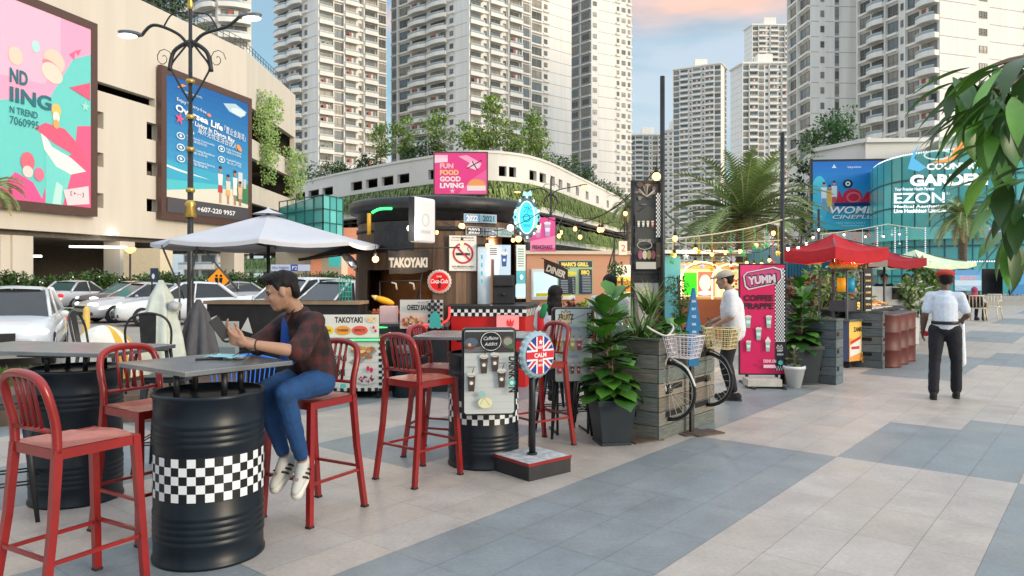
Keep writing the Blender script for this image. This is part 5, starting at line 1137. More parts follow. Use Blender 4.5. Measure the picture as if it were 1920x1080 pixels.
# round union flag bottle-cap sign on a weighted base
t = thing('cap_sign','round bottle-cap sign with a union flag reading KEEP CALM on a black post','sign',(X(998,5.85),5.85,0),R(42))
m_ = MB(); m_.bc(0,0,.066,.44,.42,.13,R(-2)); m_.build('base','black_board',t,bevel=.006)
m_ = MB(); m_.bc(0,0,.1335,.43,.41,.004,R(-2)); m_.build('base_slab',M('rough_white',(.46,.47,.47),rough=.9,lincol=True,var=.3,scale=20,bump=.5),t)
m_ = MB(); m_.T = Matrix.Rotation(R(-2),4,'Z')
for q in ((-.223,-.213,.223,-.203),(-.223,.203,.223,.213),(-.223,-.203,-.213,.203),(.213,-.203,.223,.203)): m_.box(q[0],q[1],.112,q[2],q[3],.1345)
m_.build('base_trim','red_metal',t)
m_ = MB(); m_.cyl(0,0,.136,1.05,.026,.026,14); m_.cyl(0,0,.136,.15,.04,.04,14); m_.build('post','black_metal',t)
m_ = MB(); m_.C((150,176,184)); n = 21; zc = .925
def capring(r, y, wob=0): return [m_.pt(((r+wob*(1 if j % 2 else -1))*math.cos(math.pi*j/n),y,zc+(r+wob*(1 if j % 2 else -1))*math.sin(math.pi*j/n))) for j in range(2*n)]
rg = [capring(.180,-.035,.006),capring(.184,-.05,.006),capring(.168,-.075,.002),capring(.152,-.085)]
for r0, r1 in zip(rg, rg[1:]):
    for j in range(2*n): m_.face([r0[j],r0[(j+1)%(2*n)],r1[(j+1)%(2*n)],r1[j]],False)
m_.face(rg[0][::-1],False); m_.face(rg[-1],False); m_.build('cap_rim','paint',t)
A = Art(.33,.33,.0007); A.B = lambda x, y, z: ((x-.165)*.92,-.0855-z,zc+(y-.165)*.92); c_ = .165; rr = .163
A.el(c_,c_,rr,rr,(28,50,140),40)
def chord(a, wd, c): 
    d = (math.cos(R(a)),math.sin(R(a))); p = (-d[1],d[0]); L_ = math.sqrt(rr*rr-wd*wd/4)
    A.pg([(c_+d[0]*L_*s+p[0]*k*wd/2,c_+d[1]*L_*s+p[1]*k*wd/2) for s, k in ((-1,-1),(1,-1),(1,1),(-1,1))],c)
for a_ in (40,140): chord(a_,.05,(226,226,230))
for a_ in (40,140): chord(a_,.02,(205,30,50))
chord(90,.092,(230,230,232)); chord(0,.092,(230,230,232)); chord(90,.06,(205,30,50)); chord(0,.06,(205,30,50))
A.text('CALM',c_,c_-.018,.036,(240,236,236),fit=.14,al='c',bold=.03); A.text('KEEP',c_,c_+.055,.022,(240,236,236),fit=.055,al='c',bold=.03); A.text('AND',c_,c_-.055,.018,(240,236,236),fit=.05,al='c',bold=.03); A.text('DRINK ON',c_,c_-.095,.02,(240,236,236),fit=.055,al='c',bold=.03)
A.star(c_,c_+.11,.026,.012,5,(240,236,236)); A.build('flag_face','print',t)
# ============================================================ grey parasol
t = thing('parasol','large pale grey parasol open over the left tables','parasol',(X(503,10.4),10.4,0),R(14)); M('parasol_cloth',(.52,.53,.57),rough=.8,lincol=True,var=.05,scale=2)
m_ = MB(); n = 8; zr, zt_ = 1.98, 2.40; r = 1.52; seg = 5; col_ = []
for i in range(n):
    a = 2*math.pi*i/n; rowp = []
    for k in range(seg+1):
        f = k/seg; rowp.append((a,f))
    col_.append(a)
def cp(i, j, f):     # i panel, j 0..4 across, f 0 top..1 rim
    a0_, a1_ = 2*math.pi*i/n, 2*math.pi*(i+1)/n; u_ = j/4; p = Vector((math.cos(a0_),math.sin(a0_),0)).lerp(Vector((math.cos(a1_),math.sin(a1_),0)),u_)*r*f
    z = zt_-(zt_-zr)*(f**1.05)-.05*f*math.sin(math.pi*u_)*.9-.05*math.sin(math.pi*f)*.4; return (p.x,p.y,z)
for i in range(n):
    g_ = [[m_.pt(cp(i,j,.04+.96*k/6)) for j in range(5)] for k in range(7)]
    for k in range(6):
        for j in range(4): m_.face([g_[k][j],g_[k+1][j],g_[k+1][j+1],g_[k][j+1]],True)
    g2 = [m_.pt((Vector(cp(i,j,1.0))+Vector((0,0,-.05)))) for j in range(5)]
    for j in range(4): m_.face([g_[6][j],g2[j],g2[j+1],g_[6][j+1]],False)
m_.build('canopy','parasol_cloth',t)
m_ = MB(); m_.lathe([(.22,2.395),(.06,2.45),(.02,2.47),(.015,2.5),(.0,2.5)],16); m_.build('finial','parasol_cloth',t)
m_ = MB(); m_.cyl(0,0,.05,2.44,.024,.024,12); m_.build('pole','black_metal',t)
for i in range(n):
    m_ = MB(); a = 2*math.pi*i/n; d = Vector((math.cos(a),math.sin(a),0)); m_.tube([d*.03+Vector((0,0,zt_-.02)),d*r*.5+Vector((0,0,(zt_+zr)/2-.04)),d*r*.98+Vector((0,0,zr-.012))],.011,5); m_.tube([d*.04+Vector((0,0,1.95)),d*r*.5+Vector((0,0,(zt_+zr)/2-.045))],.009,5); m_.build('rib','black_metal',t)
m_ = MB(); m_.lathe([(.28,0),(.28,.05),(.06,.07),(.05,.3)],20); m_.build('base','black_board',t)
# rods and frame under the parasol at the left
t = thing('awning_frame','thin grey metal awning frame leaning under the left half of the parasol','frame',(0,0,0)); m_ = MB()
for a_, b_ in (((303,460,9.4),(345,560,9.8)),((370,462,9.4),(352,548,9.7)),((382,468,9.3),(448,545,9.6)),((336,510,9.6),(337,600,9.6))): m_.tube([P(*a_),P(*b_)],.012,6)
m_.build('rod','rail_metal',t); m_ = MB(); m_.C((190,194,196)); c = P(330,575,9.5); m_.tube([c+Vector((-.07,0,.02)),c+Vector((.05,0,0))],.055,10); m_.build('clamp','paint',t)
# ============================================================ kiosk shaped like a giant barrel
KX, KY = X(828,12.3), 12.3
t = thing('barrel_kiosk','big dark wooden drink kiosk shaped like a barrel with signs all over','kiosk',(KX,KY,0))
def kr(z): return 1.40*(1-.045*((z-1.25)/1.25)**2)
rng = random.Random(12); m_ = MB(); ns = 52
def an(px, D=None):                                   # angle on the barrel for a picture column
    k = (px-960)/F; best = None
    for i in range(3600):
        a = -math.pi*i/3600; x = KX+1.40*math.cos(a); y = KY+1.40*math.sin(a)
        e = abs(x/y-k)
        if best is None or e < best[0]: best = (e,a)
    return best[1]
OPN = [(an(693),an(800),1.0,1.62),(an(905),an(989),.98,2.12)]
for i in range(ns):
    a0_ = 2*math.pi*i/ns-math.pi; a1_ = 2*math.pi*(i+.97)/ns-math.pi; am = (a0_+a1_)/2; k = rng.uniform(.55,1.3); m_.col = (.135*k,.078*k,.045*k)
    zr_ = [0,.5,1.0,1.3,1.62,2.0,2.12,2.35]
    for z0, z1 in zip(zr_, zr_[1:]):
        if any(o_[0] < am < o_[1] and o_[2] < (z0+z1)/2 < o_[3] for o_ in OPN): continue
        r0, r1 = kr(z0), kr(z1); q = [(r0*math.cos(a0_),r0*math.sin(a0_),z0),(r0*math.cos(a1_),r0*math.sin(a1_),z0),(r1*math.cos(a1_),r1*math.sin(a1_),z1),(r1*math.cos(a0_),r1*math.sin(a0_),z1)]
        m_.poly(q); m_.poly([(p[0]*.97,p[1]*.97,p[2]) for p in q[::-1]])
M('stave',attr=True,rough=.55,var=.35,scale=3,stretch=(6,6,.5),bump=.3); m_.build('stave_wall','stave',t)
m_ = MB(); m_.C((14,14,15)); m_.lathe([(kr(2.35)+.0,2.36),(1.37,2.36),(1.37,2.50),(1.47,2.51),(1.50,2.54),(1.50,2.66),(1.46,2.70),(1.0,2.76),(.001,2.80)],64); m_.build('roof','black_metal',t)
for z_ in (2.2,.7): m_ = MB(); m_.lathe([(kr(z_)+.004,z_),(kr(z_)+.018,z_),(kr(z_)+.018,z_+.06),(kr(z_)+.004,z_+.06)],64); m_.build('hoop','black_metal',t)
m_ = MB(); a = an(735); 
m_.lathe([(kr(1.9)+.02,1.88),(kr(2.3)+.02,2.34)],10,a0=an(700),a1=an(776)); m_.build('dark_panel','black_metal',t)
m_ = MB(); m_.C((150,96,52)); m_.lathe([(1.0,.95),(1.0,2.3)],30); m_.col = (.30,.22,.15); m_.lathe([(1.36,.93),(.2,.93)],30); m_.lathe([(.2,2.3),(1.36,2.3)],30); m_.build('interior','matte',t)
def lamp(name, loc, e, col=(1,.72,.40), r=.05):
    l_ = bpy.data.lights.new(name,'POINT'); l_.energy = e; l_.color = col; l_.shadow_soft_size = r; o = bpy.data.objects.new(name,l_); COL.objects.link(o); o.location = loc; return o
M('bulb',(1,.45,.12),em=1.5,lincol=True,var=0); M('bulb_white',(1,.88,.7),em=1.6,lincol=True,var=0)
M('led_green',(.05,1,.18),em=.55,lincol=True,var=0); M('led_red',(1,.03,.03),em=.5,lincol=True,var=0); M('neon_cyan',(.25,.9,1),em=2.6,lincol=True,var=0)
M('screen_cool',(.45,.72,.85),em=.25,lincol=True,var=.1)
def on_barrel(px, z, off=.02):
    a = an(px); r = kr(z)+off; return Vector((KX+r*math.cos(a),KY+r*math.sin(a),z)), a+R(90)
def bsign(name, label, px, py0, py1, wpx, draw, mat='print', tilt=None, off=.03, cat='sign', fr='black_metal', dep=.02):
    """flat sign fixed on the barrel, centred on the picture column px"""
    a = an(px); D = KY+kr(1.6)*math.sin(a); z0, z1 = fz(py1,D), fz(py0,D); w = wpx/F*D/max(.35,abs(math.sin(a))) if abs(math.sin(a)) > .5 else wpx/F*D*1.1
    r = kr((z0+z1)/2)+off+w*w/16; c = Vector((KX+r*math.cos(a),KY+r*math.sin(a),z0)); rz_ = a+R(90) if tilt is None else tilt
    tt = thing(name, label, cat, c, rz_); A = Art(w,z1-z0,.0015); A.B = lambda x, y, z: (x-w/2,-z-.001,y); draw(A); A.build('sign_face',mat,tt); m_ = MB(); m_.box(-w/2-.005,0,-.005,w/2+.005,dep,z1-z0+.005); m_.build('backing',fr,tt); return tt
def nosmoke(A):
    w, h = A.w, A.h; A.rect(0,0,w,h,(226,222,214)); A.rect(w*.02,h*.02,w*.98,h*.98,(240,238,230)); A.text('DILARANG MEROKOK',w*.5,h*.92,h*.045,(60,60,60),fit=w*.8,al='c',bold=.02); A.text('BY ORDER FINE RM 10,000 MAX',w*.5,h*.85,h*.035,(70,70,70),fit=w*.86,al='c')
    A.rect(w*.24,h*.44,w*.68,h*.51,(30,30,30)); A.rect(w*.69,h*.44,w*.76,h*.51,(90,90,90)); A.line([(w*.72,h*.56),(w*.66,h*.64),(w*.74,h*.70)],w*.02,(120,120,120)); A.ring(w*.5,h*.5,w*.38,h*.30,w*.065,(200,30,40),40); A.line([(w*.24,h*.70),(w*.76,h*.30)],w*.06,(200,30,40))
    A.text('NO SMOKING AREA',w*.5,h*.10,h*.05,(60,60,60),fit=w*.8,al='c',bold=.02); A.text('PENALTI MAKSIMUM RM10,000',w*.5,h*.05,h*.03,(80,80,80),fit=w*.7,al='c')
bsign('no_smoking_sign','white no smoking sign with red crossed circle on the barrel kiosk',867,442,508,50,nosmoke)
# bottle-cap drink sign
p, rz_ = on_barrel(824,0); z = fz(528,10.95); tt = thing('bottle_cap_sign','red bottle-cap sign with white script lettering on the barrel kiosk','sign',(p.x,p.y-.02,z),rz_)
m_ = MB(); m_.C((216,206,200)); n = 22
def cr2(r, y, wb): return [m_.pt(((r+wb*(1 if j % 2 else -1))*math.cos(math.pi*j/n),y,(r+wb*(1 if j % 2 else -1))*math.sin(math.pi*j/n))) for j in range(2*n)]
rg = [cr2(.178,-.03,.006),cr2(.172,-.06,.004),cr2(.150,-.075,0)]
for r0, r1 in zip(rg, rg[1:]):
    for j in range(2*n): m_.face([r0[j],r0[(j+1)%(2*n)],r1[(j+1)%(2*n)],r1[j]],False)
m_.face(rg[0][::-1],False); m_.face(rg[-1],False); m_.build('cap_rim','paint',tt)
A = Art(.3,.3,.001); A.B = lambda x, y, z: (x-.15,-.0765-z,y-.15); A.el(.15,.15,.148,.148,(204,22,26),36); A.pg([(.13,.05),(.17,.05),(.175,.13),(.16,.17),(.16,.21),(.14,.21),(.14,.17),(.125,.13)],(90,14,16)); A.text('Coca-Cola',.15,.128,.062,(246,236,232),fit=.25,al='c',bold=.01,shear=.35); A.text('DRINK',.15,.215,.022,(246,220,200),fit=.08,al='c',bold=.02); A.ring(.15,.15,.142,.142,.004,(240,200,190)); A.build('cap_face','print_lit',tt)
# takoyaki cloth banner and its rod
def tk(A):
    w, h = A.w, A.h; A.pg([(0,h*.98),(w*.2,h*.92),(w*.5,h),(w*.8,h*.9),(w,h),(w*.98,h*.12),(w*.8,h*.06),(w*.55,0),(w*.3,h*.03),(w*.04,.0)],(44,38,38)); A.pg([(w*.3,h*.98),(w*.42,h*.96),(w*.36,h*.1),(w*.30,h*.06)],(62,54,54)); A.text('TAKOYAKI',w*.5,h*.30,h*.36,(214,208,198),fit=w*.94,al='c',bold=.06)
D = 10.75; tt = thing('cloth_banner','black cloth banner reading TAKOYAKI hung from a rod on the kiosk','banner',P(727,514,D),R(-4)); A = Art(78/F*D,46/F*D,.002); tk(A); A.build('cloth','print',tt); m_ = MB(); m_.tube([(-.75,.02,A.h),(1.05,.0,A.h+.03)],.010,6); m_.build('rod','black_metal',tt)
# number plates
PLC = {'2022':((70,150,200),(235,240,245)),'2023':((20,24,34),(235,235,235)),'2021':((130,190,215),(60,90,120)),'2024':((90,96,104),(190,200,205)),'2025':((150,180,176),(120,150,150))}
for tx, px, py, c in (('2022',886,409,(70,150,200)),('2021',917,410,(130,190,215)),('2023',889,433,(20,24,34)),('2024',921,435,(96,106,116)),('2025',948,436,(160,190,186))):
    bsign('number_plate',{'2022':'blue plate reading 2022, upper left of the plates on the kiosk','2021':'pale blue plate, upper right of the plates on the kiosk','2023':'black plate reading 2023, lower left of the plates on the kiosk','2024':'grey plate reading 2024, lower middle of the plates on the kiosk','2025':'pale green plate reading 2025, lower right of the plates on the kiosk'}[tx],px,py-8,py+8,30,(lambda c, tx: lambda A:(A.rect(0,0,A.w,A.h,(210,215,215)),A.rect(A.w*.03,A.h*.06,A.w*.97,A.h*.94,c),A.text(tx,A.w*.5,A.h*.2,A.h*.62,PLC[tx][1],fit=A.w*.7,al='c',bold=.04)))(c,tx))
# white light box standing out from the barrel
tt = thing('light_box','tall white double-sided light box fixed to the left of the kiosk','sign',P(792,455,10.3),R(62)); m_ = MB(); m_.C((205,205,206)); hh = 84/F*10.3; m_.box(-.25,-.055,0,.25,.055,hh); m_.build('case','print_lit',tt,bevel=.03); m_ = MB(); m_.box(-.262,-.045,.008,-.2505,.045,hh-.008); m_.box(.2505,-.045,.008,.262,.045,hh-.008); m_.build('edge_trim','black_metal',tt)
m_ = MB(); A = Art(.5,hh,.001); A.B = lambda x,y,z:(-.25+x,-.056-z,y); A.ring(.25,hh*.5,.09,.09,.02,(190,196,200)); A.text('DRINK',.25,hh*.2,.05,(180,186,190),fit=.25,al='c'); A.build('faded_logo','print',tt)
# round neon sign at the right shoulder
tt = thing('neon_sign','round glowing cyan neon bottle-cap sign on the right shoulder of the kiosk','sign',P(987,408,10.7),R(4)); 
A = Art(.4,.6,.004); A.B = lambda x,y,z:(x,-z-.03,y)
A.star(0,0,.20,.185,16,(120,190,200)); A.el(0,.0,.105,.225,(60,205,225),30); A.ring(0,0,.118,.238,.014,(235,250,250)); A.text('\u6c34',-.045,.07,.1,(20,110,140)); A.ring(0,-.01,.055,.06,.016,(20,110,140)); A.line([(-.09,.0),(.09,.03)],.012,(20,110,140)); A.text('DRINK',0,-.14,.045,(20,110,140),fit=.12,al='c',bold=.02)
for k in range(20):
    a_ = R(18*k); A.el(.17*math.cos(a_),.29*math.sin(a_),.016,.022,(225,245,245) if k % 2 else (40,60,70),8)
A.pg([(-.07,.30),(-.05,.37),(0,.34),(.05,.38),(.07,.30)],(140,200,205)); A.build('glow_face',M('neon_face',attr=True,rough=.4,em=.3,var=0),tt)
m_ = MB(); m_.C((90,120,130)); m_.T = Matrix.Rotation(R(90),4,'X'); m_.T = m_.T @ Matrix.Diagonal((.75,1.3,1,1)); m_.cyl(0,0,-.025,.022,.235,None,32); m_.build('backing','paint',tt)
# pink poster right of the neon
small_sign('pink drinks poster right of the neon sign',994,1041,408,471,11.6,lambda A:(A.rect(0,0,A.w,A.h,(226,84,150)),A.pg([(0,A.h*.3),(A.w,A.h*.45),(A.w,A.h*.1),(0,0)],(240,140,180)),cup(A,A.w*.32,A.h*.55,A.h*.36,(205,140,180),(236,228,230)),cup(A,A.w*.70,A.h*.58,A.h*.36,(190,160,200),(236,228,230)),A.text('FREAKSHAKE',A.w*.5,A.h*.06,A.h*.12,(90,30,60),fit=A.w*.8,al='c',bold=.03)),rz=R(-8),posts=False,mat='print_lit')
# service window, right: screens, menu, machines
def dsm(name,label,px0,px1,py0,py1,D,draw,mat='print_lit',rz=0,cat='sign'): return small_sign(label,px0,px1,py0,py1,D,draw,mat=mat,rz=rz,posts=False,name=name,cat=cat)
dsm('menu_screen','lit blue drink poster in the kiosk service window',925,959,459,516,11.0,lambda A:(A.rect(0,0,A.w,A.h,(180,205,226)),A.pg([(0,0),(A.w*.3,0),(A.w*.5,A.h),(0,A.h)],(215,228,238)),cup(A,A.w*.62,A.h*.45,A.h*.40,(40,70,130),(225,232,238))),rz=R(18))
dsm('menu_screen','tall pale menu list with a teal picture at the right end of the kiosk window',968,988,459,560,11.15,lambda A:(A.rect(0,0,A.w,A.h,(196,214,208)),A.rect(0,A.h*.28,A.w,A.h*.52,(40,160,176)),[A.rect(A.w*.15,A.h*(.6+.045*k),A.w*.8,A.h*(.615+.045*k),(90,110,110)) for k in range(8)],A.el(A.w*.5,A.h*.4,A.w*.2,A.h*.05,(200,230,230))),rz=R(30))
tt = thing('drink_cooler','tall white lit cylinder cooler in the kiosk service window','cooler',(X(908,10.98),10.98,1.12)); m_ = MB(); m_.C((206,222,230)); m_.cyl(0,0,0,.84,.10,None,20); m_.build('body','print_lit',tt)
for za, zb in ((-.03,-.001),(.841,.88)): m_ = MB(); m_.cyl(0,0,za,zb,.11,None,20); m_.build('cap_ring','black_metal',tt)
m_ = MB(); A = Art(.2,.8,.001); A.B = lambda x,y,z:((.102+z)*math.cos(-2.1+x*3),(.102+z)*math.sin(-2.1+x*3),y)
for k in range(4): A.rect(.03,.3+.12*k,.11,.36+.12*k,(60,190,215)); 
A.build('label_print','print_lit',tt)
tt = thing('round_menu_tag','small white round-topped menu tag on a stick in the kiosk window','sign',P(925,472,10.75)); A = Art(.1,.1,.001); A.B = lambda x,y,z:(x,-z,y); A.el(0,0,.085,.11,(230,232,230),20)
for k in range(4): A.rect(-.05,.04-.028*k,.05,.052-.028*k,(80,90,100))
A.build('tag_face','print_lit',tt); m_ = MB(); m_.tube([(0,.012,-.5),(0,.012,.05)],.012,6); m_.build('stick','rail_metal',tt)
# machines on the counter
tt = thing('coffee_machine','black coffee machine with blue display in the kiosk window','machine',(X(952,10.9),10.95,1.125)); m_ = MB(); m_.box(-.22,-.15,0,.10,.2,.42); m_.box(-.20,-.2,.26,.08,-.151,.40); m_.cyl(-.06,-.19,.12,.16,.03,None,12); m_.build('body','plastic_black',tt,bevel=.01); m_ = MB(); m_.box(.115,-.12,.10,.26,-.09,.28); m_.build('display','screen_cool',tt)
tt = thing('drinks_counter','red drinks counter with black and white checkered top in front of the barrel kiosk','counter',(0,0,0))
ca = P(846,574,10.35); cb = Vector((X(1000,11.1),11.1)); cl_ = [Vector((X(846,10.3),10.3)),Vector((X(985,10.2),10.2)),Vector((X(1006,10.9),10.9))]
m_ = MB(); m_.C((196,22,20)); m2_ = MB()
def slab(mb, pts, z0, z1):
    n = len(pts); b = [mb.pt((p.x,p.y,z0)) for p in pts]; t_ = [mb.pt((p.x,p.y,z1)) for p in pts]; mb.face(b[::-1],False); mb.face(t_,False)
    for i in range(n): mb.face([b[i],b[(i+1)%n],t_[(i+1)%n],t_[i]],False)
cpts = cl_+[Vector((X(1010,11.8),11.8)),Vector((X(850,11.0),11.0))]
slab(m_,cpts,0,.975); m_.build('counter_body','paint',tt)
m_ = MB(); cen_ = sum(cpts,Vector((0,0)))/5; slab(m_,[cen_+(p-cen_)*1.03 for p in cpts],1.075,1.12); m_.build('counter_top','black_board',tt)
m_ = MB(); m_.C((235,235,232)); slab(m_,[cen_+(p-cen_)*1.02 for p in cpts],.976,1.0745); m_.build('edge_band','paint',tt)
m_ = MB(); m_.C((18,18,20)); q_ = [cen_+(p-cen_)*1.02 for p in cpts]
for p, q in ((q_[0],q_[1]),(q_[1],q_[2])):
    d = q-p; n = int(d.length/.05); nn = Vector((d.y,-d.x)).normalized()*.0015
    for i in range(n):
        for j in range(2):
            if (i+j) % 2 == 0: a_ = p+d*i/n+nn; b_ = p+d*(i+1)/n+nn; z = .977+.049*j; m_.poly([(a_.x,a_.y,z),(b_.x,b_.y,z),(b_.x,b_.y,z+.049),(a_.x,a_.y,z+.049)])
m_.build('black_checks','print',tt)
dsm('crown_poster','pink lit square poster with a red crown on the red counter',931,973,591,618,10.15,lambda A:(A.rect(0,0,A.w,A.h,(246,150,150)),A.el(A.w*.6,A.h*.35,A.w*.16,A.h*.14,(214,60,60)),A.pg([(A.w*.42,A.h*.45),(A.w*.5,A.h*.75),(A.w*.56,A.h*.5),(A.w*.62,A.h*.8),(A.w*.68,A.h*.5),(A.w*.76,A.h*.72),(A.w*.78,A.h*.45)],(220,50,50))))
# red lower shelf counter with led and left kitchen counter
tt = thing('kitchen_counter','black food counter with red and green light strips left of the red counter','counter',(0,0,0)); kp = [Vector((X(640,9.9),9.9)),Vector((X(838,9.8),9.8)),Vector((X(845,10.6),10.6)),Vector((X(650,11.0),11.0))]
m_ = MB(); slab(m_,kp,0,.86); m_.build('counter_body','black_board',tt); m_ = MB(); ck = sum(kp,Vector((0,0)))/4; slab(m_,[ck+(p-ck)*1.02 for p in kp],.8602,.90); m_.build('counter_top','table_steel',tt)
m_ = MB(); m_.tube([(kp[0].x,kp[0].y-.03,.85),(kp[0].x+.72,kp[0].y-.035,.85)],.011,6); m_.build('light_strip','led_green',tt)
m_ = MB(); m_.tube([Vector(q) for q in catmull([(kp[0].x+.80,9.83,.87),(X(800,9.75),9.74,.88),(X(838,9.7),9.72,.95),(X(843,9.8),9.8,1.12)],5)],.013,6); m_.build('light_strip','led_red',tt)
def food(A, x, y, s, rng, n=26, cols=((198,140,84),(226,180,120),(160,96,56),(240,206,160),(200,80,60))):
    for k in range(n):
        a = rng.uniform(0,6.28); r = math.sqrt(rng.random()); A.el(x+s*r*math.cos(a),y+s*.5*r*math.sin(a),s*rng.uniform(.10,.2),s*rng.uniform(.08,.15),rng.choice(cols),8,rng.uniform(0,3))
def cz(A):
    w, h = A.w, A.h; rg_ = random.Random(3); A.rect(0,0,w,h,(214,208,200)); A.rect(0,0,w*.64,h*.48,(228,196,186)); food(A,w*.30,h*.24,w*.24,rg_,40); A.checker(w*.66,0,5,10,w*.068,(20,20,22),h/10); A.pg([(w*.68,h*.04),(w*.98,h*.04),(w*.92,h*.52),(w*.82,h*.62),(w*.72,h*.5)],(70,176,166)); A.text('CHEEZY SANDWICH',w*.18,h*.66,h*.17,(36,44,44),fit=w*.74,bold=.05); A.text('we are MOZZA',w*.42,h*.88,h*.09,(50,50,50),fit=w*.4)
dsm('food_sign','cheezy sandwich food sign with checkered edge on the kitchen counter',750,831,562,616,9.75,cz,mat='print')
# kitchen window content: shelf, corn, pans
tt = thing('kitchen_rack','dark metal rack with hooks in the lit kitchen window of the kiosk','rack',(0,0,0)); m_ = MB(); D = 10.75
for a_, b_ in (((712,528),(712,588)),((788,528),(788,600)),((712,528),(790,526)),((700,586),(752,586)),((782,560),(792,512))): m_.tube([P(*a_,D),P(*b_,D)],.012,6)
m_.build('frame','black_metal',tt)
for x in (742,775): m_ = MB(); m_.C((200,190,170)); m_.tube([P(x-8,530,D-.02),P(x,532,D-.02),P(x+2,543,D-.02)],.014,6); m_.build('hook','paint',tt)
D2 = 10.65
tt = thing('corn_cob','yellow corn cob ornament hanging at the kitchen window','ornament',P(716,562,D2)); m_ = MB(); m_.C((240,176,30)); m_.T = Matrix.Rotation(R(18),4,'Y'); m_.ell((.04,0,0),(.15,.05,.05),14,8); m_.C((226,206,150)); m_.tube([(-.16,0,.01),(-.08,0,.0)],[.01,.045],8); m_.build('corn','paint',tt)
m_ = MB(); m_.C((170,90,60)); m_.box(0,0,0,.5,.3,.03); 
for k in range(9): m_.ell((.03+.055*k,.02,.045),.025,8,5)
o = m_.build('grill_tray','paint',loc=P(697,588,10.5)); tag(o,'grill tray with browned snack balls in the kitchen window','tray')
m_ = MB(); m_.C((224,190,190)); m_.box(0,0,0,.22,.18,.22); o = m_.build('snack_box','paint',loc=(X(712,10.1),10.1,.901)); tag(o,'pale pink box on the kitchen counter left of the sandwich sign','box')
# left awning of the kiosk
tt = thing('side_awning','black and dark red folding awning reaching left from the barrel kiosk','awning',(0,0,0)); m_ = MB(); m_.C((24,20,20))
A1, B1, C1, D1 = P(560,487,9.9), P(700,470,10.6), P(712,446,12.0), P(640,462,13.0)
m_.poly([A1,B1,C1,D1]); m_.poly([(p.x,p.y,p.z-.02) for p in (D1,C1,B1,A1)]); m_.tube([A1,B1],.02,6); m_.build('black_cover','paint',tt); m_ = MB(); m_.C((130,20,40)); m_.poly([P(655,470,11.8),P(714,446,11.9),P(713,462,11.0),P(705,470,10.7)]); m_.poly([P(600,480,11.6),P(655,466,11.8),P(706,468,10.8),P(640,476,10.8)]); m_.build('red_cover','paint',tt)
tt = thing('wok_lid','shiny dark round metal dish hanging under the side awning','dish',P(655,493,10.3)); m_ = MB(); m_.T = Matrix.Rotation(R(50),4,'Y'); m_.lathe([(.001,.09),(.07,.08),(.14,.04),(.165,0),(.155,-.005),(.1,.04),(.001,.06)],24); m_.build('bowl','chrome',tt)
m_ = MB(); m_.tube([Vector(q) for q in catmull([P(697,399,10.9),P(712,392,10.9),P(735,391,10.9)],4)],.02,6); o = m_.build('led_tube','led_green'); tag(o,'green light tube at the top left of the barrel kiosk','light')
m_ = MB(); m_.C((226,170,40)); m_.tube([P(692,400,10.9),P(692,440,10.9)],.03,8); o = m_.build('yellow_post','paint'); tag(o,'short yellow post left of the barrel kiosk top','post')
# takoyaki cart in front of the counter
ct = G(592,752); cx1 = G(722,748); ang = 0
tt = thing('takoyaki_cart','white printed takoyaki food cart with a green light strip on castors','food cart',(X(560,9.2),9.2,0),R(2)); w = (722-560)/F*9.2; h0 = .10; h1 = fz(640,9.2)
m_ = MB(); m_.box(0,.02,h0,w,.75,h1); m_.build('body','black_board',tt); m_ = MB(); m_.box(-.03,-.02,h1+.0005,w+.03,.8,h1+.04); m_.build('worktop','table_steel',tt)
A = Art(w,h1-h0,.0012); A.B = lambda x,y,z:(x,.019-z,h0+y); rg_ = random.Random(4); H_ = h1-h0
A.rect(0,0,w,H_,(216,216,208)); 
for k in range(7): A.line([(0,H_*(k/7)),(w,H_*(k/7)+.004)],.003,(180,186,178))
A.checker(w-.085,0,2,17,.0425,(20,20,22),H_/17); A.checker(0,0,int(w/.0425)-2,1,.0425,(20,20,22))
A.pg([(w*.58,H_*.58),(w*.84,H_*.90),(w*.90,H_*.80),(w*.66,H_*.50)],(150,150,150)); 
for k in range(26): A.el(w*(.62+.24*rg_.random()),H_*(.62+.2*rg_.random()+.06),w*.03,H_*.035,rg_.choice([(206,150,90),(176,110,60),(236,200,150)]),10)
A.el(w*.80,H_*.46,w*.02,H_*.05,(214,40,80)); A.el(w*.84,H_*.43,w*.02,H_*.05,(204,40,90)); A.el(w*.78,H_*.26,w*.12,H_*.11,(206,206,206)); food(A,w*.78,H_*.27,w*.09,rg_,18,((160,60,50),(190,90,60),(120,40,40))); 
A.text('TAKOYAKI',w*.30,H_*.62,H_*.10,(30,34,34),fit=w*.26,bold=.05); A.text('DRINK ON',w*.20,H_*.33,H_*.12,(30,34,34),fit=w*.34,bold=.06); A.el(w*.52,H_*.12,w*.035,H_*.05,(90,190,170)); A.text('SINCE 2016',w*.25,H_*.80,H_*.04,(90,110,110),fit=w*.2)
A.build('front_print','print',tt)
bz0 = h1+.042; bz1 = fz(590,9.2); w2 = (708-590)/F*9.2; A = Art(w2,bz1-bz0,.0012); A.B = lambda x,y,z:(w-w2-.08+x,-.005-z,bz0+y); hh = bz1-bz0; A.rect(0,0,w2,hh,(218,216,206)); A.text('TAKOYAKI',w2*.30,hh*.66,hh*.24,(40,44,44),fit=w2*.44,bold=.04)
for i, c in enumerate(((236,200,40),(230,150,60),(226,90,70))): A.el(w2*(.16+.27*i),hh*.32,w2*.125,hh*.2,c,20); A.rect(w2*(.05+.27*i),hh*.22,w2*(.27+.27*i),hh*.42,c); A.text(('ORIGINAL','CHEESE','SPICY')[i],w2*(.16+.27*i),hh*.28,hh*.10,(60,40,30),fit=w2*.17,al='c',bold=.03)
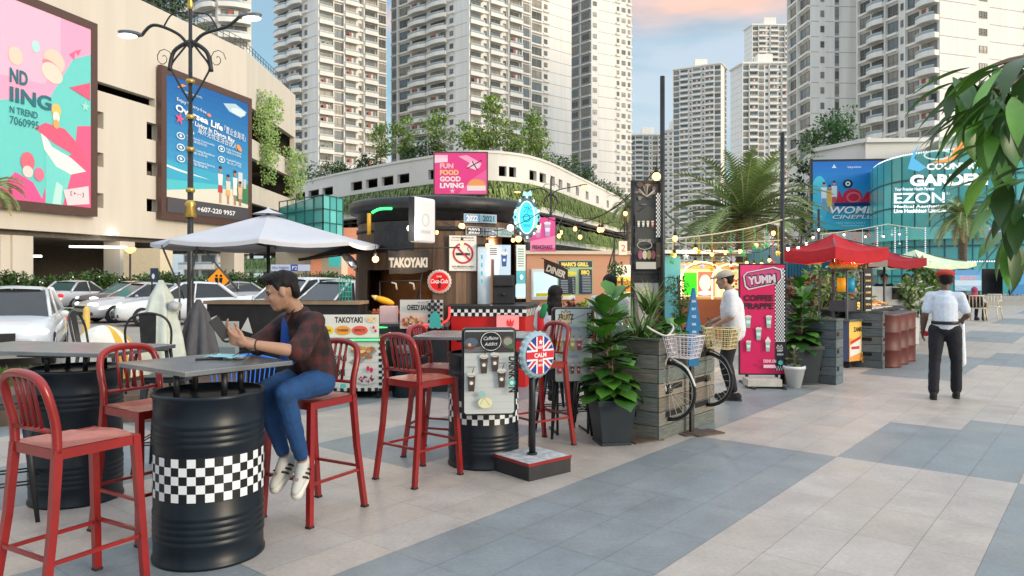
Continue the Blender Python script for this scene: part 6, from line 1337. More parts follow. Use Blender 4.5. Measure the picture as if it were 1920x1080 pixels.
A.el(w2*.88,hh*.8,w2*.09,hh*.14,(226,206,160)); food(A,w2*.88,hh*.8,w2*.06,rg_,10); A.el(w2*.92,hh*.45,w2*.02,hh*.07,(214,40,70)); A.el(w2*.95,hh*.30,w2*.02,hh*.07,(214,40,70)); A.el(w2*.10,hh*.85,w2*.05,hh*.08,(110,160,150)); A.build('top_print','print',tt); m_ = MB(); m_.box(w-w2-.08,-.004,bz0,w-.08,.02,bz1); m_.build('top_board','black_board',tt)
m_ = MB(); m_.tube([(0,-.035,h1+.018),(w,-.035,h1+.018)],.010,6); m_.build('light_strip','led_green',tt)
for x in (.1,.62,w-.1):
    m_ = MB(); m_.T = Matrix.Translation((x,.1,.05)) @ Matrix.Rotation(R(90),4,'Y'); m_.cyl(0,0,-.02,.02,.05,None,14); m_.build('castor','tyre',tt)
g = MB(); pass
# dark things under the counter: pots
tt = thing('gas_cylinder','dark gas cylinder behind the second drum table','gas cylinder',(X(752,9.2),9.45,0)); m_ = MB(); m_.lathe([(.14,0),(.15,.02),(.15,.42),(.12,.52),(.05,.56),(.05,.62),(.0,.62)],18); m_.build('body','drum_paint',tt); m_ = MB(); m_.lathe([(.10,.55),(.11,.60),(.10,.65),(.09,.60),(.10,.55)],16); m_.build('collar','rail_metal',tt)
# ============================================================ planters, plants, bicycle ornament
M('grey_wood',(.17,.165,.14),rough=.8,lincol=True,var=.45,scale=4,stretch=(1,1,9),bump=.4); M('pot_black',(.012,.022,.030),rough=.45,lincol=True,var=.2); M('soil',(.04,.03,.02),rough=1,lincol=True)
M('plank',attr=True,rough=.75,var=.30,scale=5,stretch=(1.2,1.2,14),bump=.4)
def wood_planter(label, loc, L_, Wd, H, tone, seed, slots=3, group='grey timber planter boxes'):
    """local X along the walkway (L_), local Y away from it (Wd); corner at the origin"""
    rng = random.Random(seed); t = thing('wood_planter', label, 'planter', loc, UA, group); n = 7; ph = H/n
    m_ = MB()
    for k in range(n):
        z0 = k*ph+.003; z1 = (k+1)*ph-.003
        for a, b, ax in ((0,L_,'x'),(0,Wd,'y')):
            c = rng.uniform(.7,1.3); tt = rng.random(); base = (.205*c*tone[0]*(1-.28*tt),.165*c*tone[1],.135*c*tone[2]*(1+.15*tt)); m_.col = base
            if ax == 'x':
                m_.box(0.0,-.0,z0,L_,.02,z1); m_.box(0,Wd-.02,z0,L_,Wd,z1)
            else:
                m_.box(-.0,.0205,z0,.02,Wd-.0205,z1); m_.box(L_-.02,.0205,z0,L_,Wd-.0205,z1)
    m_.build('plank_wall','plank',t,bevel=.003)
    m_ = MB()
    for k in range(slots):
        z = H*(.22+.27*k)
        for x0 in ((.12,.42) if L_ < .9 else (.15,.50)): pass
        qs = [(L_*.10,-.004,L_*.38,-.0005),(-.004,Wd*.30,-.0005,Wd*.75)]+([(L_*.62,-.004,L_*.90,-.0005)] if L_ > .9 else [])
        for q_ in qs: m_ = MB(); m_.box(q_[0],q_[1],z,q_[2],q_[3],z+.055); m_.build('slot',M('slot_black',(.01,.01,.01),rough=.9,lincol=True),t)
    m_ = MB(); m_.box(.021,.021,H-.10,L_-.021,Wd-.021,H-.05); m_.build('soil','soil',t)
    m_ = MB(); m_.C((92,92,84)); m_.box(-.012,-.012,H+.0005,L_+.012,.05,H+.02); m_.box(-.012,Wd-.05,H+.0005,L_+.012,Wd+.012,H+.02); m_.box(-.012,.0505,H+.0005,.05,Wd-.0505,H+.02); m_.box(L_-.05,.0505,H+.0005,L_+.012,Wd-.0505,H+.02); m_.build('rim','matte',t); return t
c1 = G(1236,828); wood_planter('largest weathered timber planter with the bicycle ornament and grasses', (c1.x,c1.y,0), 1.22, .80, .93, (1,1.05,1.0), 1)
PW = c1
FIG = [(.035,.115,.012),(.055,.17,.018),(.025,.085,.012),(.075,.21,.025)]
def fig_plant(label, loc, pot, h, n, seed, potmat='pot_black', leafL=.30, spread=.32, group='fiddle-leaf fig plants in pots', rim=.03, cols=FIG, potn='pot', low=.0, name='potted_fig'):
    """pot = (bottom half width, top half width, height, square?)"""
    rng = random.Random(seed); t = thing(name, label, 'potted plant', loc, R(12), group); b, w, ph, sq = pot; m_ = MB()
    if sq:
        def rg(hw, z): return [m_.pt((sx*hw,sy*hw,z)) for sx, sy in ((-1,-1),(1,-1),(1,1),(-1,1))]
        rs = [rg(b*1.08,0),rg(b*1.08,.03),rg(b,.032),rg(w*.97,ph-.05),rg(w*1.03,ph-.05),rg(w*1.03,ph),rg(w*.93,ph),rg(w*.9,ph-.05)]
        for r0, r1 in zip(rs, rs[1:]):
            for j in range(4): m_.face([r0[j],r0[(j+1)%4],r1[(j+1)%4],r1[j]],False)
        m_.face(rs[-1],False)
    else: m_.lathe([(.001,.0),(b,.0),(w*.97,ph-.04),(w*1.03,ph-.04),(w*1.03,ph),(w*.93,ph),(w*.9,ph-.04),(.001,ph-.05)],28)
    m_.build(potn,potmat,t); m_ = MB(); m_.cyl(0,0,ph-.058,ph-.045,w*.86,None,20); m_.build('soil','soil',t)
    st = MB(); lf = MB(); sh = [0,.42,.62,.70,.98,1.0,.82,.35,0]
    stems = [(0,0,0,0)] + [(rng.uniform(-.05,.05),rng.uniform(-.05,.05),rng.uniform(-.10,.10),rng.uniform(-.1,.1)) for _ in range(2)]
    for k, (x, y, dx, dy) in enumerate(stems): hk = h*(1-.12*k); st.tube([(x,y,ph-.06),(x+dx*.5,y+dy*.5,ph+(hk-ph)*.5),(x+dx,y+dy,hk-.1)],[.016,.013,.008],6)
    for i in range(n):
        k = i % len(stems); x, y, dx, dy = stems[k]; hk = h*(1-.12*k); f = (i+.5)/n; z = ph+low+(hk-ph-.12)*f; a = i*2.4+rng.uniform(-.3,.3)
        s = (z-ph)/(hk-ph); p = Vector((x+dx*s,y+dy*s,z)); el = (.0+1.05*f**1.4)+rng.uniform(-.2,.2); d = Vector((math.cos(a)*math.cos(el),math.sin(a)*math.cos(el),math.sin(el)))
        up = Vector((-math.cos(a)*math.sin(el),-math.sin(a)*math.sin(el),math.cos(el))); c = rng.choice(cols); kk = rng.uniform(.8,1.2)*(1+.35*f); lf.col = tuple(v*kk for v in c); ll = leafL*rng.uniform(.8,1.15)*(1-.15*f)
        st.tube([p,p+d*.05],.005,4); lf.leaf(p+d*.05,d,up,ll,ll*.68,bend=.75*(1-.5*f),fold=.16,shape=sh)
    st.build('stem','bark',t); lf.build('leaves',M('fig_leaf',attr=True,rough=.42,var=.16,scale=12,spec=.45),t); return t
p = G(1151,838); fig_plant('tall fiddle-leaf fig in a tapered black pot beside the largest timber planter', (p.x,p.y+.16,0), (.13,.18,.42,True), 1.44, 110, 3, leafL=.27)
p = G(1512,722); fig_plant('leafy fiddle-leaf fig in a dark pot behind the white pot and the pink banner', (p.x-.02,p.y+.15,0), (.16,.22,.55,True), 1.50, 80, 4, leafL=.27)
p = G(1495,729); fig_plant('small thin plant in a plain white round pot on the paving', (p.x,p.y+.11,0), (.085,.145,.30,False), .62, 26, 5, potmat='white_paint', leafL=.10, cols=[(.10,.16,.05),(.14,.20,.06)],name='potted_plant',group=None)
# planting in the big planter
def grass_tuft(m_, c, n, h, sp, cols, rng, w=.012, droop=.8):
    for _ in range(n):
        a = rng.uniform(0,6.283); el = rng.uniform(.75,1.5); d = Vector((math.cos(a)*math.cos(el),math.sin(a)*math.cos(el),math.sin(el))); up = Vector((-math.cos(a)*math.sin(el),-math.sin(a)*math.sin(el),math.cos(el)))
        b_ = rng.choice(cols); k = rng.uniform(.75,1.3); m_.col = tuple(v*k for v in b_); hh = h*rng.uniform(.6,1.1)
        m_.leaf(Vector(c)+Vector((rng.uniform(-1,1),rng.uniform(-1,1),0))*sp,d,up,hh,w*2.2,bend=droop*rng.uniform(.5,1.6),shape=[.6,1,.9,.7,.4,0])
rng = random.Random(21)
def plant_obj(name, label, cat, loc, fn, group=None):
    m_ = MB(); fn(m_); return tag(m_.build(name,'leaf',loc=loc), label, cat, group)
q = PW+U*.25+V*.35
plant_obj('spider_plant','spiky grass-like plant at the left end of the largest planter','plant',(q.x,q.y,.88),lambda m_:(grass_tuft(m_,(0,0,0),70,.50,.07,[(.10,.19,.04),(.16,.24,.07),(.07,.14,.03)],rng),m_.tube([(0,0,-.03),(0,0,.12)],.02,6)))
q = PW+U*.75+V*.5
plant_obj('spider_plant','taller spiky plant in the middle of the largest planter','plant',(q.x,q.y,.88),lambda m_:(grass_tuft(m_,(0,0,.25),60,.44,.04,[(.11,.20,.04),(.15,.24,.06)],rng),m_.tube([(0,0,-.03),(0.01,0,.3)],.02,6)))
q = PW+U*.5+V*.4
plant_obj('ground_cover','low fine green ground cover filling the largest planter','plant',(q.x,q.y,.89),lambda m_:[grass_tuft(m_,((U*rng.uniform(-.42,.55)+V*rng.uniform(-.3,.36))[:]),9,.15,.06,[(.05,.15,.02),(.08,.20,.03)],rng,w=.006) for _ in range(60)])
q = PW+U*1.02+V*.38
def roundleaf(m_):
    for i in range(12):
        a = rng.uniform(0,6.28); el = rng.uniform(.25,1.2); d = Vector((math.cos(a)*math.cos(el),math.sin(a)*math.cos(el),math.sin(el))); up = Vector((-math.cos(a)*math.sin(el),-math.sin(a)*math.sin(el),math.cos(el))); c = rng.choice([(.06,.19,.02),(.10,.26,.03),(.16,.30,.05)]); m_.col = c
        m_.tube([(0,0,0),d*.16],.006,4); m_.leaf(d*.15,d,up,.27,.26,bend=.8,fold=.12,shape=[0,.6,.85,1,.95,.7,.3,0])
plant_obj('round_leaf_plant','broad round-leaved green plant at the right end of the largest planter','plant',(q.x,q.y,.90),roundleaf)
q = PW-V*.0+U*-.12+V*.55
plant_obj('spider_plant','arching striped grass plant between the fig pot and the largest planter','plant',(q.x,q.y,.92),lambda m_:grass_tuft(m_,(0,0,0),40,.55,.05,[(.14,.22,.08),(.25,.32,.16),(.08,.14,.04)],rng,w=.008,droop=1.6))
# topiary plants behind (rounded clumps on thin stems)
for i, (px, D, hs, sd, lb) in enumerate(((1166,9.9,((1.62,.13),(1.40,.17),(1.18,.14)),31,'clipped three-tier topiary left of the tall menu frame'),(1272,9.6,((1.42,.17),(1.22,.14),(1.05,.12)),32,'clipped three-tier topiary right of the tall menu frame'))):
    t = thing('topiary',lb,'plant',(X(px,D),D,0),0,'clipped topiary plants'); m_ = MB(); m_.tube([(0,0,.3),(.03,0,.9),(0,0,1.5)],.018,6); m_.build('stem','bark',t); m_ = MB(); rg_ = random.Random(sd)
    for k, (z, r) in enumerate(hs): cloud(m_,(rg_.uniform(-.07,.07),0,z),(r,r,r*.6),240,.05,[(.05,.12,.02),(.08,.17,.03)],rg_)
    m_.build('crown','leaf',t); m_ = MB(); m_.lathe([(.001,0),(.12,0),(.16,.36),(.14,.36),(.001,.33)],20); m_.build('pot','pot_black',t)
# bicycle front ends hung on the planter: wheel, fork, basket, handlebar
def bike_front(label, loc, rz, col, bcol, seed):
    """wheel plane is local XZ, seen from -Y; hub at z=.42"""
    t = thing('bicycle_ornament', label, 'bicycle', loc, rz, 'bicycle fronts fixed to the largest planter'); r = .27; hz = .43
    m_ = MB(); m_.tube([(r*math.cos(math.pi*k/18-math.pi/2),0,hz+r*math.sin(math.pi*k/18-math.pi/2)) for k in range(19)],.015,8); wo = m_.build('tyre','tyre',t)
    m_ = MB(); m_.tube([((r-.02)*math.cos(math.pi*k/18-math.pi/2),0,hz+(r-.02)*math.sin(math.pi*k/18-math.pi/2)) for k in range(19)],.006,6); m_.build('rim','chrome',wo)
    m_ = MB(); m_.C((196,192,176))
    for k in range(11): a = math.pi*(k-5)/10.6; m_.tube([(.02*math.cos(a+.5),(.015 if k % 2 else -.015),hz+.02*math.sin(a+.5)),((r-.02)*math.cos(a),0,hz+(r-.02)*math.sin(a))],.0022,4,False)
    m_.build('spokes','paint',wo)
    m_ = MB(); m_.T = Matrix.Translation((0,0,hz)) @ Matrix.Rotation(R(90),4,'X'); m_.cyl(0,0,-.045,.045,.024,None,12); m_.build('hub','black_metal',t)
    m_ = MB(); m_.C(col)
    for y in (-.045,.045): m_.tube([Vector(p) for p in catmull([(0,y,hz),(-.03,y,hz+.15),(-.0,y*.9,hz+.30),(.05,y*.6,hz+.36)],4)],.011,8)
    m_.tube([(.05,-.03,hz+.36),(.05,.03,hz+.36)],.014,8); m_.tube([(.05,0,hz+.35),(-.02,0,hz+.52)],.014,8); m_.build('fork','paint',t)
    m_ = MB(); m_.C(col); m_.tube([Vector(p) for p in catmull([(r*.1,0,hz+r+.045),(r*.7,0,hz+r*.85),(r*1.02,0,hz+.25*r)],5)],.018,6,True,.4); m_.build('mudguard','paint',t)
    m_ = MB(); m_.C(col); m_.tube([Vector(p) for p in catmull([(-.10,-.24,hz+.62),(-.05,-.20,hz+.58),(-.02,0,hz+.52),(-.05,.20,hz+.58),(-.10,.24,hz+.62)],5)],.010,8); m_.build('handlebar','paint',t)
    m_ = MB(); m_.C(bcol)
    bw0, bw1, bd0, bd1, z0, z1 = .11,.15,.10,.13,hz+.33,hz+.53
    def rp(z, k): 
        a = bw0+(bw1-bw0)*k; b = bd0+(bd1-bd0)*k; return [(.10-a+ .06,-b,z),(.10+a+.06,-b,z),(.10+a+.06,b,z),(.10-a+.06,b,z)]
    for k in range(6):
        rr_ = rp(z0+(z1-z0)*k/5,k/5); 
        for p_, q_ in zip(rr_, rr_[1:]+rr_[:1]): m_.tube([p_,q_],.0055 if k == 5 else .003,5)
    lo, hi = rp(z0,0), rp(z1,1)
    for i in range(4):
        for k in range(7): s = k/7; m_.tube([Vector(lo[i]).lerp(Vector(lo[(i+1)%4]),s),Vector(hi[i]).lerp(Vector(hi[(i+1)%4]),s)],.003,4)
    for k in range(5): s = (k+.5)/5; m_.tube([Vector(lo[0]).lerp(Vector(lo[1]),s),Vector(lo[3]).lerp(Vector(lo[2]),s)],.003,4)
    m_.build('basket','paint',t); return t
q = PW+U*.17-V*.006; bike_front('bicycle front with white wire basket on the near part of the largest planter', (q.x,q.y,.02), UA-R(90), (200,196,190), (226,214,214), 1)
q = PW+U*1.02-V*.006; bike_front('bicycle front with cream yellow basket at the far end of the largest planter', (q.x,q.y,.04), UA-R(90), (60,58,50), (226,206,150), 2)
# blue pointed sign on a black post
q = G(1297,812); t = thing('pointed_sign','blue wooden arrow sign with small lettering on a black post before the planter','sign',(q.x,q.y,0),R(22)); m_ = MB(); m_.box(-.018,-.018,.012,.018,.018,.86); m_.build('post','black_metal',t)
m_ = MB(); m_.box(-.16,-.14,.001,.16,.14,.012); m_.build('foot_plate',M('rust_plate',(.10,.07,.05),rough=.8,lincol=True,var=.3),t)
m_ = MB(); m_.C((34,104,150))
for (zz0, zz1, w0_, w1_) in ((.60,1.02,.055,.055),): m_.box(-.06,-.034,.66,.06,-.0185,1.0)
v_ = [(-.09,1.003),(.09,1.003),(.012,1.42),(-.012,1.42)]; a_ = [m_.pt((x,-.034,z)) for x, z in v_]; b_ = [m_.pt((x,-.0185,z)) for x, z in v_]; m_.face(a_,False); m_.face(b_[::-1],False)
for i in range(4): m_.face([a_[i],b_[i],b_[(i+1)%4],a_[(i+1)%4]],False)
m_.build('arrow_board','matte',t); A = Art(.2,.8,.001); A.B = lambda x,y,z:(x-.1,-.0345-z,.62+y)
for k, s_ in enumerate(('DANGA','BAY','FOOD','PARK','OPEN')): A.text(s_,.1,.66-.075*k,.025,(190,214,226),fit=.05,al='c',bold=.02)
A.build('lettering','print',t)
for i, (px, py) in enumerate(((1320,813),(1205,826))):
    q = G(px,py); m_ = MB(); m_.bc(0,0,.010,.34,.22,.012,R(30)); tag(m_.build('floor_plate','rust_plate',loc=(q.x,q.y,0)), ('flat rusty metal plate under the right front of the largest planter','flat rusty metal plate between the fig pot and the largest planter')[i],'plate')
# ============================================================ tall poles and menu frames
def pole(label, px, ytop, D, r, group='tall black poles'):
    o_ = MB(); o_.cyl(0,0,0,fz(ytop,D),r,None,14); o_.cyl(0,0,0,.02,r*3,None,14); return tag(o_.build('tall_pole','black_metal',loc=(X(px,D),D,0)), label, 'pole', group)
pole('tallest black pole beside the double menu frame',1242,143,8.15,.026); pole('tall black pole at the right edge of the pink coffee banner',1467,248,10.55,.03)
pole('thin dark pole left of the cinema billboard above the red stall',1535,392,17.5,.03)
def mpost(A):
    w, h = A.w, A.h; A.rect(0,0,w,h,(74,74,74)); rg_ = random.Random(6)
    for k in range(30): A.el(w*rg_.random()*.8,h*rg_.uniform(.1,.98),w*rg_.uniform(.05,.14),h*rg_.uniform(.01,.04),rg_.choice([(104,104,98),(54,58,54),(130,126,118),(90,80,74)]),9)
    A.pg([(0,h*.62),(w*.5,h*.72),(w,h*.66),(w,h*.3),(0,h*.25)],(70,70,66))
    for k in range(16): a = rg_.uniform(.3,2.8); A.line([(w*.45,h*.82),(w*.45+math.cos(a)*w*.4,h*.82+math.sin(a)*h*.13)],w*.025,rg_.choice([(214,206,192),(170,160,140),(120,116,110)]))
    for i, c in enumerate(((206,200,190),(190,196,190),(206,206,170),(200,110,100))): cup(A,w*(.13+.18*i),h*.50,w*.20,c,(226,222,210))
    A.ring(w*.35,h*.27,w*.3,h*.05,w*.02,(200,196,180))
    for i, c in enumerate(((160,90,110),(196,190,170),(150,140,90),(120,60,70))): A.el(w*(.18+.17*i),h*.16,w*.09,h*.05,c)
    A.text('SIGNATURE',w*.1,h*.31,h*.03,(200,200,190),fit=w*.5); A.rect(0,0,w*.8,h*.08,(190,186,176)); A.checker(w*.80,h*.36,4,22,w*.05,(230,230,226),h*.5/22); A.rect(w*.8,h*.02,w,h*.3,(60,50,40)); food(A,w*.9,h*.15,w*.07,rg_,16,((170,130,70),(120,80,50),(200,180,120)))
def mpost2(A):
    w, h = A.w, A.h; A.rect(0,0,w,h,(176,172,166)); A.pg([(0,0),(w*.3,h*.3),(w*.1,h*.8),(0,h)],(120,116,112)); A.el(w*.5,h*.86,w*.3,h*.08,(196,190,160)); A.pg([(w*.2,h*.5),(w*.45,h*.75),(w*.55,h*.2),(w*.35,0),(w*.15,0)],(206,204,200)); A.pg([(w*.6,h*.7),(w,h*.9),(w,h*.4),(w*.7,h*.3)],(150,90,100)); A.line([(0,h*.9),(w*.4,h*.6),(w*.5,h*.1)],w*.03,(70,68,66)); A.ring(w*.5,h*.86,w*.22,h*.05,w*.02,(110,104,90))
D = 8.2; t = thing('tall_menu_frame','tall double black frame with dark dessert posters hung on the tallest pole','menu board',P(1186,690,D),R(4)); wM = (1240-1186)/F*D; hM = (690-340)/F*D
m_ = MB()
for x in (0,wM): m_.box(x-.018,-.018,-fz(690,D)+.001,x+.018,.018,hM)
for z in (0,hM*.46,hM*.505,hM-.02): m_.box(-.0179,-.0185,z,wM+.0179,.0185,z+.03)
m_.build('frame','black_metal',t)
A = Art(wM-.04,hM*.47,.001); A.B = lambda x,y,z:(.02+x,-.002-z,hM*.53+y); mpost(A); A.build('upper_poster','print',t); A = Art(wM-.04,hM*.44,.001); A.B = lambda x,y,z:(.02+x,-.002-z,.035+y); mpost2(A); A.build('lower_poster','print',t)
m_ = MB(); m_.box(.02,0,.03,wM-.02,.006,hM-.03); m_.build('backing_board','black_board',t)
# pink coffee frappe banner
D = 10.35; wB = (1470-1388)/F*D; hB = (700-497)/F*D
def mb_(A):
    w, h = A.w, A.h; P_ = (214,24,92); A.rect(0,0,w,h,P_); A.pg([(0,h),(w*.5,h),(w*.15,h*.86),(0,h*.9)],(228,60,120)); A.rect(0,h*.60,w*.8,h*.62,(228,70,128)); A.rect(w*.78,h*.03,w,h*.97,(236,236,236)); A.checker(w*.78,h*.30,8,40,w*.0275,(22,22,26),h*.67/40)
    A.rect(w*.78,h*.07,w,h*.295,(22,22,28)); A.checker(w*.78,h*.03,8,2,w*.0275,(22,22,26),h*.02); A.line([(w*.81,h*.235),(w*.84,h*.265),(w*.88,h*.245),(w*.92,h*.265),(w*.95,h*.235),(w*.81,h*.235)],w*.012,(226,226,226)); A.text('KEEP',w*.89,h*.205,h*.017,(226,226,226),fit=w*.13,al='c',bold=.03); A.text('CALM',w*.89,h*.17,h*.017,(226,226,226),fit=w*.14,al='c',bold=.03)
    fr = [(w*.10,h*.80),(w*.06,h*.90),(w*.14,h*.935),(w*.75,h*.985),(w*.93,h*.96),(w*.95,h*.88),(w*.86,h*.835),(w*.18,h*.77)]; A.pg(fr,(216,214,220)); cx = sum(p[0] for p in fr)/8; cy = sum(p[1] for p in fr)/8
    A.pg([(cx+(x-cx)*.93,cy+(y-cy)*.88) for x, y in fr],(40,34,50)); A.pg([(cx+(x-cx)*.88,cy+(y-cy)*.8) for x, y in fr],(196,70,120)); A.text('YUMM',w*.17,h*.815,h*.085,(50,40,52),fit=w*.66,bold=.08,rot=.09); A.text('YUMM',w*.175,h*.822,h*.07,(216,200,210),fit=w*.62,bold=.05,rot=.09)
    A.text('COFFEE',w*.07,h*.672,h*.052,(54,16,34),fit=w*.67,bold=.04); A.text('FRAPPE',w*.07,h*.598,h*.052,(54,16,34),fit=w*.67,bold=.04)
    for x, y, k in ((.17,.46,1),(.63,.46,1),(.40,.35,1),(.17,.24,.85),(.60,.24,.85)): cup(A,w*x,h*y,w*.24*k,(150,190,180),(226,222,216)); 
    A.pg([(w*.53,h*.30),(w*.60,h*.345),(w*.67,h*.30)],(236,230,224)); A.text('DRINK ON',w*.50,h*.105,h*.028,(240,200,214),fit=w*.28,bold=.04); A.rect(w*.50,h*.055,w*.76,h*.085,(240,200,214)); A.star(w*.88,h*.105,w*.07,w*.045,10,(80,180,184)); A.text('VA',w*.27,h*.07,h*.02,(70,16,40),fit=w*.08)
t = thing('banner_stand','pink COFFEE FRAPPE banner with black checks in a black frame on a concrete slab','banner',P(1388,700,D),R(-3)); A = Art(wB,hB,.001); A.z=.001; mb_(A); A.build('banner_face','print',t)
m_ = MB(); m_.box(-.02,.0005,-.02,wB+.02,.03,hB+.02); m_.build('frame','black_metal',t); bz = -fz(700,D); m_ = MB()
for x in (.1,wB-.1): m_.box(x-.02,.031,bz+.02,x+.02,.06,.5); m_.box(x-.02,-.35,bz+.001,x+.02,.4,bz+.03)
m_.build('feet','black_metal',t); m_ = MB(); m_.C((190,186,176)); m_.box(.03,-.28,bz+.032,wB-.12,.0,bz+.13); m_.build('slab_weight','matte',t,bevel=.006)
# ============================================================ right hand stalls
c2 = G(1568,723); wood_planter('second grey timber planter, right of the white pot', (c2.x,c2.y,0), .34, .68, .90, (.55,.72,.85), 2)
q = c2+V*.35+U*.15; plant_obj('spider_plant','thin trailing grass plant on the second timber planter','plant',(q.x-.05,q.y,.88),lambda m_:grass_tuft(m_,(0,0,0),60,.34,.10,[(.16,.26,.06),(.22,.32,.10)],rng,w=.006,droop=1.3))
c3 = G(1655,692); wood_planter('third grey timber planter between the burger cart and the red drums', (c3.x,c3.y,0), .34, .55, .92, (.60,.75,.85), 3)
# burger cart
D = 12.2; c = G(1592,692); t = thing('burger_cart','food cart with a glass cabinet, yellow burger print on the front and melons on top','food cart',(c.x,c.y,0),R(34)); wC, hC = .72, .78
m_ = MB(); m_.C((70,84,110)); m_.box(0,0,.12,wC,.62,hC); m_.build('body','paint',t)
A = Art(wC,hC-.12,.001); A.B = lambda x,y,z:(x,-.001-z,.12+y); w, h = A.w, A.h; rg_ = random.Random(8); A.rect(0,0,w,h,(236,196,96)); A.pg([(0,0),(w*.6,0),(w*.3,h*.5),(0,h*.6)],(226,160,80)); A.text('ZAMBURGER',w*.5,h*.74,h*.11,(60,40,30),fit=w*.66,al='c',bold=.04); A.pg([(w*.03,h*.40),(w*.46,h*.55),(w*.46,h*.20),(w*.03,h*.12)],(226,226,220)); A.pg([(w*.05,h*.50),(w*.46,h*.62),(w*.44,h*.55),(w*.05,h*.43)],(206,60,50)); A.rect(w*.08,h*.30,w*.40,h*.37,(206,60,60)); A.el(w*.75,h*.42,w*.22,h*.10,(206,140,60)); A.rect(w*.54,h*.30,w*.97,h*.35,(90,140,50)); A.el(w*.75,h*.26,w*.21,h*.05,(120,60,40)); A.el(w*.75,h*.18,w*.22,h*.06,(216,150,80)); food(A,w*.6,h*.08,w*.25,rg_,24,((226,180,80),(200,120,60))); A.build('front_print','print',t)
m_ = MB(); A = Art(.62,hC-.12,.001); A.B = lambda x,y,z:(-.001-z,.62-x,.12+y); A.rect(0,0,A.w,A.h,(78,92,120)); A.build('side_panel','print',t)
m_ = MB(); m_.box(-.04,-.04,hC+.0005,wC+.04,.66,hC+.035); m_.build('worktop','table_steel',t)
m_ = MB(); z0, z1 = hC+.036, 1.62
for x in (.02,.44): 
    for y in (.05,.55): m_.box(x-.014,y-.014,z0,x+.014,y+.014,z1)
for z in (z1-.02,z0+.42): m_.box(.0,.03,z,.46,.57,z+.02)
m_.build('cabinet_frame','rail_metal',t)
m_ = MB(); m_.C((246,168,30)); m_.cyl(.13,.2,z0+.45,z0+.68,.085,None,16); m_.C((30,140,180)); m_.cyl(.34,.2,z0+.45,z0+.68,.085,None,16); m_.C((60,60,64)); m_.box(.06,.1,z0+.12,.40,.4,z0+.30)
m_.build('drink_tank','print_lit',t)
A = Art(.24,.80,.001); A.B = lambda x,y,z:(.47+x,.02-z,z0+.02+y); A.rect(0,0,.24,.80,(24,20,20))
for k in range(7): A.text(('BURGER','DAGING','AYAM','CHEESE','KEJU','SPECIAL','HOTDOG')[k],.12,.70-.1*k,.03,((240,190,80) if k % 2 else (236,230,210)),fit=.16,al='c',bold=.03)
for k in range(5): A.el(.05+.035*k,.05+.02*(k % 2),.016,.018,(226,226,226),8)
A.build('menu_strip','print_lit',t); m_ = MB(); m_.box(.465,.0215,z0,.715,.05,z0+.84); m_.build('menu_backing','black_board',t)
for x in (.1,wC-.1): 
    m_ = MB(); m_.T = Matrix.Translation((x,.1,.06)) @ Matrix.Rotation(R(90),4,'Y'); m_.cyl(0,0,-.02,.02,.06,None,14); m_.build('castor','tyre',t)
rg_ = random.Random(2)
me0 = None
for i in range(14):
    k = i % 7; row = i//7; base = Vector((c.x,c.y,0)); rr_ = Matrix.Rotation(R(34),3,'Z') @ Vector((.02+.075*k,.20+.1*row,1.641+.062))
    if me0 is None:
        m_ = MB(); m_.C((226,176,90)); m_.ell((0,0,0),.062,12,8); o_ = m_.build('melon','paint'); me0 = o_.data
    else: o_ = bpy.data.objects.new('melon',me0); COL.objects.link(o_)
    o_.location = base+rr_; tag(o_,('first','second','third','fourth','fifth','sixth','seventh')[k]+' yellow melon from the left in the '+('front','back')[row]+' row on the burger cart cabinet','melon','melons in the back row' if row else 'melons in the front row')
for i in range(4):
    m_ = None; o_ = bpy.data.objects.new('melon',me0); COL.objects.link(o_); o_.location = Vector((c.x,c.y,0))+Matrix.Rotation(R(34),3,'Z') @ Vector((.10+.085*i,.24,1.641+.062+.108)); tag(o_,('leftmost','second','third','rightmost')[i]+' of four yellow melons stacked on top of the rows on the burger cart','melon','melons stacked on top')
# red drums and display table
def red_drum(label, loc, group='red steel drums under the display counter'):
    t = thing('red_drum',label,'drum',loc,0,group); m_ = MB(); m_.lathe([(.27,.0),(.285,.01),(.28,.03),(.28,.28),(.292,.295),(.28,.31),(.28,.58),(.292,.595),(.28,.61),(.28,.86),(.288,.88),(.27,.885),(.001,.87)],32); m_.build('barrel','rust_red',t); m_ = MB(); m_.lathe([(.281,.875),(.292,.888),(.281,.90),(.27,.888)],24); m_.build('rim','rail_metal',t); return t
M('rust_red',(.10,.017,.011),rough=.5,lincol=True,var=.3,scale=4,bump=.2)
d0 = None
for i, lb in enumerate(('nearest red steel drum right of the third timber planter','second red steel drum in the row','third red steel drum in the row, behind the guard arm')):
    q = G(1676,691)+U*(.22+.575*i)+V*.22
    d0 = red_drum(lb,(q.x,q.y,0)) if d0 is None else dup(d0,(q.x,q.y,0),0,lb)
q = G(1640,690); t = thing('display_counter','long dark-topped counter with snacks across the red drums','counter',(q.x+.1,q.y+.25,0),UA); m_ = MB(); m_.box(-.1,0,.905,2.6,.95,.94); m_.build('counter_top','black_board',t)
for q_ in ((2.3,.1,2.5,.8),(.1,.75,.3,.9)): m_ = MB(); m_.box(q_[0],q_[1],0,q_[2],q_[3],.904); m_.build('support','black_metal',t)
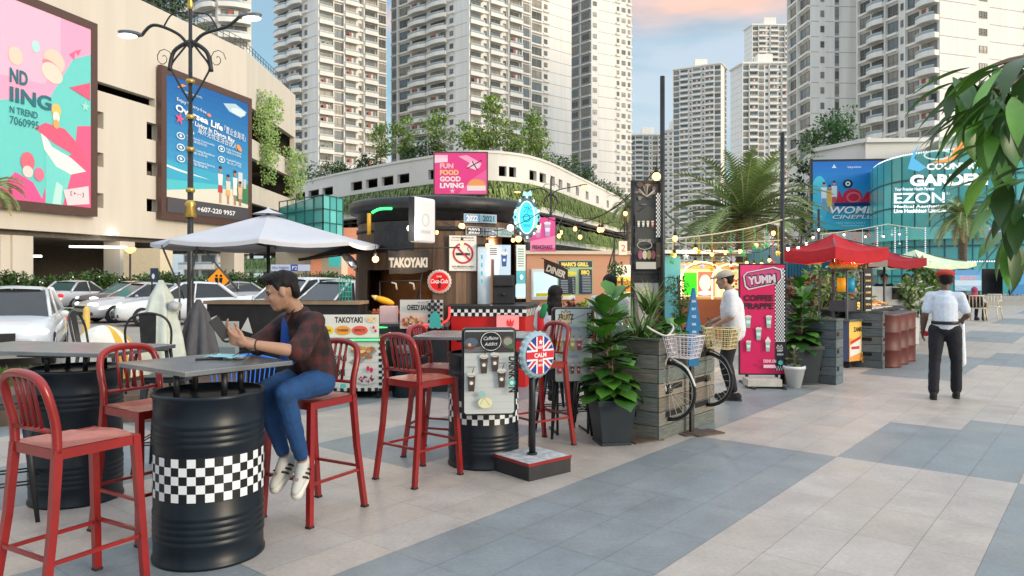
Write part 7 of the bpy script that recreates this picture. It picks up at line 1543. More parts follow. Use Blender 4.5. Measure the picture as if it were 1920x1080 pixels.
def heap(label, cat, name, loc, n, r, cols, seed, s=.03, rz=0, rx=1.0, tray=True):
    rg_ = random.Random(seed); t = thing(name,label,cat,loc,rz); m_ = MB()
    if tray: m_.C((210,206,196)); m_.box(-r*rx-.02,-r-.02,0,r*rx+.02,r+.02,.012); m_.build('tray','paint',t); m_ = MB()
    for _ in range(n):
        m_.C(rg_.choice(cols)); a = rg_.uniform(0,6.28); q_ = math.sqrt(rg_.random()); m_.ell((q_*r*rx*math.cos(a),q_*r*math.sin(a),.02+s+(1-q_)*s*2.4),(s*rg_.uniform(.8,1.4),s,s*.7),7,5,rz=rg_.uniform(0,3))
    m_.build('snacks','paint',t); return t
for i, (uu, cols, lb) in enumerate(((.35,((236,206,60),(246,226,120),(240,190,40)),'heap of yellow snacks on a tray on the display counter'),(1.0,((226,190,150),(206,150,100),(240,216,186)),'heap of pale brown snacks in the middle of the display counter'),(1.7,((216,150,80),(196,110,60),(236,190,120)),'heap of golden fried snacks at the far end of the display counter'))):
    p = Vector((q.x+.1,q.y+.25,0))+U*uu+V*.35; heap(lb,'food','snack_tray',(p.x,p.y,.941),46,.20,cols,60+i,rz=UA,rx=1.3)
# market parasols
def market_parasol(label, c, z_rim, z_top, hw, col, rz, val=.18, name='market_parasol', group='market parasols over the right stalls', hl=None):
    t = thing(name,label,'parasol',(c[0],c[1],0),rz,group); hl = hl or hw; m_ = MB(); m_.C(col); cs = [(-hw,-hl),(hw,-hl),(hw,hl),(-hw,hl)]
    for i in range(4):
        a, b = Vector((*cs[i],z_rim)), Vector((*cs[(i+1)%4],z_rim)); top = Vector((0,0,z_top)); n = 6; rows = []
        for k in range(7):
            f = k/6; row = []
            for j in range(n+1):
                e = a.lerp(b,j/n); p = top.lerp(e,f); p.z -= .10*f*math.sin(math.pi*j/n)*.7+.07*math.sin(math.pi*f); row.append(m_.pt(p))
            rows.append(row)
        for k in range(6):
            for j in range(n): m_.face([rows[k][j],rows[k+1][j],rows[k+1][j+1],rows[k][j+1]],True)
        lo = []
        for j in range(n+1): e = a.lerp(b,j/n); e.z -= .07*math.sin(math.pi*j/n)+val+.015*math.sin(j*3); lo.append(m_.pt(e))
        for j in range(n): m_.face([rows[6][j],lo[j],lo[j+1],rows[6][j+1]],True)
    m_.build('canopy','matte',t); m_ = MB(); m_.tube([(0,0,0),(0,0,z_top-.02)],.025,10); m_.build('pole','rail_metal',t)
    for i in range(4): m_ = MB(); m_.tube([(0,0,z_top-.05),(cs[i][0]*.97,cs[i][1]*.97,z_rim-.03)],.012,5); m_.build('rib','rail_metal',t)
    return t
D = 12.6; market_parasol('nearest red market parasol over the burger cart',(X(1562,D),D),fz(474,D)+.08,fz(449,D)+.10,.60,(176,20,30),R(24),val=.20)
D = 15.5; market_parasol('second red market parasol behind the grey banner',(X(1658,D),D),fz(484,D),fz(468,D),.55,(150,16,34),R(20),val=.16)
D = 17.0; market_parasol('pale green market parasol behind the red ones',(X(1716,D),D),fz(492,D),fz(468,D),.85,(206,222,186),R(20),val=.10)
small_sign('grey cloth banner hung between the two red parasols',1628,1675,470,500,13.4,lambda A:(A.rect(0,0,A.w,A.h,(104,96,98)),A.text('WAFFLE BALL',A.w*.5,A.h*.4,A.h*.25,(186,176,176),fit=A.w*.7,al='c')),posts=False,rz=R(20))
# blue corrugated container behind, green foliage, white stall
M('blue_sheet',(.035,.16,.24),rough=.5,lincol=True,var=.2,scale=2)
D = 16; t = thing('blue_container','blue corrugated container wall behind the red parasol stalls','container',P(1472,640,D),R(8)); t.location.z = 0; L_ = (1600-1472)/F*D; m_ = MB()
n = 22
for i in range(n):
    x0 = L_*i/n; x1 = L_*(i+1)/n; xm = (x0+x1)/2; m_.poly([(x0,0,.1),(xm,-.05,.1),(xm,-.05,2.1),(x0,0,2.1)]); m_.poly([(xm,-.05,.1),(x1,0,.1),(x1,0,2.1),(xm,-.05,2.1)])
m_.box(0,.001,0,L_,1.8,2.15); m_.build('wall','blue_sheet',t)
for i, (px, D, h, sd, lb) in enumerate(((1530,14.2,1.75,91,'light green bushy plant inside the red parasol stall'),(1600,15.0,1.9,92,'leafy plant behind the burger cart cabinet'),(1705,16.5,1.75,93,'pale feathery plant behind the snack counter'),(1748,18.0,1.9,94,'plant at the right end of the stalls beside the guard'),(1500,13.5,1.5,95,'reddish leafed plant behind the pink banner'))):
    cols = [(.12,.22,.05),(.18,.28,.07)] if i != 4 else [(.20,.07,.04),(.10,.12,.03)]
    tree('potted_shrub',lb,'plant',(X(px,D),D,0),h,.36,sd,'plants behind the right stalls',n=16,per=34,ls=.14,cols=cols,trunk_r=.02,crown_h=.6,clump=.5)
t = thing('stall_counter','white stall counter with a black cup seen behind the snack counter','counter',(X(1622,16.5),16.5,0),R(4)); m_ = MB(); m_.C((206,206,200)); m_.box(0,0,0,1.25,.7,1.28); m_.build('counter_body','paint',t); m_ = MB(); m_.C((20,20,22)); m_.box(.62,-.02,1.0,.90,-.001,1.26); m_.build('panel','paint',t)
# ============================================================ food court behind: orange wall, menu boards, lit arches
M('orange_wall',(.60,.31,.19),rough=.8,lincol=True,var=.06,scale=.6); M('cyan_wall',(.10,.42,.52),rough=.6,lincol=True,var=.05)
D = 17.0; t = thing('food_stall','orange walled food stall behind the seated customers','stall',(X(988,D),D,0),R(7)); L_ = (1186-988)/F*D; hS = fz(470,D)
m_ = MB(); m_.box(0,0,-.0,L_,4,hS-.08); m_.build('wall','orange_wall',t); m_ = MB(); m_.C((214,196,170)); m_.box(-.05,-.08,hS-.0795,L_+.05,4.05,hS); m_.build('roof','paint',t)
m_ = MB(); m_.box(.15,-.012,1.05,1.05,-.001,1.62); wo = m_.build('serving_window','screen_cool',t); m_ = MB(); m_.C((230,230,226)); m_.box(.1,-.05,1.62,1.10,-.0005,1.68); m_.box(.1,-.12,.98,1.10,-.0005,1.05); m_.box(.1,-.05,1.0505,.15,-.0005,1.6195); m_.box(1.05,-.05,1.0505,1.10,-.0005,1.6195); m_.build('window_frame','paint',wo)
m_ = MB(); m_.C((236,216,40)); m_.box(.2,-.10,1.055,1.0,-.06,1.13); m_.build('yellow_tray','paint',t)
def grill(A):
    w, h = A.w, A.h; A.rect(0,0,w,h,(150,176,140)); A.rect(w*.02,h*.80,w*.98,h*.98,(40,56,60)); A.text("MARK'S GRILL",w*.10,h*.83,h*.11,(236,210,110),fit=w*.78,bold=.05); A.rect(w*.03,h*.03,w*.50,h*.52,(44,52,62)); A.rect(w*.60,h*.03,w*.97,h*.74,(44,52,66)); A.text('WESTERN',w*.04,h*.56,h*.11,(226,206,70),fit=w*.48,bold=.06); A.text('BBQ',w*.66,h*.60,h*.11,(226,206,90),fit=w*.24,bold=.06)
    for k in range(9): A.rect(w*.07,h*(.46-.048*k),w*.27,h*(.475-.048*k),(176,186,190)); A.rect(w*.40,h*(.46-.048*k),w*.46,h*(.475-.048*k),(176,186,190)); 
    for k in range(11): A.rect(w*.66,h*(.54-.045*k),w*.90,h*(.555-.045*k),(176,186,190))
D = 16.2; dsm('menu_board',"green framed chalk menu board headed MARK'S GRILL on the orange wall",1046,1112,488,553,D,grill,mat='print_lit',rz=R(4))
tt = thing('cloth_banner','drooping brown cloth banner with white letters left of the grill menu','banner',P(1020,518,13),R(-10)); A = Art(.42,.32,.002); A.pg([(0,.30),(.15,.24),(.42,.12),(.42,-.06),(.25,-.04),(0,.06)],(70,50,40)); A.text('DINER',.03,.10,.11,(226,220,206),fit=.36,bold=.05,rot=-.38); A.build('cloth','print',tt); m_ = MB(); m_.tube([(-.05,.01,.32),(.45,.01,.13)],.008,5); m_.build('rod','black_metal',tt)
D = 18; t = thing('lit_container','pale container bar with glowing arched openings behind the man in the cap','stall',(X(1245,D),D,0),R(-2)); L_ = (1400-1245)/F*D; m_ = MB(); m_.box(0,0,0,.40,2.5,fz(478,D)); m_.build('side_wall','cyan_wall',t); m_ = MB(); m_.C((226,196,140)); m_.box(.4005,.25,0,L_,2.5,fz(492,D)); m_.build('back_wall','paint',t); m_ = MB(); m_.C((170,96,60)); m_.box(.4,.0,0,L_,.2495,.95); m_.build('bar_counter','paint',t)
m_ = MB(); m_.C((206,200,196)); m_.box(-.1,-.4,fz(476,D),L_+.6,2.6,fz(470,D)); m_.build('roof','paint',t)
for i, (cx_, r_) in enumerate(((.95,.52),(1.62,.46))):
    m_ = MB(); m_.tube([(cx_-r_,.1-.1*i,.96)]+[(cx_-r_*math.cos(math.pi*k/16),.1-.1*i,1.45+r_*.78*math.sin(math.pi*k/16)) for k in range(17)]+[(cx_+r_,.1-.1*i,.96)],.018,6); m_.build('light_arch','bulb_soft' if False else M('arch_glow',(1,.80,.42),em=.8,lincol=True,var=0),t)
A = Art(1.6,.7,.002); A.B = lambda x,y,z:(.42+x,.24-z,1.0+y); rg_ = random.Random(12); A.rect(0,0,1.55,.68,(240,206,150))
A.rect(.10,.05,.42,.60,(60,206,30)); A.rect(.45,.02,.85,.62,(214,110,90)); A.el(.62,.35,.14,.2,(246,220,200)); A.el(.62,.10,.18,.06,(236,236,236)); A.rect(.9,.0,1.0,.66,(250,230,190)); 
for k in range(40): A.el(1.08+.42*rg_.random(),.06+.56*rg_.random(),.03,.03,rg_.choice([(190,50,50),(120,40,40),(226,190,120),(60,90,50)]),8)
for k in range(16): A.el(.45+.9*rg_.random(),.5+.16*rg_.random(),.03,.03,rg_.choice([(246,240,220),(240,180,90)]),8)
A.build('wall_posters',M('print_glow',attr=True,rough=.4,em=.22,var=0),t)
tt = thing('lit_kiosk','yellow lit drink stall left behind the tall menu frame','stall',(X(1157,15),15.2,0),R(0)); m_ = MB(); m_.C((236,220,190)); m_.box(0,0,0,.40,.5,1.75); m_.build('wall','print_glow',tt); m_ = MB(); m_.C((206,130,40)); m_.box(.02,-.02,1.2,.36,-.001,1.42); m_.C((240,190,70)); m_.box(.02,-.02,1.422,.36,-.001,1.5); m_.build('lit_panel','print_glow',tt)
dsm('number_flag','small white flag-like sign with a red number on the lit stall',1160,1176,452,478,14.8,lambda A:(A.rect(0,0,A.w,A.h,(226,206,190)),A.text('2',A.w*.3,A.h*.25,A.h*.5,(200,60,50)),),rz=0)
m_ = MB(); m_.C((30,30,32)); D = 14.5
for a_, b_ in (((1152,435),(1152,545)),((1152,436),(1185,436)),((1152,462),(1140,505)),((1152,470),(1147,520))): m_.tube([P(*a_,D),P(*b_,D)],.016,6)
m_.tube([P(1152,545,D),Vector((X(1152,D),D,0))],.016,6); tag(m_.build('sign_post','paint'),'thin black bracket post left of the lit drink stall','post')
# flowers by the orange stall
for px, cols, lb, k in ((1078,[(.20,.06,.05),(.28,.10,.08),(.14,.04,.04)],'dark red leafy pot plant before the grill menu',1),(1098,[(.42,.46,.05),(.30,.40,.05)],'bright yellow green pot plant before the grill menu',2)):
    D = 10.5; t = thing('pot_plant',lb,'potted plant',(X(px,D),D,0)); m_ = MB(); rg_ = random.Random(k)
    for j in range(5): cloud(m_,(rg_.uniform(-.1,.1),0,1.02+rg_.uniform(-.05,.1)),(.10,.08,.08),60,.07,cols,rg_)
    m_.build('foliage','leaf',t); m_ = MB(); m_.lathe([(.001,.0),(.16,0),(.20,.90),(.17,.9),(.001,.86)],20); m_.build('pot','pot_black',t)
# ============================================================ far plaza furniture
def plastic_chair(label, loc, rz, group='cream plastic chairs on the far plaza'):
    t = thing('plastic_chair',label,'chair',loc,rz,group); M('cream_plastic',(.72,.62,.44),rough=.5,lincol=True); m_ = MB(); m_.box(-.22,-.22,.42,.22,.22,.45); m_.build('seat','cream_plastic',t)
    for a in (-1,1):
        for b in (-1,1): m_ = MB(); m_.tube([(a*.25,b*.25,0),(a*.20,b*.19,.425)],.02,5); m_.build('leg','cream_plastic',t)
    m_ = MB()
    for x in (-.2,-.1,0,.1,.2): m_.tube([(x,.21,.45),(x,.27,.84)],.014,5)
    m_.tube([(-.22,.27,.85),(.22,.27,.85)],.022,6); m_.build('backrest','cream_plastic',t)
    m_ = MB()
    for a in (-1,1): m_.tube([(a*.23,-.18,.45),(a*.25,-.16,.64),(a*.24,.24,.66)],.016,5)
    m_.build('armrest','cream_plastic',t); return t
q = G(1860,598); ch = plastic_chair('empty cream plastic chair on the far plaza, right of the seated woman',(q.x,q.y,0),R(-50)); q = G(1833,602); dup(ch,(q.x,q.y,0),R(140),'cream plastic chair the woman with the dark pink headscarf sits on')
for i, (px, py, D, lb) in enumerate(((1868,548,41.5,'dark chair of the person on the stage, left'),(1902,548,41.5,'dark chair of the person on the stage, right'))):
    arm_chair(lb,(X(px,D),D,.42),R(0),group='dark chairs on the stage')
# festoon stage truss with star curtains
# ============================================================ string lights
def festoon(label, pts, sag, nb, bmat, r=.026, drop=.12, group='strings of warm bulbs', cable=.008):
    t = thing('string_light',label,'string light',(0,0,0),0,group); m_ = MB(); full = []
    for a_, b_ in zip(pts, pts[1:]):
        for k in range(12): f = k/12; p = a_.lerp(b_,f); p.z -= sag*4*f*(1-f); full.append(p)
    full.append(pts[-1]); m_.tube(full,cable,4,False); m_.build('cable','black_metal',t)
    b0 = None; tot = len(full)-1
    for i in range(nb):
        f = (i+.5)/nb*tot; k = int(f); p = full[k].lerp(full[min(k+1,tot)],f-k)
        if b0 is None:
            m_ = MB(); m_.tube([(0,0,0),(0,0,-drop)],.004,4); m_.cyl(0,0,-drop-.05,-drop,.02,None,8); so_ = proto_mesh(m_,'socket','black_metal'); m_ = MB(); m_.ell((0,0,-drop-.05-r),(r,r,r*1.25),10,8); bl_ = proto_mesh(m_,'bulb',bmat); b0 = True
        o_ = bpy.data.objects.new('socket',so_); COL.objects.link(o_); o_.location = p; o_.parent = t
        o2 = bpy.data.objects.new('bulb',bl_); COL.objects.link(o2); o2.parent = o_
    return t
festoon('bulb string from the kiosk top over the grill menu to the tallest pole',[P(795,395,10.6),P(1010,400,10.5),P(1195,350,9.5)],.28,9,'bulb')
festoon('bulb string crossing the green planted wall towards the tall menu frame',[P(1000,395,11.5),P(1060,398,14),P(1230,318,8.4)],.30,6,'bulb',r=.034)
festoon('bulb string from the tallest pole past the palm to the second pole',[P(1243,395,8.2),P(1360,450,12),P(1467,395,10.6)],.12,7,'bulb',r=.03)
festoon('bulb string hanging low above the lit arches behind the man in the cap',[P(1243,440,9.5),P(1400,470,12),P(1466,440,11)],.12,9,'bulb')
festoon('bulb string running to the right over the red parasols',[P(1466,440,10.6),P(1535,415,17),P(1700,425,24)],.15,9,'bulb_white',r=.024)
rg_ = random.Random(15)
def ornaments(label, a_, b_, n, sag):
    t = thing('star_garland',label,'garland',(0,0,0),0,'garlands with hanging stars'); m_ = MB(); m_.C((210,200,170)); pts = []
    for k in range(21): f = k/20; p = a_.lerp(b_,f); p.z -= sag*4*f*(1-f); pts.append(p)
    m_.tube(pts,.009,5,False); m_.build('rope','paint',t)
    for i in range(n):
        p = pts[int((i+.5)/n*20)]; m_ = MB(); m_.C(rg_.choice([(236,236,230),(220,190,60),(60,180,90),(210,60,50),(210,210,230)])); ln = rg_.uniform(.15,.45); r_ = .05; m_.tube([p,p+Vector((0,0,-ln))],.004,4); c = p+Vector((0,0,-ln-r_))
        v_ = [m_.pt(c+Vector(((r_ if k % 2 == 0 else r_*.42)*math.sin(math.pi*k/5),0,(r_ if k % 2 == 0 else r_*.42)*math.cos(math.pi*k/5)))) for k in range(10)]; f_ = m_.pt(c+Vector((0,-.015,0))); b_2 = m_.pt(c+Vector((0,.015,0)))
        for k in range(10): m_.face([v_[k],f_,v_[(k+1)%10]],False); m_.face([v_[(k+1)%10],b_2,v_[k]],False)
        m_.build('star','print_lit',t)
    return t
ornaments('white rope garland with hanging stars rising right from the tallest pole',P(1248,448,9.5),P(1480,408,10.6),9,.05)
ornaments('lower white rope garland with ornaments over the lit container',P(1248,455,10.5),P(1470,450,11),8,.02)
ornaments('white rope garland with stars right of the thin dark pole',P(1535,440,17.5),P(1665,420,20),9,.02)
ornaments('white rope garland with stars ending before the glass mall',P(1665,420,20),P(1735,428,21),5,.02)
for i, px in enumerate((1645,1678,1700,1735)):
    D = 24; m_ = MB(); m_.C((235,240,245))
    for k in range(16): m_.ell((0,0,-.07*k),.028,6,4)
    m_.C((120,130,135)); m_.tube([(0,0,.05),(0,0,-1.1)],.006,4); o_ = m_.build('bead_strand','print_lit',loc=P(px,428,D)); tag(o_,('leftmost hanging strand of white beads in front of the mall glass','second strand of white beads from the left, before the mall glass','third strand of white beads from the left, before the mall glass','rightmost hanging strand of white beads before the mall glass')[i],'bead strand','hanging bead strands')
# free bulbs on the kiosk
for i, (px, py, D, mt, lb) in enumerate(((769,428,10.2,'bulb_white','bright white round bulb beside the white light box of the kiosk'),(704,486,10.0,'bulb','warm bulb under the left side awning of the kiosk'),(957,427,10.4,'bulb_white','bright white bulb left of the neon sign'),(866,424,10.6,'bulb','warm bulb left above the number plates'),(972,448,10.3,'bulb','warm bulb under the neon sign'),(1231,331,8.0,'bulb','single warm bulb near the top of the tall menu frame'))):
    t = thing('hanging_bulb',lb,'light bulb',P(px,py,D),0,'single hanging bulbs'); m_ = MB(); m_.ell((0,0,0),.045,12,8); m_.build('bulb',mt,t); m_ = MB(); m_.cyl(0,0,.036,.09,.022,None,10); m_.tube([(0,0,.09),(0,0,.22)],.004,4); m_.build('socket','black_metal',t)
lamp('kiosk_light',P(769,430,9.9),2.5,(1,.92,.8)); lamp('awning_light',P(704,488,9.9),3.5); lamp('kitchen_light',(KX-.35,KY-.7,2.0),7); lamp('window_light',(KX+.85,KY-.55,2.0),6,(.9,.95,1)); lamp('arch_light',(X(1320,17),17.2,2.1),12); lamp('stall_light',(X(1160,13.5),14,1.9),4); lamp('burger_light',(X(1600,12.6),12.7,1.9),8,(1,.85,.6))
# ============================================================ people
def skin_mat(name, c): return M(name, attr=True, rough=.48, var=.05, scale=20, spec=.4)
skin_mat('skin', None)
def remesh(mb, name, mats, parent, vox, smooth=3, colfn=None, col=None):
    o = mb.build(name, mats, parent); r = o.modifiers.new('r','REMESH'); r.mode = 'VOXEL'; r.voxel_size = vox; r.use_smooth_shade = True
    if smooth: s = o.modifiers.new('s','SMOOTH'); s.factor = .5; s.iterations = smooth
    dg = bpy.context.evaluated_depsgraph_get(); dg.update(); me = bpy.data.meshes.new_from_object(o.evaluated_get(dg)); old = o.data; o.modifiers.clear(); o.data = me; bpy.data.meshes.remove(old)
    me.name = name; me.polygons.foreach_set('use_smooth',[True]*len(me.polygons))
    me.materials.clear()
    for m in (mats if isinstance(mats,(list,tuple)) else [mats]): me.materials.append(MATS[m] if isinstance(m,str) else m)
    me.polygons.foreach_set('material_index',[0]*len(me.polygons))
    for a in list(me.color_attributes): me.color_attributes.remove(a)
    ca = me.color_attributes.new('Col','FLOAT_COLOR','POINT'); buf = []
    for v in me.vertices: c = colfn(v.co) if colfn else col; buf.extend((*c,1))
    ca.data.foreach_set('color',buf); return o
def basis(f, upv=(0,0,1)):
    f = Vector(f).normalized(); l = Vector(upv).cross(f).normalized(); u = f.cross(l); return f, l, u          # forward, left, up
def head_prims(m_, c, f, up, s=1., ears=True):
    """c centre of the skull; f gaze; returns colour function helper"""
    F_, L_, U_ = basis(f, up); B = Matrix((F_,L_,U_)).transposed().to_4x4(); T = Matrix.Translation(c) @ B @ Matrix.Scale(s,4); old = m_.T; m_.T = T
    m_.ell((-.012,0,.028),(.098,.078,.090),18,12); m_.ell((.022,0,-.028),(.072,.064,.082),16,12); m_.ell((.052,0,-.082),(.036,.034,.030),12,8)      # skull, face, chin
    for sy in (-1,1):
        m_.cap((.0,sy*.058,-.045),.018,(.045,sy*.030,-.088),.018,8); m_.ell((.066,sy*.035,-.022),(.022,.022,.020),8,6); m_.cap((.080,sy*.014,.022),.011,(.070,sy*.045,.024),.010,8)
        if ears: m_.ell((-.008,sy*.080,-.008),(.020,.010,.032),10,8)
    m_.cap((.088,0,.012),.009,(.104,0,-.022),.013,8); m_.ell((.099,.010,-.028),(.010,.008,.008),8,6); m_.ell((.099,-.010,-.028),(.010,.008,.008),8,6)
    m_.cap((.086,-.018,-.054),.008,(.086,.018,-.054),.008,8); m_.cap((.083,-.014,-.064),.009,(.083,.014,-.064),.009,8)
    m_.T = old; return T.inverted()
def face_col(Ti, base, brow=(.02,.015,.012)):
    def fn(co):
        q = Ti @ co
        if q.x > .05 and abs(q.z) < .12:
            for sy in (-1,1):
                if abs(q.z-.004) < .0075 and abs(q.y-sy*.031) < .015: return (.02,.015,.013) if abs(q.y-sy*.031) < .006 or q.z > .007 else (.35,.30,.27)
                if abs(q.z-(.026-abs(abs(q.y)-.03)*.15)) < .0055 and .014 < abs(q.y) < .052: return brow
            if abs(q.z+.059) < .009 and abs(q.y) < .024 and q.x > .07: return (base[0]*.72,base[1]*.48,base[2]*.48) if abs(q.z+.059) > .0022 else (base[0]*.35,base[1]*.25,base[2]*.25)
        return base
    return fn
def hand(m_, w, d, palm_n, curl=.6, s=1., thumb=1, spread=.1, grip=None):
    """w wrist, d direction of the fingers, palm_n direction the palm faces, thumb = +-1 side"""
    d = Vector(d).normalized(); n = Vector(palm_n); n = (n-d*n.dot(d)).normalized(); sd = d.cross(n)*thumb; w = Vector(w)
    m_.cap(w,.024*s,w+d*.03*s,.026*s,8)
    for k in range(4):
        o_ = (k-1.5)*.019*s; m_.cap(w+d*.02*s+sd*(-o_)*.8,.014*s,w+d*.082*s+sd*(-o_),.0115*s,8)
        ln = (.036,.042,.039,.030)[k]*s; p = w+d*(.085+(0,.004,.002,-.004)[k])*s-sd*o_; dd = (d-sd*o_*spread*8).normalized(); c = curl*(.8+.12*k)
        for j in range(3):
            dd = (dd*math.cos(c*.75)+n*math.sin(c*.75)).normalized(); q = p+dd*ln*(1,.75,.6)[j]; m_.cap(p,(.0098-.0009*j)*s,q,(.0091-.0009*j)*s,7); p = q
    tb = w+d*.028*s+sd*.026*s; t1 = tb+(d*.62+sd*.62+n*.35).normalized()*.040*s; t2 = t1+(d*.85+sd*.12+n*.5).normalized()*.032*s; m_.cap(tb,.014*s,t1,.011*s,8); m_.cap(t1,.011*s,t2,.009*s,8)
def hair(m_, T, style):
    m_.T = T
    if style == 'quiff':
        m_.ell((-.022,0,.045),(.098,.082,.082),18,12); m_.ell((.035,0,.095),(.066,.068,.036),14,8); m_.ell((.072,.012,.100),(.036,.052,.026),12,8); m_.ell((-.075,0,.0),(.036,.070,.075),12,8)
        for sy in (-1,1): m_.cap((.012,sy*.074,.045),.016,(.010,sy*.077,.010),.006,8)
        rg_ = random.Random(4)
        for k in range(60):
            x = rg_.uniform(-.08,.09); y = rg_.uniform(-.055,.055); z = .118-.3*abs(x+.01)**1.6-y*y*4; m_.cap((x,y,z-.03),.010,(x+.022,y+rg_.uniform(-.01,.01),z+.006+.008*rg_.random()),.004,6)
    elif style == 'short': m_.ell((-.020,0,.040),(.102,.085,.084),18,12); m_.ell((-.06,0,.0),(.046,.076,.070),12,8)
    elif style == 'long': m_.ell((-.020,0,.040),(.106,.088,.086),18,12); m_.ell((-.06,0,-.05),(.06,.085,.12),14,10); m_.cap((-.07,0,-.1),.07,(-.095,.02,-.34),.055,12); m_.cap((-.06,.045,-.1),.05,(-.07,.05,-.36),.04,12); m_.cap((-.06,-.045,-.1),.05,(-.08,-.03,-.33),.04,12)
    elif style == 'bun': m_.ell((-.024,0,.040),(.096,.084,.082),18,12)
    m_.T = None
def limb(m_, pts, rs):
    for (a, ra), (b, rb) in zip(zip(pts,rs), zip(pts[1:],rs[1:])): m_.cap(a,ra,b,rb,12)
def shoe(m_, ank, toe_d, up, s=1., sole=False):
    F_, L_, U_ = basis(toe_d, up); T = Matrix.Translation(ank) @ Matrix((F_,L_,U_)).transposed().to_4x4(); m_.T = T
    if sole:
        m_.cap((-.05*s,0,-.092*s),.034*s,(.05*s,0,-.095*s),.040*s); m_.cap((.05*s,0,-.095*s),.040*s,(.155*s,-.0,-.095*s),.036*s)
    else:
        m_.ell((-.025*s,0,-.045*s),(.055*s,.040*s,.050*s),12,8); m_.cap((-.03*s,0,-.06*s),.038*s,(.10*s,0,-.066*s),.037*s,12); m_.cap((.10*s,0,-.066*s),.036*s,(.158*s,0,-.072*s),.028*s,12); m_.cap((0,0,-.02*s),.036*s,(.07*s,0,-.045*s),.034*s,10)
    m_.T = None
def person(label, J, sk, outfit, vox=.010, hairstyle='short', hcol=(.012,.010,.010), group=None, hands=None, gaze=None, headup=(0,0,1), seated=False, feet=None, width=1.):
    """J: joints in world metres. outfit: dict of garments"""
    o = J['hip']; root = thing('person', label, 'person', (o[0],o[1],0), 0, group); off = Vector((o[0],o[1],0)); j = {k: (Vector(v)-off) for k, v in J.items()}
    W_ = width; b = MB(); hd = j['head']; nk = j['neck']; ch = j['chest']; hp = j['hip']; 
    Ti = head_prims(b, hd, gaze, headup)
    b.cap(nk,.052,hd+(nk-hd)*.35,.050,12); b.cap(ch,.115*W_,nk+(ch-nk)*.30,.075,14); b.cap(hp+(ch-hp)*.2,.105*W_,ch,.118*W_,14)
    for s in 'lr':
        sh, el, wr = j['sh'+s], j['el'+s], j['wr'+s]; b.cap(ch+(nk-ch)*.45,.07,sh,.052,12); limb(b,[sh,sh.lerp(el,.4),el],[.050,.046,.036]); limb(b,[el,el.lerp(wr,.3),wr],[.037,.038,.025])
        hh = (hands or {}).get(s); d = (wr-el).normalized()
        if hh: hand(b, wr, hh[0], hh[1], hh[2], 1., hh[3])
        else: hand(b, wr, d+Vector((0,0,-.2)), hp-wr, .35, 1., 1 if s == 'r' else -1)
        hj, kn, an_ = j['h'+s], j['kn'+s], j['an'+s]; b.cap(hp,.095*W_,hj,.088,12); limb(b,[hj,hj.lerp(kn,.4),kn],[.082,.074,.050]); limb(b,[kn,kn.lerp(an_,.35),an_],[.048,.050,.033])
        fd = (feet or {}).get(s, (gaze, (0,0,1))); shoe(b, an_, fd[0], fd[1], .78)
    remesh(b,'body','skin',root,vox,2,colfn=face_col(Ti,sk) if vox < .009 else None,col=sk)
    # garments
    t = outfit.get('shirt')
    if t:
        g_ = MB(); e = t.get('pad',.014); lb_ = t.get('hem',hp+(ch-hp)*.05); sl = t.get('sleeve',.62)
        if not isinstance(lb_,Vector): lb_ = Vector(lb_)-off
        g_.cap(lb_,.118*W_+e,ch,.122*W_+e,16); g_.cap(ch,.118*W_+e,nk+(ch-nk)*.38,.074+e,14)
        cen_ = ch; 
        for s in 'lr':
            sh, el, wr = j['sh'+s], j['el'+s], j['wr'+s]; g_.cap(ch+(nk-ch)*.42,.068+e,sh,.048+e,12)
            if sl <= 1: g_.cap(sh,.048+e,sh.lerp(el,sl),.050+e,12)
            else: g_.cap(sh,.054+e,el,.042+e,12); g_.cap(el,.042+e,el.lerp(wr,sl-1),.036+e,12)
            g_.cap(lb_,.10+e,j['h'+s]*.5+lb_*.5+Vector((0,0,t.get('low',.02))),.098+e,12)
        sh_o = remesh(g_,'shirt',t['mat'],root,vox*1.05,3,col=t['col'])
        tx = bpy.data.textures.get('wr') or bpy.data.textures.new('wr','CLOUDS'); tx.noise_scale = .14; dm = sh_o.modifiers.new('folds','DISPLACE'); dm.texture = tx; dm.strength = t.get('fold',.007); dm.mid_level = .55; dm.texture_coords = 'LOCAL'
    t = outfit.get('trousers')
    if t:
        g_ = MB(); e = t.get('pad',.010); g_.cap(hp+(ch-hp)*.12,.108*W_+e*.6,hp,.108*W_+e*.6,14)
        for s in 'lr':
            hj, kn, an_ = j['h'+s], j['kn'+s], j['an'+s]; g_.cap(hp,.095*W_+e,hj,.090+e,12); limb(g_,[hj,hj.lerp(kn,.4),kn],[.086+e,.078+e,.056+e]); limb(g_,[kn,kn.lerp(an_,.35),kn.lerp(an_,t.get('len',.97))],[.055+e,.055+e,t.get('cuff',.042)+e])
        so_ = remesh(g_,'trousers',t['mat'],root,vox*1.05,3,col=t['col'])
        tx = bpy.data.textures.get('wr2') or bpy.data.textures.new('wr2','CLOUDS'); tx.noise_scale = .07; dm = so_.modifiers.new('folds','DISPLACE'); dm.texture = tx; dm.strength = .012; dm.mid_level = .55; dm.texture_coords = 'LOCAL'
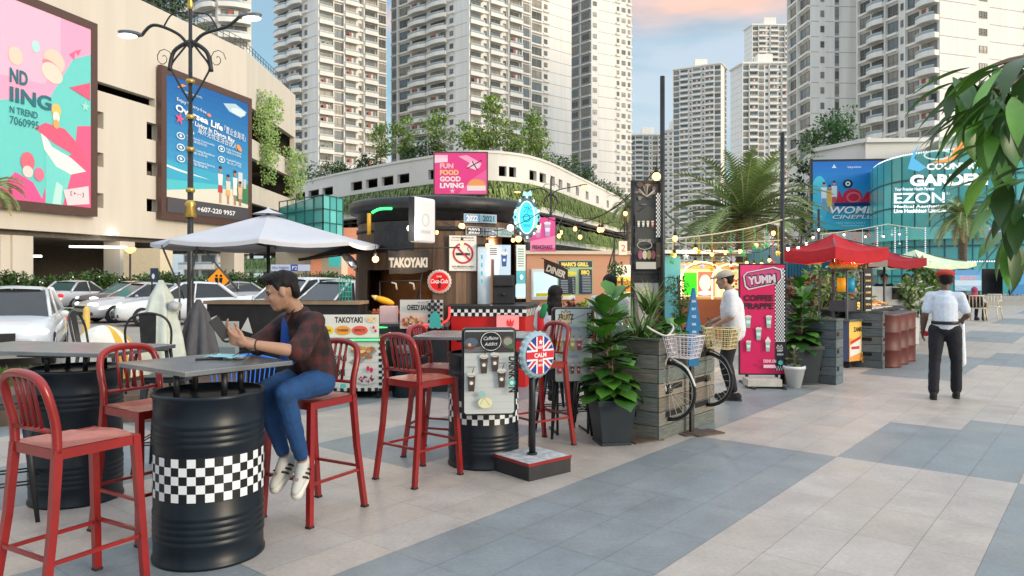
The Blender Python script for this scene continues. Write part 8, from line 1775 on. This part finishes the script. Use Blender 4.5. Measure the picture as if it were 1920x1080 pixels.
    for s in 'lr':
        fd = (feet or {}).get(s, (gaze, (0,0,1))); g_ = MB(); shoe(g_, j['an'+s], fd[0], fd[1], 1.08); sc_ = outfit.get('shoes',((.03,.03,.03),(.02,.02,.02)))
        so_ = remesh(g_,'shoe','matte',root,max(vox*.9,.007),2,col=sc_[0]); g_ = MB(); shoe(g_, j['an'+s], fd[0], fd[1], 1.09, True); g_.T = None
        remesh(g_,'sole','matte',so_,max(vox*.9,.007),1,col=sc_[1])
        if outfit.get('stripes'):
            F_, L_, U_ = basis(fd[0], fd[1]); T = Matrix.Translation(j['an'+s]) @ Matrix((F_,L_,U_)).transposed().to_4x4(); g_ = MB(); g_.C((24,24,26)); g_.T = T
            for sg in (-1,1):
                for k in range(3): x = .015+.030*k; g_.tube([(x+.022,sg*.030,-.036),(x+.010,sg*.0435,-.055),(x-.002,sg*.0435,-.082)],.0065,5)
            g_.build('stripes','paint',so_)
    g_ = MB(); hair(g_, Ti.inverted(), hairstyle)
    if hairstyle != 'none' and g_.v: remesh(g_,'hair','hair_mat',root,max(vox*.7,.006),1,col=hcol)
    return root, Ti.inverted(), off
MATS['skin'].node_tree.nodes['Principled BSDF'].inputs['Subsurface Weight'].default_value = .08
M('hair_mat',attr=True,rough=.62,spec=.2,var=.5,scale=60,bump=.8,stretch=(1,1,.3)); M('cloth',attr=True,rough=.85,var=.08,scale=30,bump=.15); M('denim',attr=True,rough=.8,var=.22,scale=9,bump=.2)
# plaid shirt material
pm = bpy.data.materials.new('plaid'); MATS['plaid'] = pm; pm.use_nodes = True; n = pm.node_tree.nodes; l = pm.node_tree.links; b = n['Principled BSDF']; b.inputs['Roughness'].default_value = .85
tcn = n.new('ShaderNodeTexCoord'); mpn = n.new('ShaderNodeMapping'); mpn.inputs['Rotation'].default_value = (.3,.25,.7); l.new(tcn.outputs['Object'],mpn.inputs[0])
prev = None
for ax, sc_ in (('X',3.4),('Z',3.4),('Y',3.4)):
    w_ = n.new('ShaderNodeTexWave'); w_.wave_type = 'BANDS'; w_.bands_direction = ax; w_.inputs['Scale'].default_value = sc_; w_.inputs['Distortion'].default_value = .6; w_.inputs['Detail'].default_value = 1; l.new(mpn.outputs[0],w_.inputs['Vector'])
    rp = n.new('ShaderNodeValToRGB'); rp.color_ramp.elements[0].position = .5; rp.color_ramp.elements[1].position = .72; rp.color_ramp.elements[0].color = (0,0,0,1); rp.color_ramp.elements[1].color = (.33,.33,.33,1); l.new(w_.outputs[0],rp.inputs[0])
    if prev is None: prev = rp.outputs[0]
    else:
        ad = n.new('ShaderNodeMath'); ad.operation = 'ADD'; l.new(prev,ad.inputs[0]); l.new(rp.outputs[0],ad.inputs[1]); prev = ad.outputs[0]
rp = n.new('ShaderNodeValToRGB'); rp.color_ramp.elements[0].color = (.014,.009,.009,1); rp.color_ramp.elements[1].color = (.085,.018,.018,1); e_ = rp.color_ramp.elements.new(.4); e_.color = (.034,.012,.012,1); l.new(prev,rp.inputs[0]); l.new(rp.outputs[0],b.inputs['Base Color'])
SK1 = (.40,.225,.145); SK2 = (.42,.25,.165); SK3 = (.12,.065,.042)
# --- the seated man with a phone
f_ = Vector((-.88,-.42,-.30)).normalized()
J = dict(hip=(-1.29,4.80,.875),chest=(-1.315,4.73,1.16),neck=(-1.355,4.66,1.33),head=(-1.425,4.595,1.447),
 shl=(-1.215,4.58,1.255),ell=(-1.265,4.39,1.095),wrl=(-1.52,4.26,1.155), shr=(-1.45,4.83,1.245),elr=(-1.60,4.66,1.10),wrr=(-1.605,4.40,1.165),
 hl=(-1.22,4.74,.865),knl=(-1.335,4.345,.862),anl=(-1.275,4.52,.425), hr=(-1.40,4.80,.865),knr=(-1.50,4.46,.85),anr=(-1.405,4.58,.44))
gz = Vector((-.93,-.24,-.34))
root, TH, off = person('seated young man in a dark red plaid shirt and blue jeans looking at his phone', J, SK1,
  dict(shirt=dict(mat='plaid',col=(.1,.02,.02),sleeve=.95,pad=.022,hem=(-1.27,4.82,.93),low=.03,fold=.016),trousers=dict(mat='denim',col=(.008,.055,.17),pad=.006,len=.93,cuff=.038),shoes=((.50,.50,.47),(.66,.65,.60)),stripes=True),
  vox=.0065, hairstyle='quiff', gaze=gz, headup=(-.12,-.03,1),
  hands={'l':((-.86,-.14,.30),(-.25,.75,.5),1.05,-1),'r':((-.55,-.55,.5),(.3,-.5,.55),.8,1)},
  feet={'l':((-.12,-.72,-.60),(-.05,-.62,.76)),'r':((-.30,-.70,-.60),(-.2,-.6,.76))})
g_ = MB(); g_.cap(Vector((-1.35,4.70,1.20))-off,.098,Vector((-1.325,4.74,.99))-off,.11,14); g_.cap(Vector((-1.385,4.655,1.25))-off,.06,Vector((-1.37,4.68,1.15))-off,.09,12); 
g_ = MB()
for k in range(7):
    z = 1.30-.055*k; 
g_.cap(Vector((-1.405,4.655,1.25))-off,.040,Vector((-1.40,4.66,1.03))-off,.056,12); remesh(g_,'tee_shirt','cloth',root,.008,2,col=(.008,.06,.28))
# open collar, lapels of the plaid shirt
g_ = MB(); g_.C((50,24,24))
for s in (-1,1):
    c = Vector((-1.40,4.64,1.315))-off; sd = Vector((.42,-.9,0))*s*.062; g_.leaf(c+sd+Vector((.03,.01,.02)),Vector((-.35,-.15,-.5)),Vector((-.8,-.4,.3))*1,.13,.07,bend=.2,shape=[.5,1,.7,0])
g_.build('collar','plaid',root)
o_ = MB(); o_.C((16,16,18)); o_.box(-.034,-.0045,-.066,.034,.0045,.066); ph = o_.build('mobile_phone','paint',bevel=.003); tag(ph,'black mobile phone held up by the seated man','phone')
ph.location = (-1.665,4.235,1.245); ph.rotation_euler = (R(-18),R(-28),R(60))
m_ = MB(); m_.C((30,26,24)); c = J['wrl']; m_.tube([Vector((-1.47,4.285,1.142))+Vector((.0,.034*math.cos(a),.034*math.sin(a))) for a in [k*.45 for k in range(15)]],.0035,5,False); bo = m_.build('bracelet','paint'); tag(bo,'thin dark bracelet on the wrist of the seated man','bracelet')
# --- security guard seen from behind
gx, gy = X(1772,9.25), 9.25; fwd = Vector((.45,.89,0)).normalized(); rt_ = Vector((fwd.y,-fwd.x,0))
def L(x, y, z, o=(gx,gy)): v = Vector((o[0],o[1],0))+rt_*x+fwd*y; return (v.x,v.y,z)
J = dict(hip=L(0,0,.90),chest=L(0,.02,1.19),neck=L(0,.02,1.37),head=L(.01,.05,1.495),shl=L(-.165,.02,1.285),ell=L(-.215,-.02,1.04),wrl=L(-.235,.09,.86),shr=L(.165,.02,1.285),elr=L(.240,.02,1.05),wrr=L(.20,.20,.98),
 hl=L(-.085,0,.86),knl=L(-.115,-.03,.47),anl=L(-.13,-.09,.105),hr=L(.085,0,.86),knr=L(.125,.06,.48),anr=L(.13,.14,.105))
root, TH, off = person('security guard in a white shirt, dark trousers and red beret walking away', J, SK3,
 dict(shirt=dict(mat='cloth',col=(.60,.66,.74),sleeve=.72,pad=.010,hem=L(0,0,.95),low=.03),trousers=dict(mat='cloth',col=(.010,.011,.016),pad=.012,cuff=.052),shoes=((.012,.012,.012),(.01,.01,.01))),vox=.010,hairstyle='short',gaze=fwd,feet={'l':(fwd,(0,0,1)),'r':(fwd,(0,0,1))},width=1.12)
m_ = MB(); m_.T = TH; m_.ell((-.008,.004,.072),(.118,.110,.052),18,10); m_.cyl(0,0,.03,.06,.098,.102,20); remesh(m_,'beret','cloth',root,.008,2,col=(.42,.035,.022))
m_ = MB(); m_.C((14,14,16)); m_.T = Matrix.Translation((0,0,.955)); m_.lathe([(.148,-.02),(.152,-.018),(.152,.018),(.148,.02)],28); m_.build('belt','paint',root)
m_ = MB(); m_.C((240,240,244)); q = Vector(L(.0,.0,0))-off
for sg in (-1,1): m_.T = Matrix.Translation(Vector(L(sg*.17,.02,1.385))-off) @ Matrix.Rotation(-math.atan2(fwd.x,fwd.y),4,'Z') @ Matrix.Rotation(sg*.3,4,'Y'); m_.box(-.05,-.025,0,.05,.025,.008)
m_.build('epaulette','paint',root)
m_ = MB(); m_.C((214,50,60)); m_.ell((0,0,0),(.05,.03,.035),10,6); m_.C((240,230,220)); m_.ell((.045,.0,.01),(.03,.02,.02),8,5); tag(m_.build('red_package','paint',loc=L(-.20,.13,.80)),'small red package in the left hand of the guard','package')
m_ = MB(); m_.C((226,232,240)); c = Vector(L(.20,.26,.92)); m_.cap(c,.03,c-Vector((0,0,.48)),.05,10); tag(m_.build('white_towel','matte'),'white cloth hanging from the right hand of the guard','cloth')
# --- man with a cap walking to the left
gx, gy = X(1372,9.2), 9.2; fwd = Vector((-.93,.36,0)).normalized(); rt_ = Vector((fwd.y,-fwd.x,0))
def Lc(x, y, z): v = Vector((gx,gy,0))+rt_*x+fwd*y; return (v.x,v.y,z)
J = dict(hip=Lc(0,0,.86),chest=Lc(0,.0,1.16),neck=Lc(0,.03,1.36),head=Lc(0,.085,1.485),shl=Lc(-.165,.0,1.30),ell=Lc(-.21,-.02,1.04),wrl=Lc(-.16,.17,.93),shr=Lc(.165,.0,1.30),elr=Lc(.21,.03,1.05),wrr=Lc(.15,.24,.96),
 hl=Lc(-.08,.0,.83),knl=Lc(-.09,.05,.46),anl=Lc(-.08,-.04,.105),hr=Lc(.08,.0,.83),knr=Lc(.09,.10,.47),anr=Lc(.08,.02,.105))
root, TH, off = person('man in a beige cap, loose white tee and black trousers walking left past the planter', J, SK2,
 dict(shirt=dict(mat='cloth',col=(.66,.67,.70),sleeve=.80,pad=.024,hem=Lc(0,-.03,.86),low=-.02,fold=.012),trousers=dict(mat='cloth',col=(.010,.010,.014),pad=.012,len=.90,cuff=.036),shoes=((.012,.012,.014),(.02,.02,.02))),vox=.009,hairstyle='short',gaze=fwd+Vector((0,0,-.15)),feet={'l':(fwd,(0,0,1)),'r':(fwd,(0,0,1))})
m_ = MB(); m_.T = TH; m_.ell((-.012,0,.058),(.112,.092,.066),18,10); m_.cap((.08,-.03,.048),.020,(.15,-.015,.040),.010,8); m_.cap((.08,.03,.048),.020,(.15,.015,.040),.010,8); m_.cap((.08,0,.050),.022,(.165,0,.040),.011,8); remesh(m_,'cap','cloth',root,.007,2,col=(.46,.41,.33))
# --- customers and staff
def simple(label, px, D, hz, fdir, top, legs, hairs='short', hc=(.012,.010,.010), seated=False, sc=1., sk=SK2, floor=0., cut=False, sleeve=.6, lean=.0, seat_h=.45):
    f = Vector((fdir[0],fdir[1],0)).normalized(); r_ = Vector((f.y,-f.x,0)); o = Vector((X(px,D),D,floor))
    def K(x, y, z): v = o+r_*x*sc+f*y*sc; return (v.x,v.y,floor+z*sc)
    if seated:
        s = (hz-floor)/sc; h0 = seat_h+.10; hd = h0+.62 if hz is None else s
        J = dict(hip=K(0,0,h0),chest=K(0,.02+lean*.5,hd-.33),neck=K(0,.03+lean,hd-.125),head=K(0,.05+lean,hd),shl=K(-.17,.03+lean*.8,hd-.19),ell=K(-.22,.08+lean,hd-.44),wrl=K(-.10,.28+lean,hd-.40),shr=K(.17,.03+lean*.8,hd-.19),elr=K(.22,.08+lean,hd-.44),wrr=K(.10,.28+lean,hd-.40),
          hl=K(-.09,.02,h0-.02),knl=K(-.12,.42,h0),anl=K(-.12,.36,h0-.40),hr=K(.09,.02,h0-.02),knr=K(.12,.42,h0),anr=K(.12,.36,h0-.40))
    else:
        J = dict(hip=K(0,0,.90),chest=K(0,.01,1.20),neck=K(0,.03,1.41),head=K(0,.05,1.54),shl=K(-.17,.01,1.35),ell=K(-.22,.06,1.09),wrl=K(-.12,.26,1.04),shr=K(.17,.01,1.35),elr=K(.22,.06,1.09),wrr=K(.12,.26,1.04),
          hl=K(-.09,0,.87),knl=K(-.10,.03,.48),anl=K(-.10,-.0,.10),hr=K(.09,0,.87),knr=K(.10,.03,.48),anr=K(.10,0,.10))
    return person(label,J,sk,dict(shirt=dict(mat='cloth',col=top,sleeve=sleeve,pad=.018),trousers=dict(mat='cloth',col=legs)),vox=.013,hairstyle=hairs,hcol=hc,gaze=f,feet={'l':(f,(0,0,1)),'r':(f,(0,0,1))})
rt1, TH, off = simple('long-haired woman in a white and red top sitting with her back turned at the kiosk',1037,8.4,1.31,(.35,1),(.62,.63,.68),(.02,.02,.03),'long',seated=True,sk=SK2,lean=.06,seat_h=.50)
m_ = MB(); m_.T = None; c = Vector((X(1015,8.1),8.1,0)); 
m_ = MB(); m_.C((200,30,40)); q0 = Vector((X(1013,8.28),8.28,1.12)); m_.cap(q0,.035,q0+Vector((.01,-.03,-.34)),.05,10); m_.C((30,120,70)); m_.cap(q0+Vector((.05,-.02,.08)),.035,q0+Vector((.02,-.02,-.02)),.04,10); o_ = m_.build('scarf','matte'); o_.parent = rt1; o_.location = -Vector((rt1.location.x,rt1.location.y,0))
simple('man in a white tee seated with his back turned behind the tall fig plant',1144,8.5,fz(533,8.5),(.1,1),(.62,.64,.66),(.02,.03,.05),'short',seated=True,sk=SK2,lean=.02,seat_h=.50)
for px, D, lb, rz_ in ((1037,8.4,'black metal seat under the long-haired woman',.3),(1144,8.5,'black metal seat under the man behind the fig plant',.1)):
    metal_stool(lb,(X(px,D),D,0),rz_,H=.50,group='low black metal stools')
simple('smiling stall keeper in a black tee under the nearest red parasol',1548,14.6,None,(-.15,-1),(.012,.012,.014),(.02,.02,.02),'bun',sk=SK2,sc=.93)
simple('bearded man in black leaning at the white stall counter',1657,17.6,None,(-.1,-1),(.012,.012,.014),(.02,.02,.02),'short',sk=SK1,sc=.95)
simple('person in dark clothes bending beside the burger cart',1583,14.2,1.25,(.6,-.8),(.015,.015,.018),(.02,.02,.02),'short',seated=True,sk=SK1,lean=.1)
simple('man with glasses among the plants behind the snack counter',1698,18.5,None,(.1,-1),(.5,.45,.4),(.05,.05,.05),'short',sk=SK1,sc=.95)
simple('person in pale clothes at the far end of the stalls beside the guard',1722,19.5,None,(-.2,-1),(.55,.52,.50),(.1,.1,.1),'short',hc=(.3,.28,.26),sk=SK2,sc=1.0)
rt1, TH, off = simple('woman in a dark pink headscarf and black dress seated on a plastic chair',1826,G(1833,602).y,1.02,(.85,.5),(.02,.018,.03),(.02,.018,.03),'none',seated=True,sk=SK2,sleeve=1.9)
m_ = MB(); m_.T = TH; m_.ell((-.015,0,.02),(.112,.098,.115),16,10); m_.cap((-.02,0,-.10),.10,(-.03,0,-.22),.16,14); remesh(m_,'headscarf','cloth',root if False else rt1,.014,2,col=(.34,.05,.10))
simple('left one of two people sitting on the stage in front of the blue backdrop',1868,41.3,1.42,(-.9,-.3),(.02,.02,.025),(.02,.02,.02),'short',seated=True,floor=.42)
simple('right one of two people sitting on the stage in front of the blue backdrop',1902,41.3,1.42,(-.5,-.8),(.03,.04,.06),(.02,.02,.02),'short',seated=True,floor=.42)
# plain red round-topped figure stand at the stage (generic round balloon in place of a mascot)
q = G(1873,575,.0); m_ = MB(); m_.C((214,40,40)); m_.ell((0,0,.86),(.24,.2,.19),16,10); m_.C((226,180,150)); m_.cap((0,0,.62),.10,(0,0,.45),.11,12); m_.C((190,40,40)); m_.lathe([(.14,0),(.14,.33),(.06,.38)],16); tag(m_.build('mascot_stand_in','paint',loc=(X(1871,41.5),41.5,.42)),'red round balloon standing in for a mascot in front of the stage','figurine')
# ============================================================ overhanging tree at the upper right, close to the camera
rg_ = random.Random(33); base = Vector((2.95,2.6,0)); t = thing('overhanging_tree','dark tree with long drooping leaves hanging in from the upper right','tree',base)
m_ = MB(); top = Vector((2.75,2.95,2.9))-base
m_.tube([(0,0,0),(.05,0,1.0),(-.02,.1,2.2),top],[.11,.09,.075,.05],12); m_.build('trunk','bark',t)
tw = MB(); lf = MB(); hub = P(2020,130,2.9)-base; tw.tube([Vector(q) for q in catmull([tuple(top),tuple((top+hub)/2+Vector((.1,0,.12))),tuple(hub)],4)],.016,6)
TIPS = [(1800,150,2.9),(1830,190,2.7),(1860,135,2.9),(1900,120,2.6),(1880,210,2.6),(1900,280,2.7),(1915,200,2.5),(1868,225,2.8),(1890,330,2.9),(1912,380,2.8),(1845,165,3.1),(1875,175,2.5),(1905,430,3.1),(1925,330,2.6),(1900,160,3.2),(1935,250,2.9),(1880,265,3.1),(1820,140,2.9),(1840,205,3.0)]
for k in range(26): a = rg_.uniform(0,6.28); r_ = rg_.uniform(.35,1.1); TIPS.append((0,0,Vector((max(3.0-base.x,.9*r_*math.cos(a)+.5),r_*math.sin(a)*1.1+.3,rg_.uniform(2.1,3.3)))))
for i, (px, py, D) in enumerate(TIPS):
    p = D if isinstance(D,Vector) else P(px,py,D)-base; h0 = top if isinstance(D,Vector) else hub; mid = (h0+p)/2+Vector((.0,0,.06)); tw.tube([Vector(q) for q in catmull([tuple(h0),tuple(mid),tuple(p)],4)],[.012,.011,.010,.009,.008,.007,.006,.005,.004],6)
    for k in range(7):
        a = rg_.uniform(0,6.28); d = Vector((math.cos(a)*.8-.5,math.sin(a)*.5,-.45+rg_.uniform(-.45,.45))).normalized(); up = Vector((d.x*.5,d.y*.5,1)).normalized(); b_ = rg_.choice([(.045,.13,.025),(.08,.20,.03),(.12,.29,.04),(.04,.09,.02)]); k2 = rg_.uniform(.8,1.25); lf.col = tuple(v*k2 for v in b_)
        o_ = Vector((rg_.uniform(-.05,.05),rg_.uniform(-.05,.05),rg_.uniform(-.03,.03))); lf.leaf(p+o_,d,up,rg_.uniform(.17,.27),rg_.uniform(.048,.068),bend=rg_.uniform(.3,1.0),fold=.22,shape=[.1,.55,.9,1,.95,.75,.4,0])
tw.build('branch','bark',t); lf.build('leaves','fig_leaf',t)
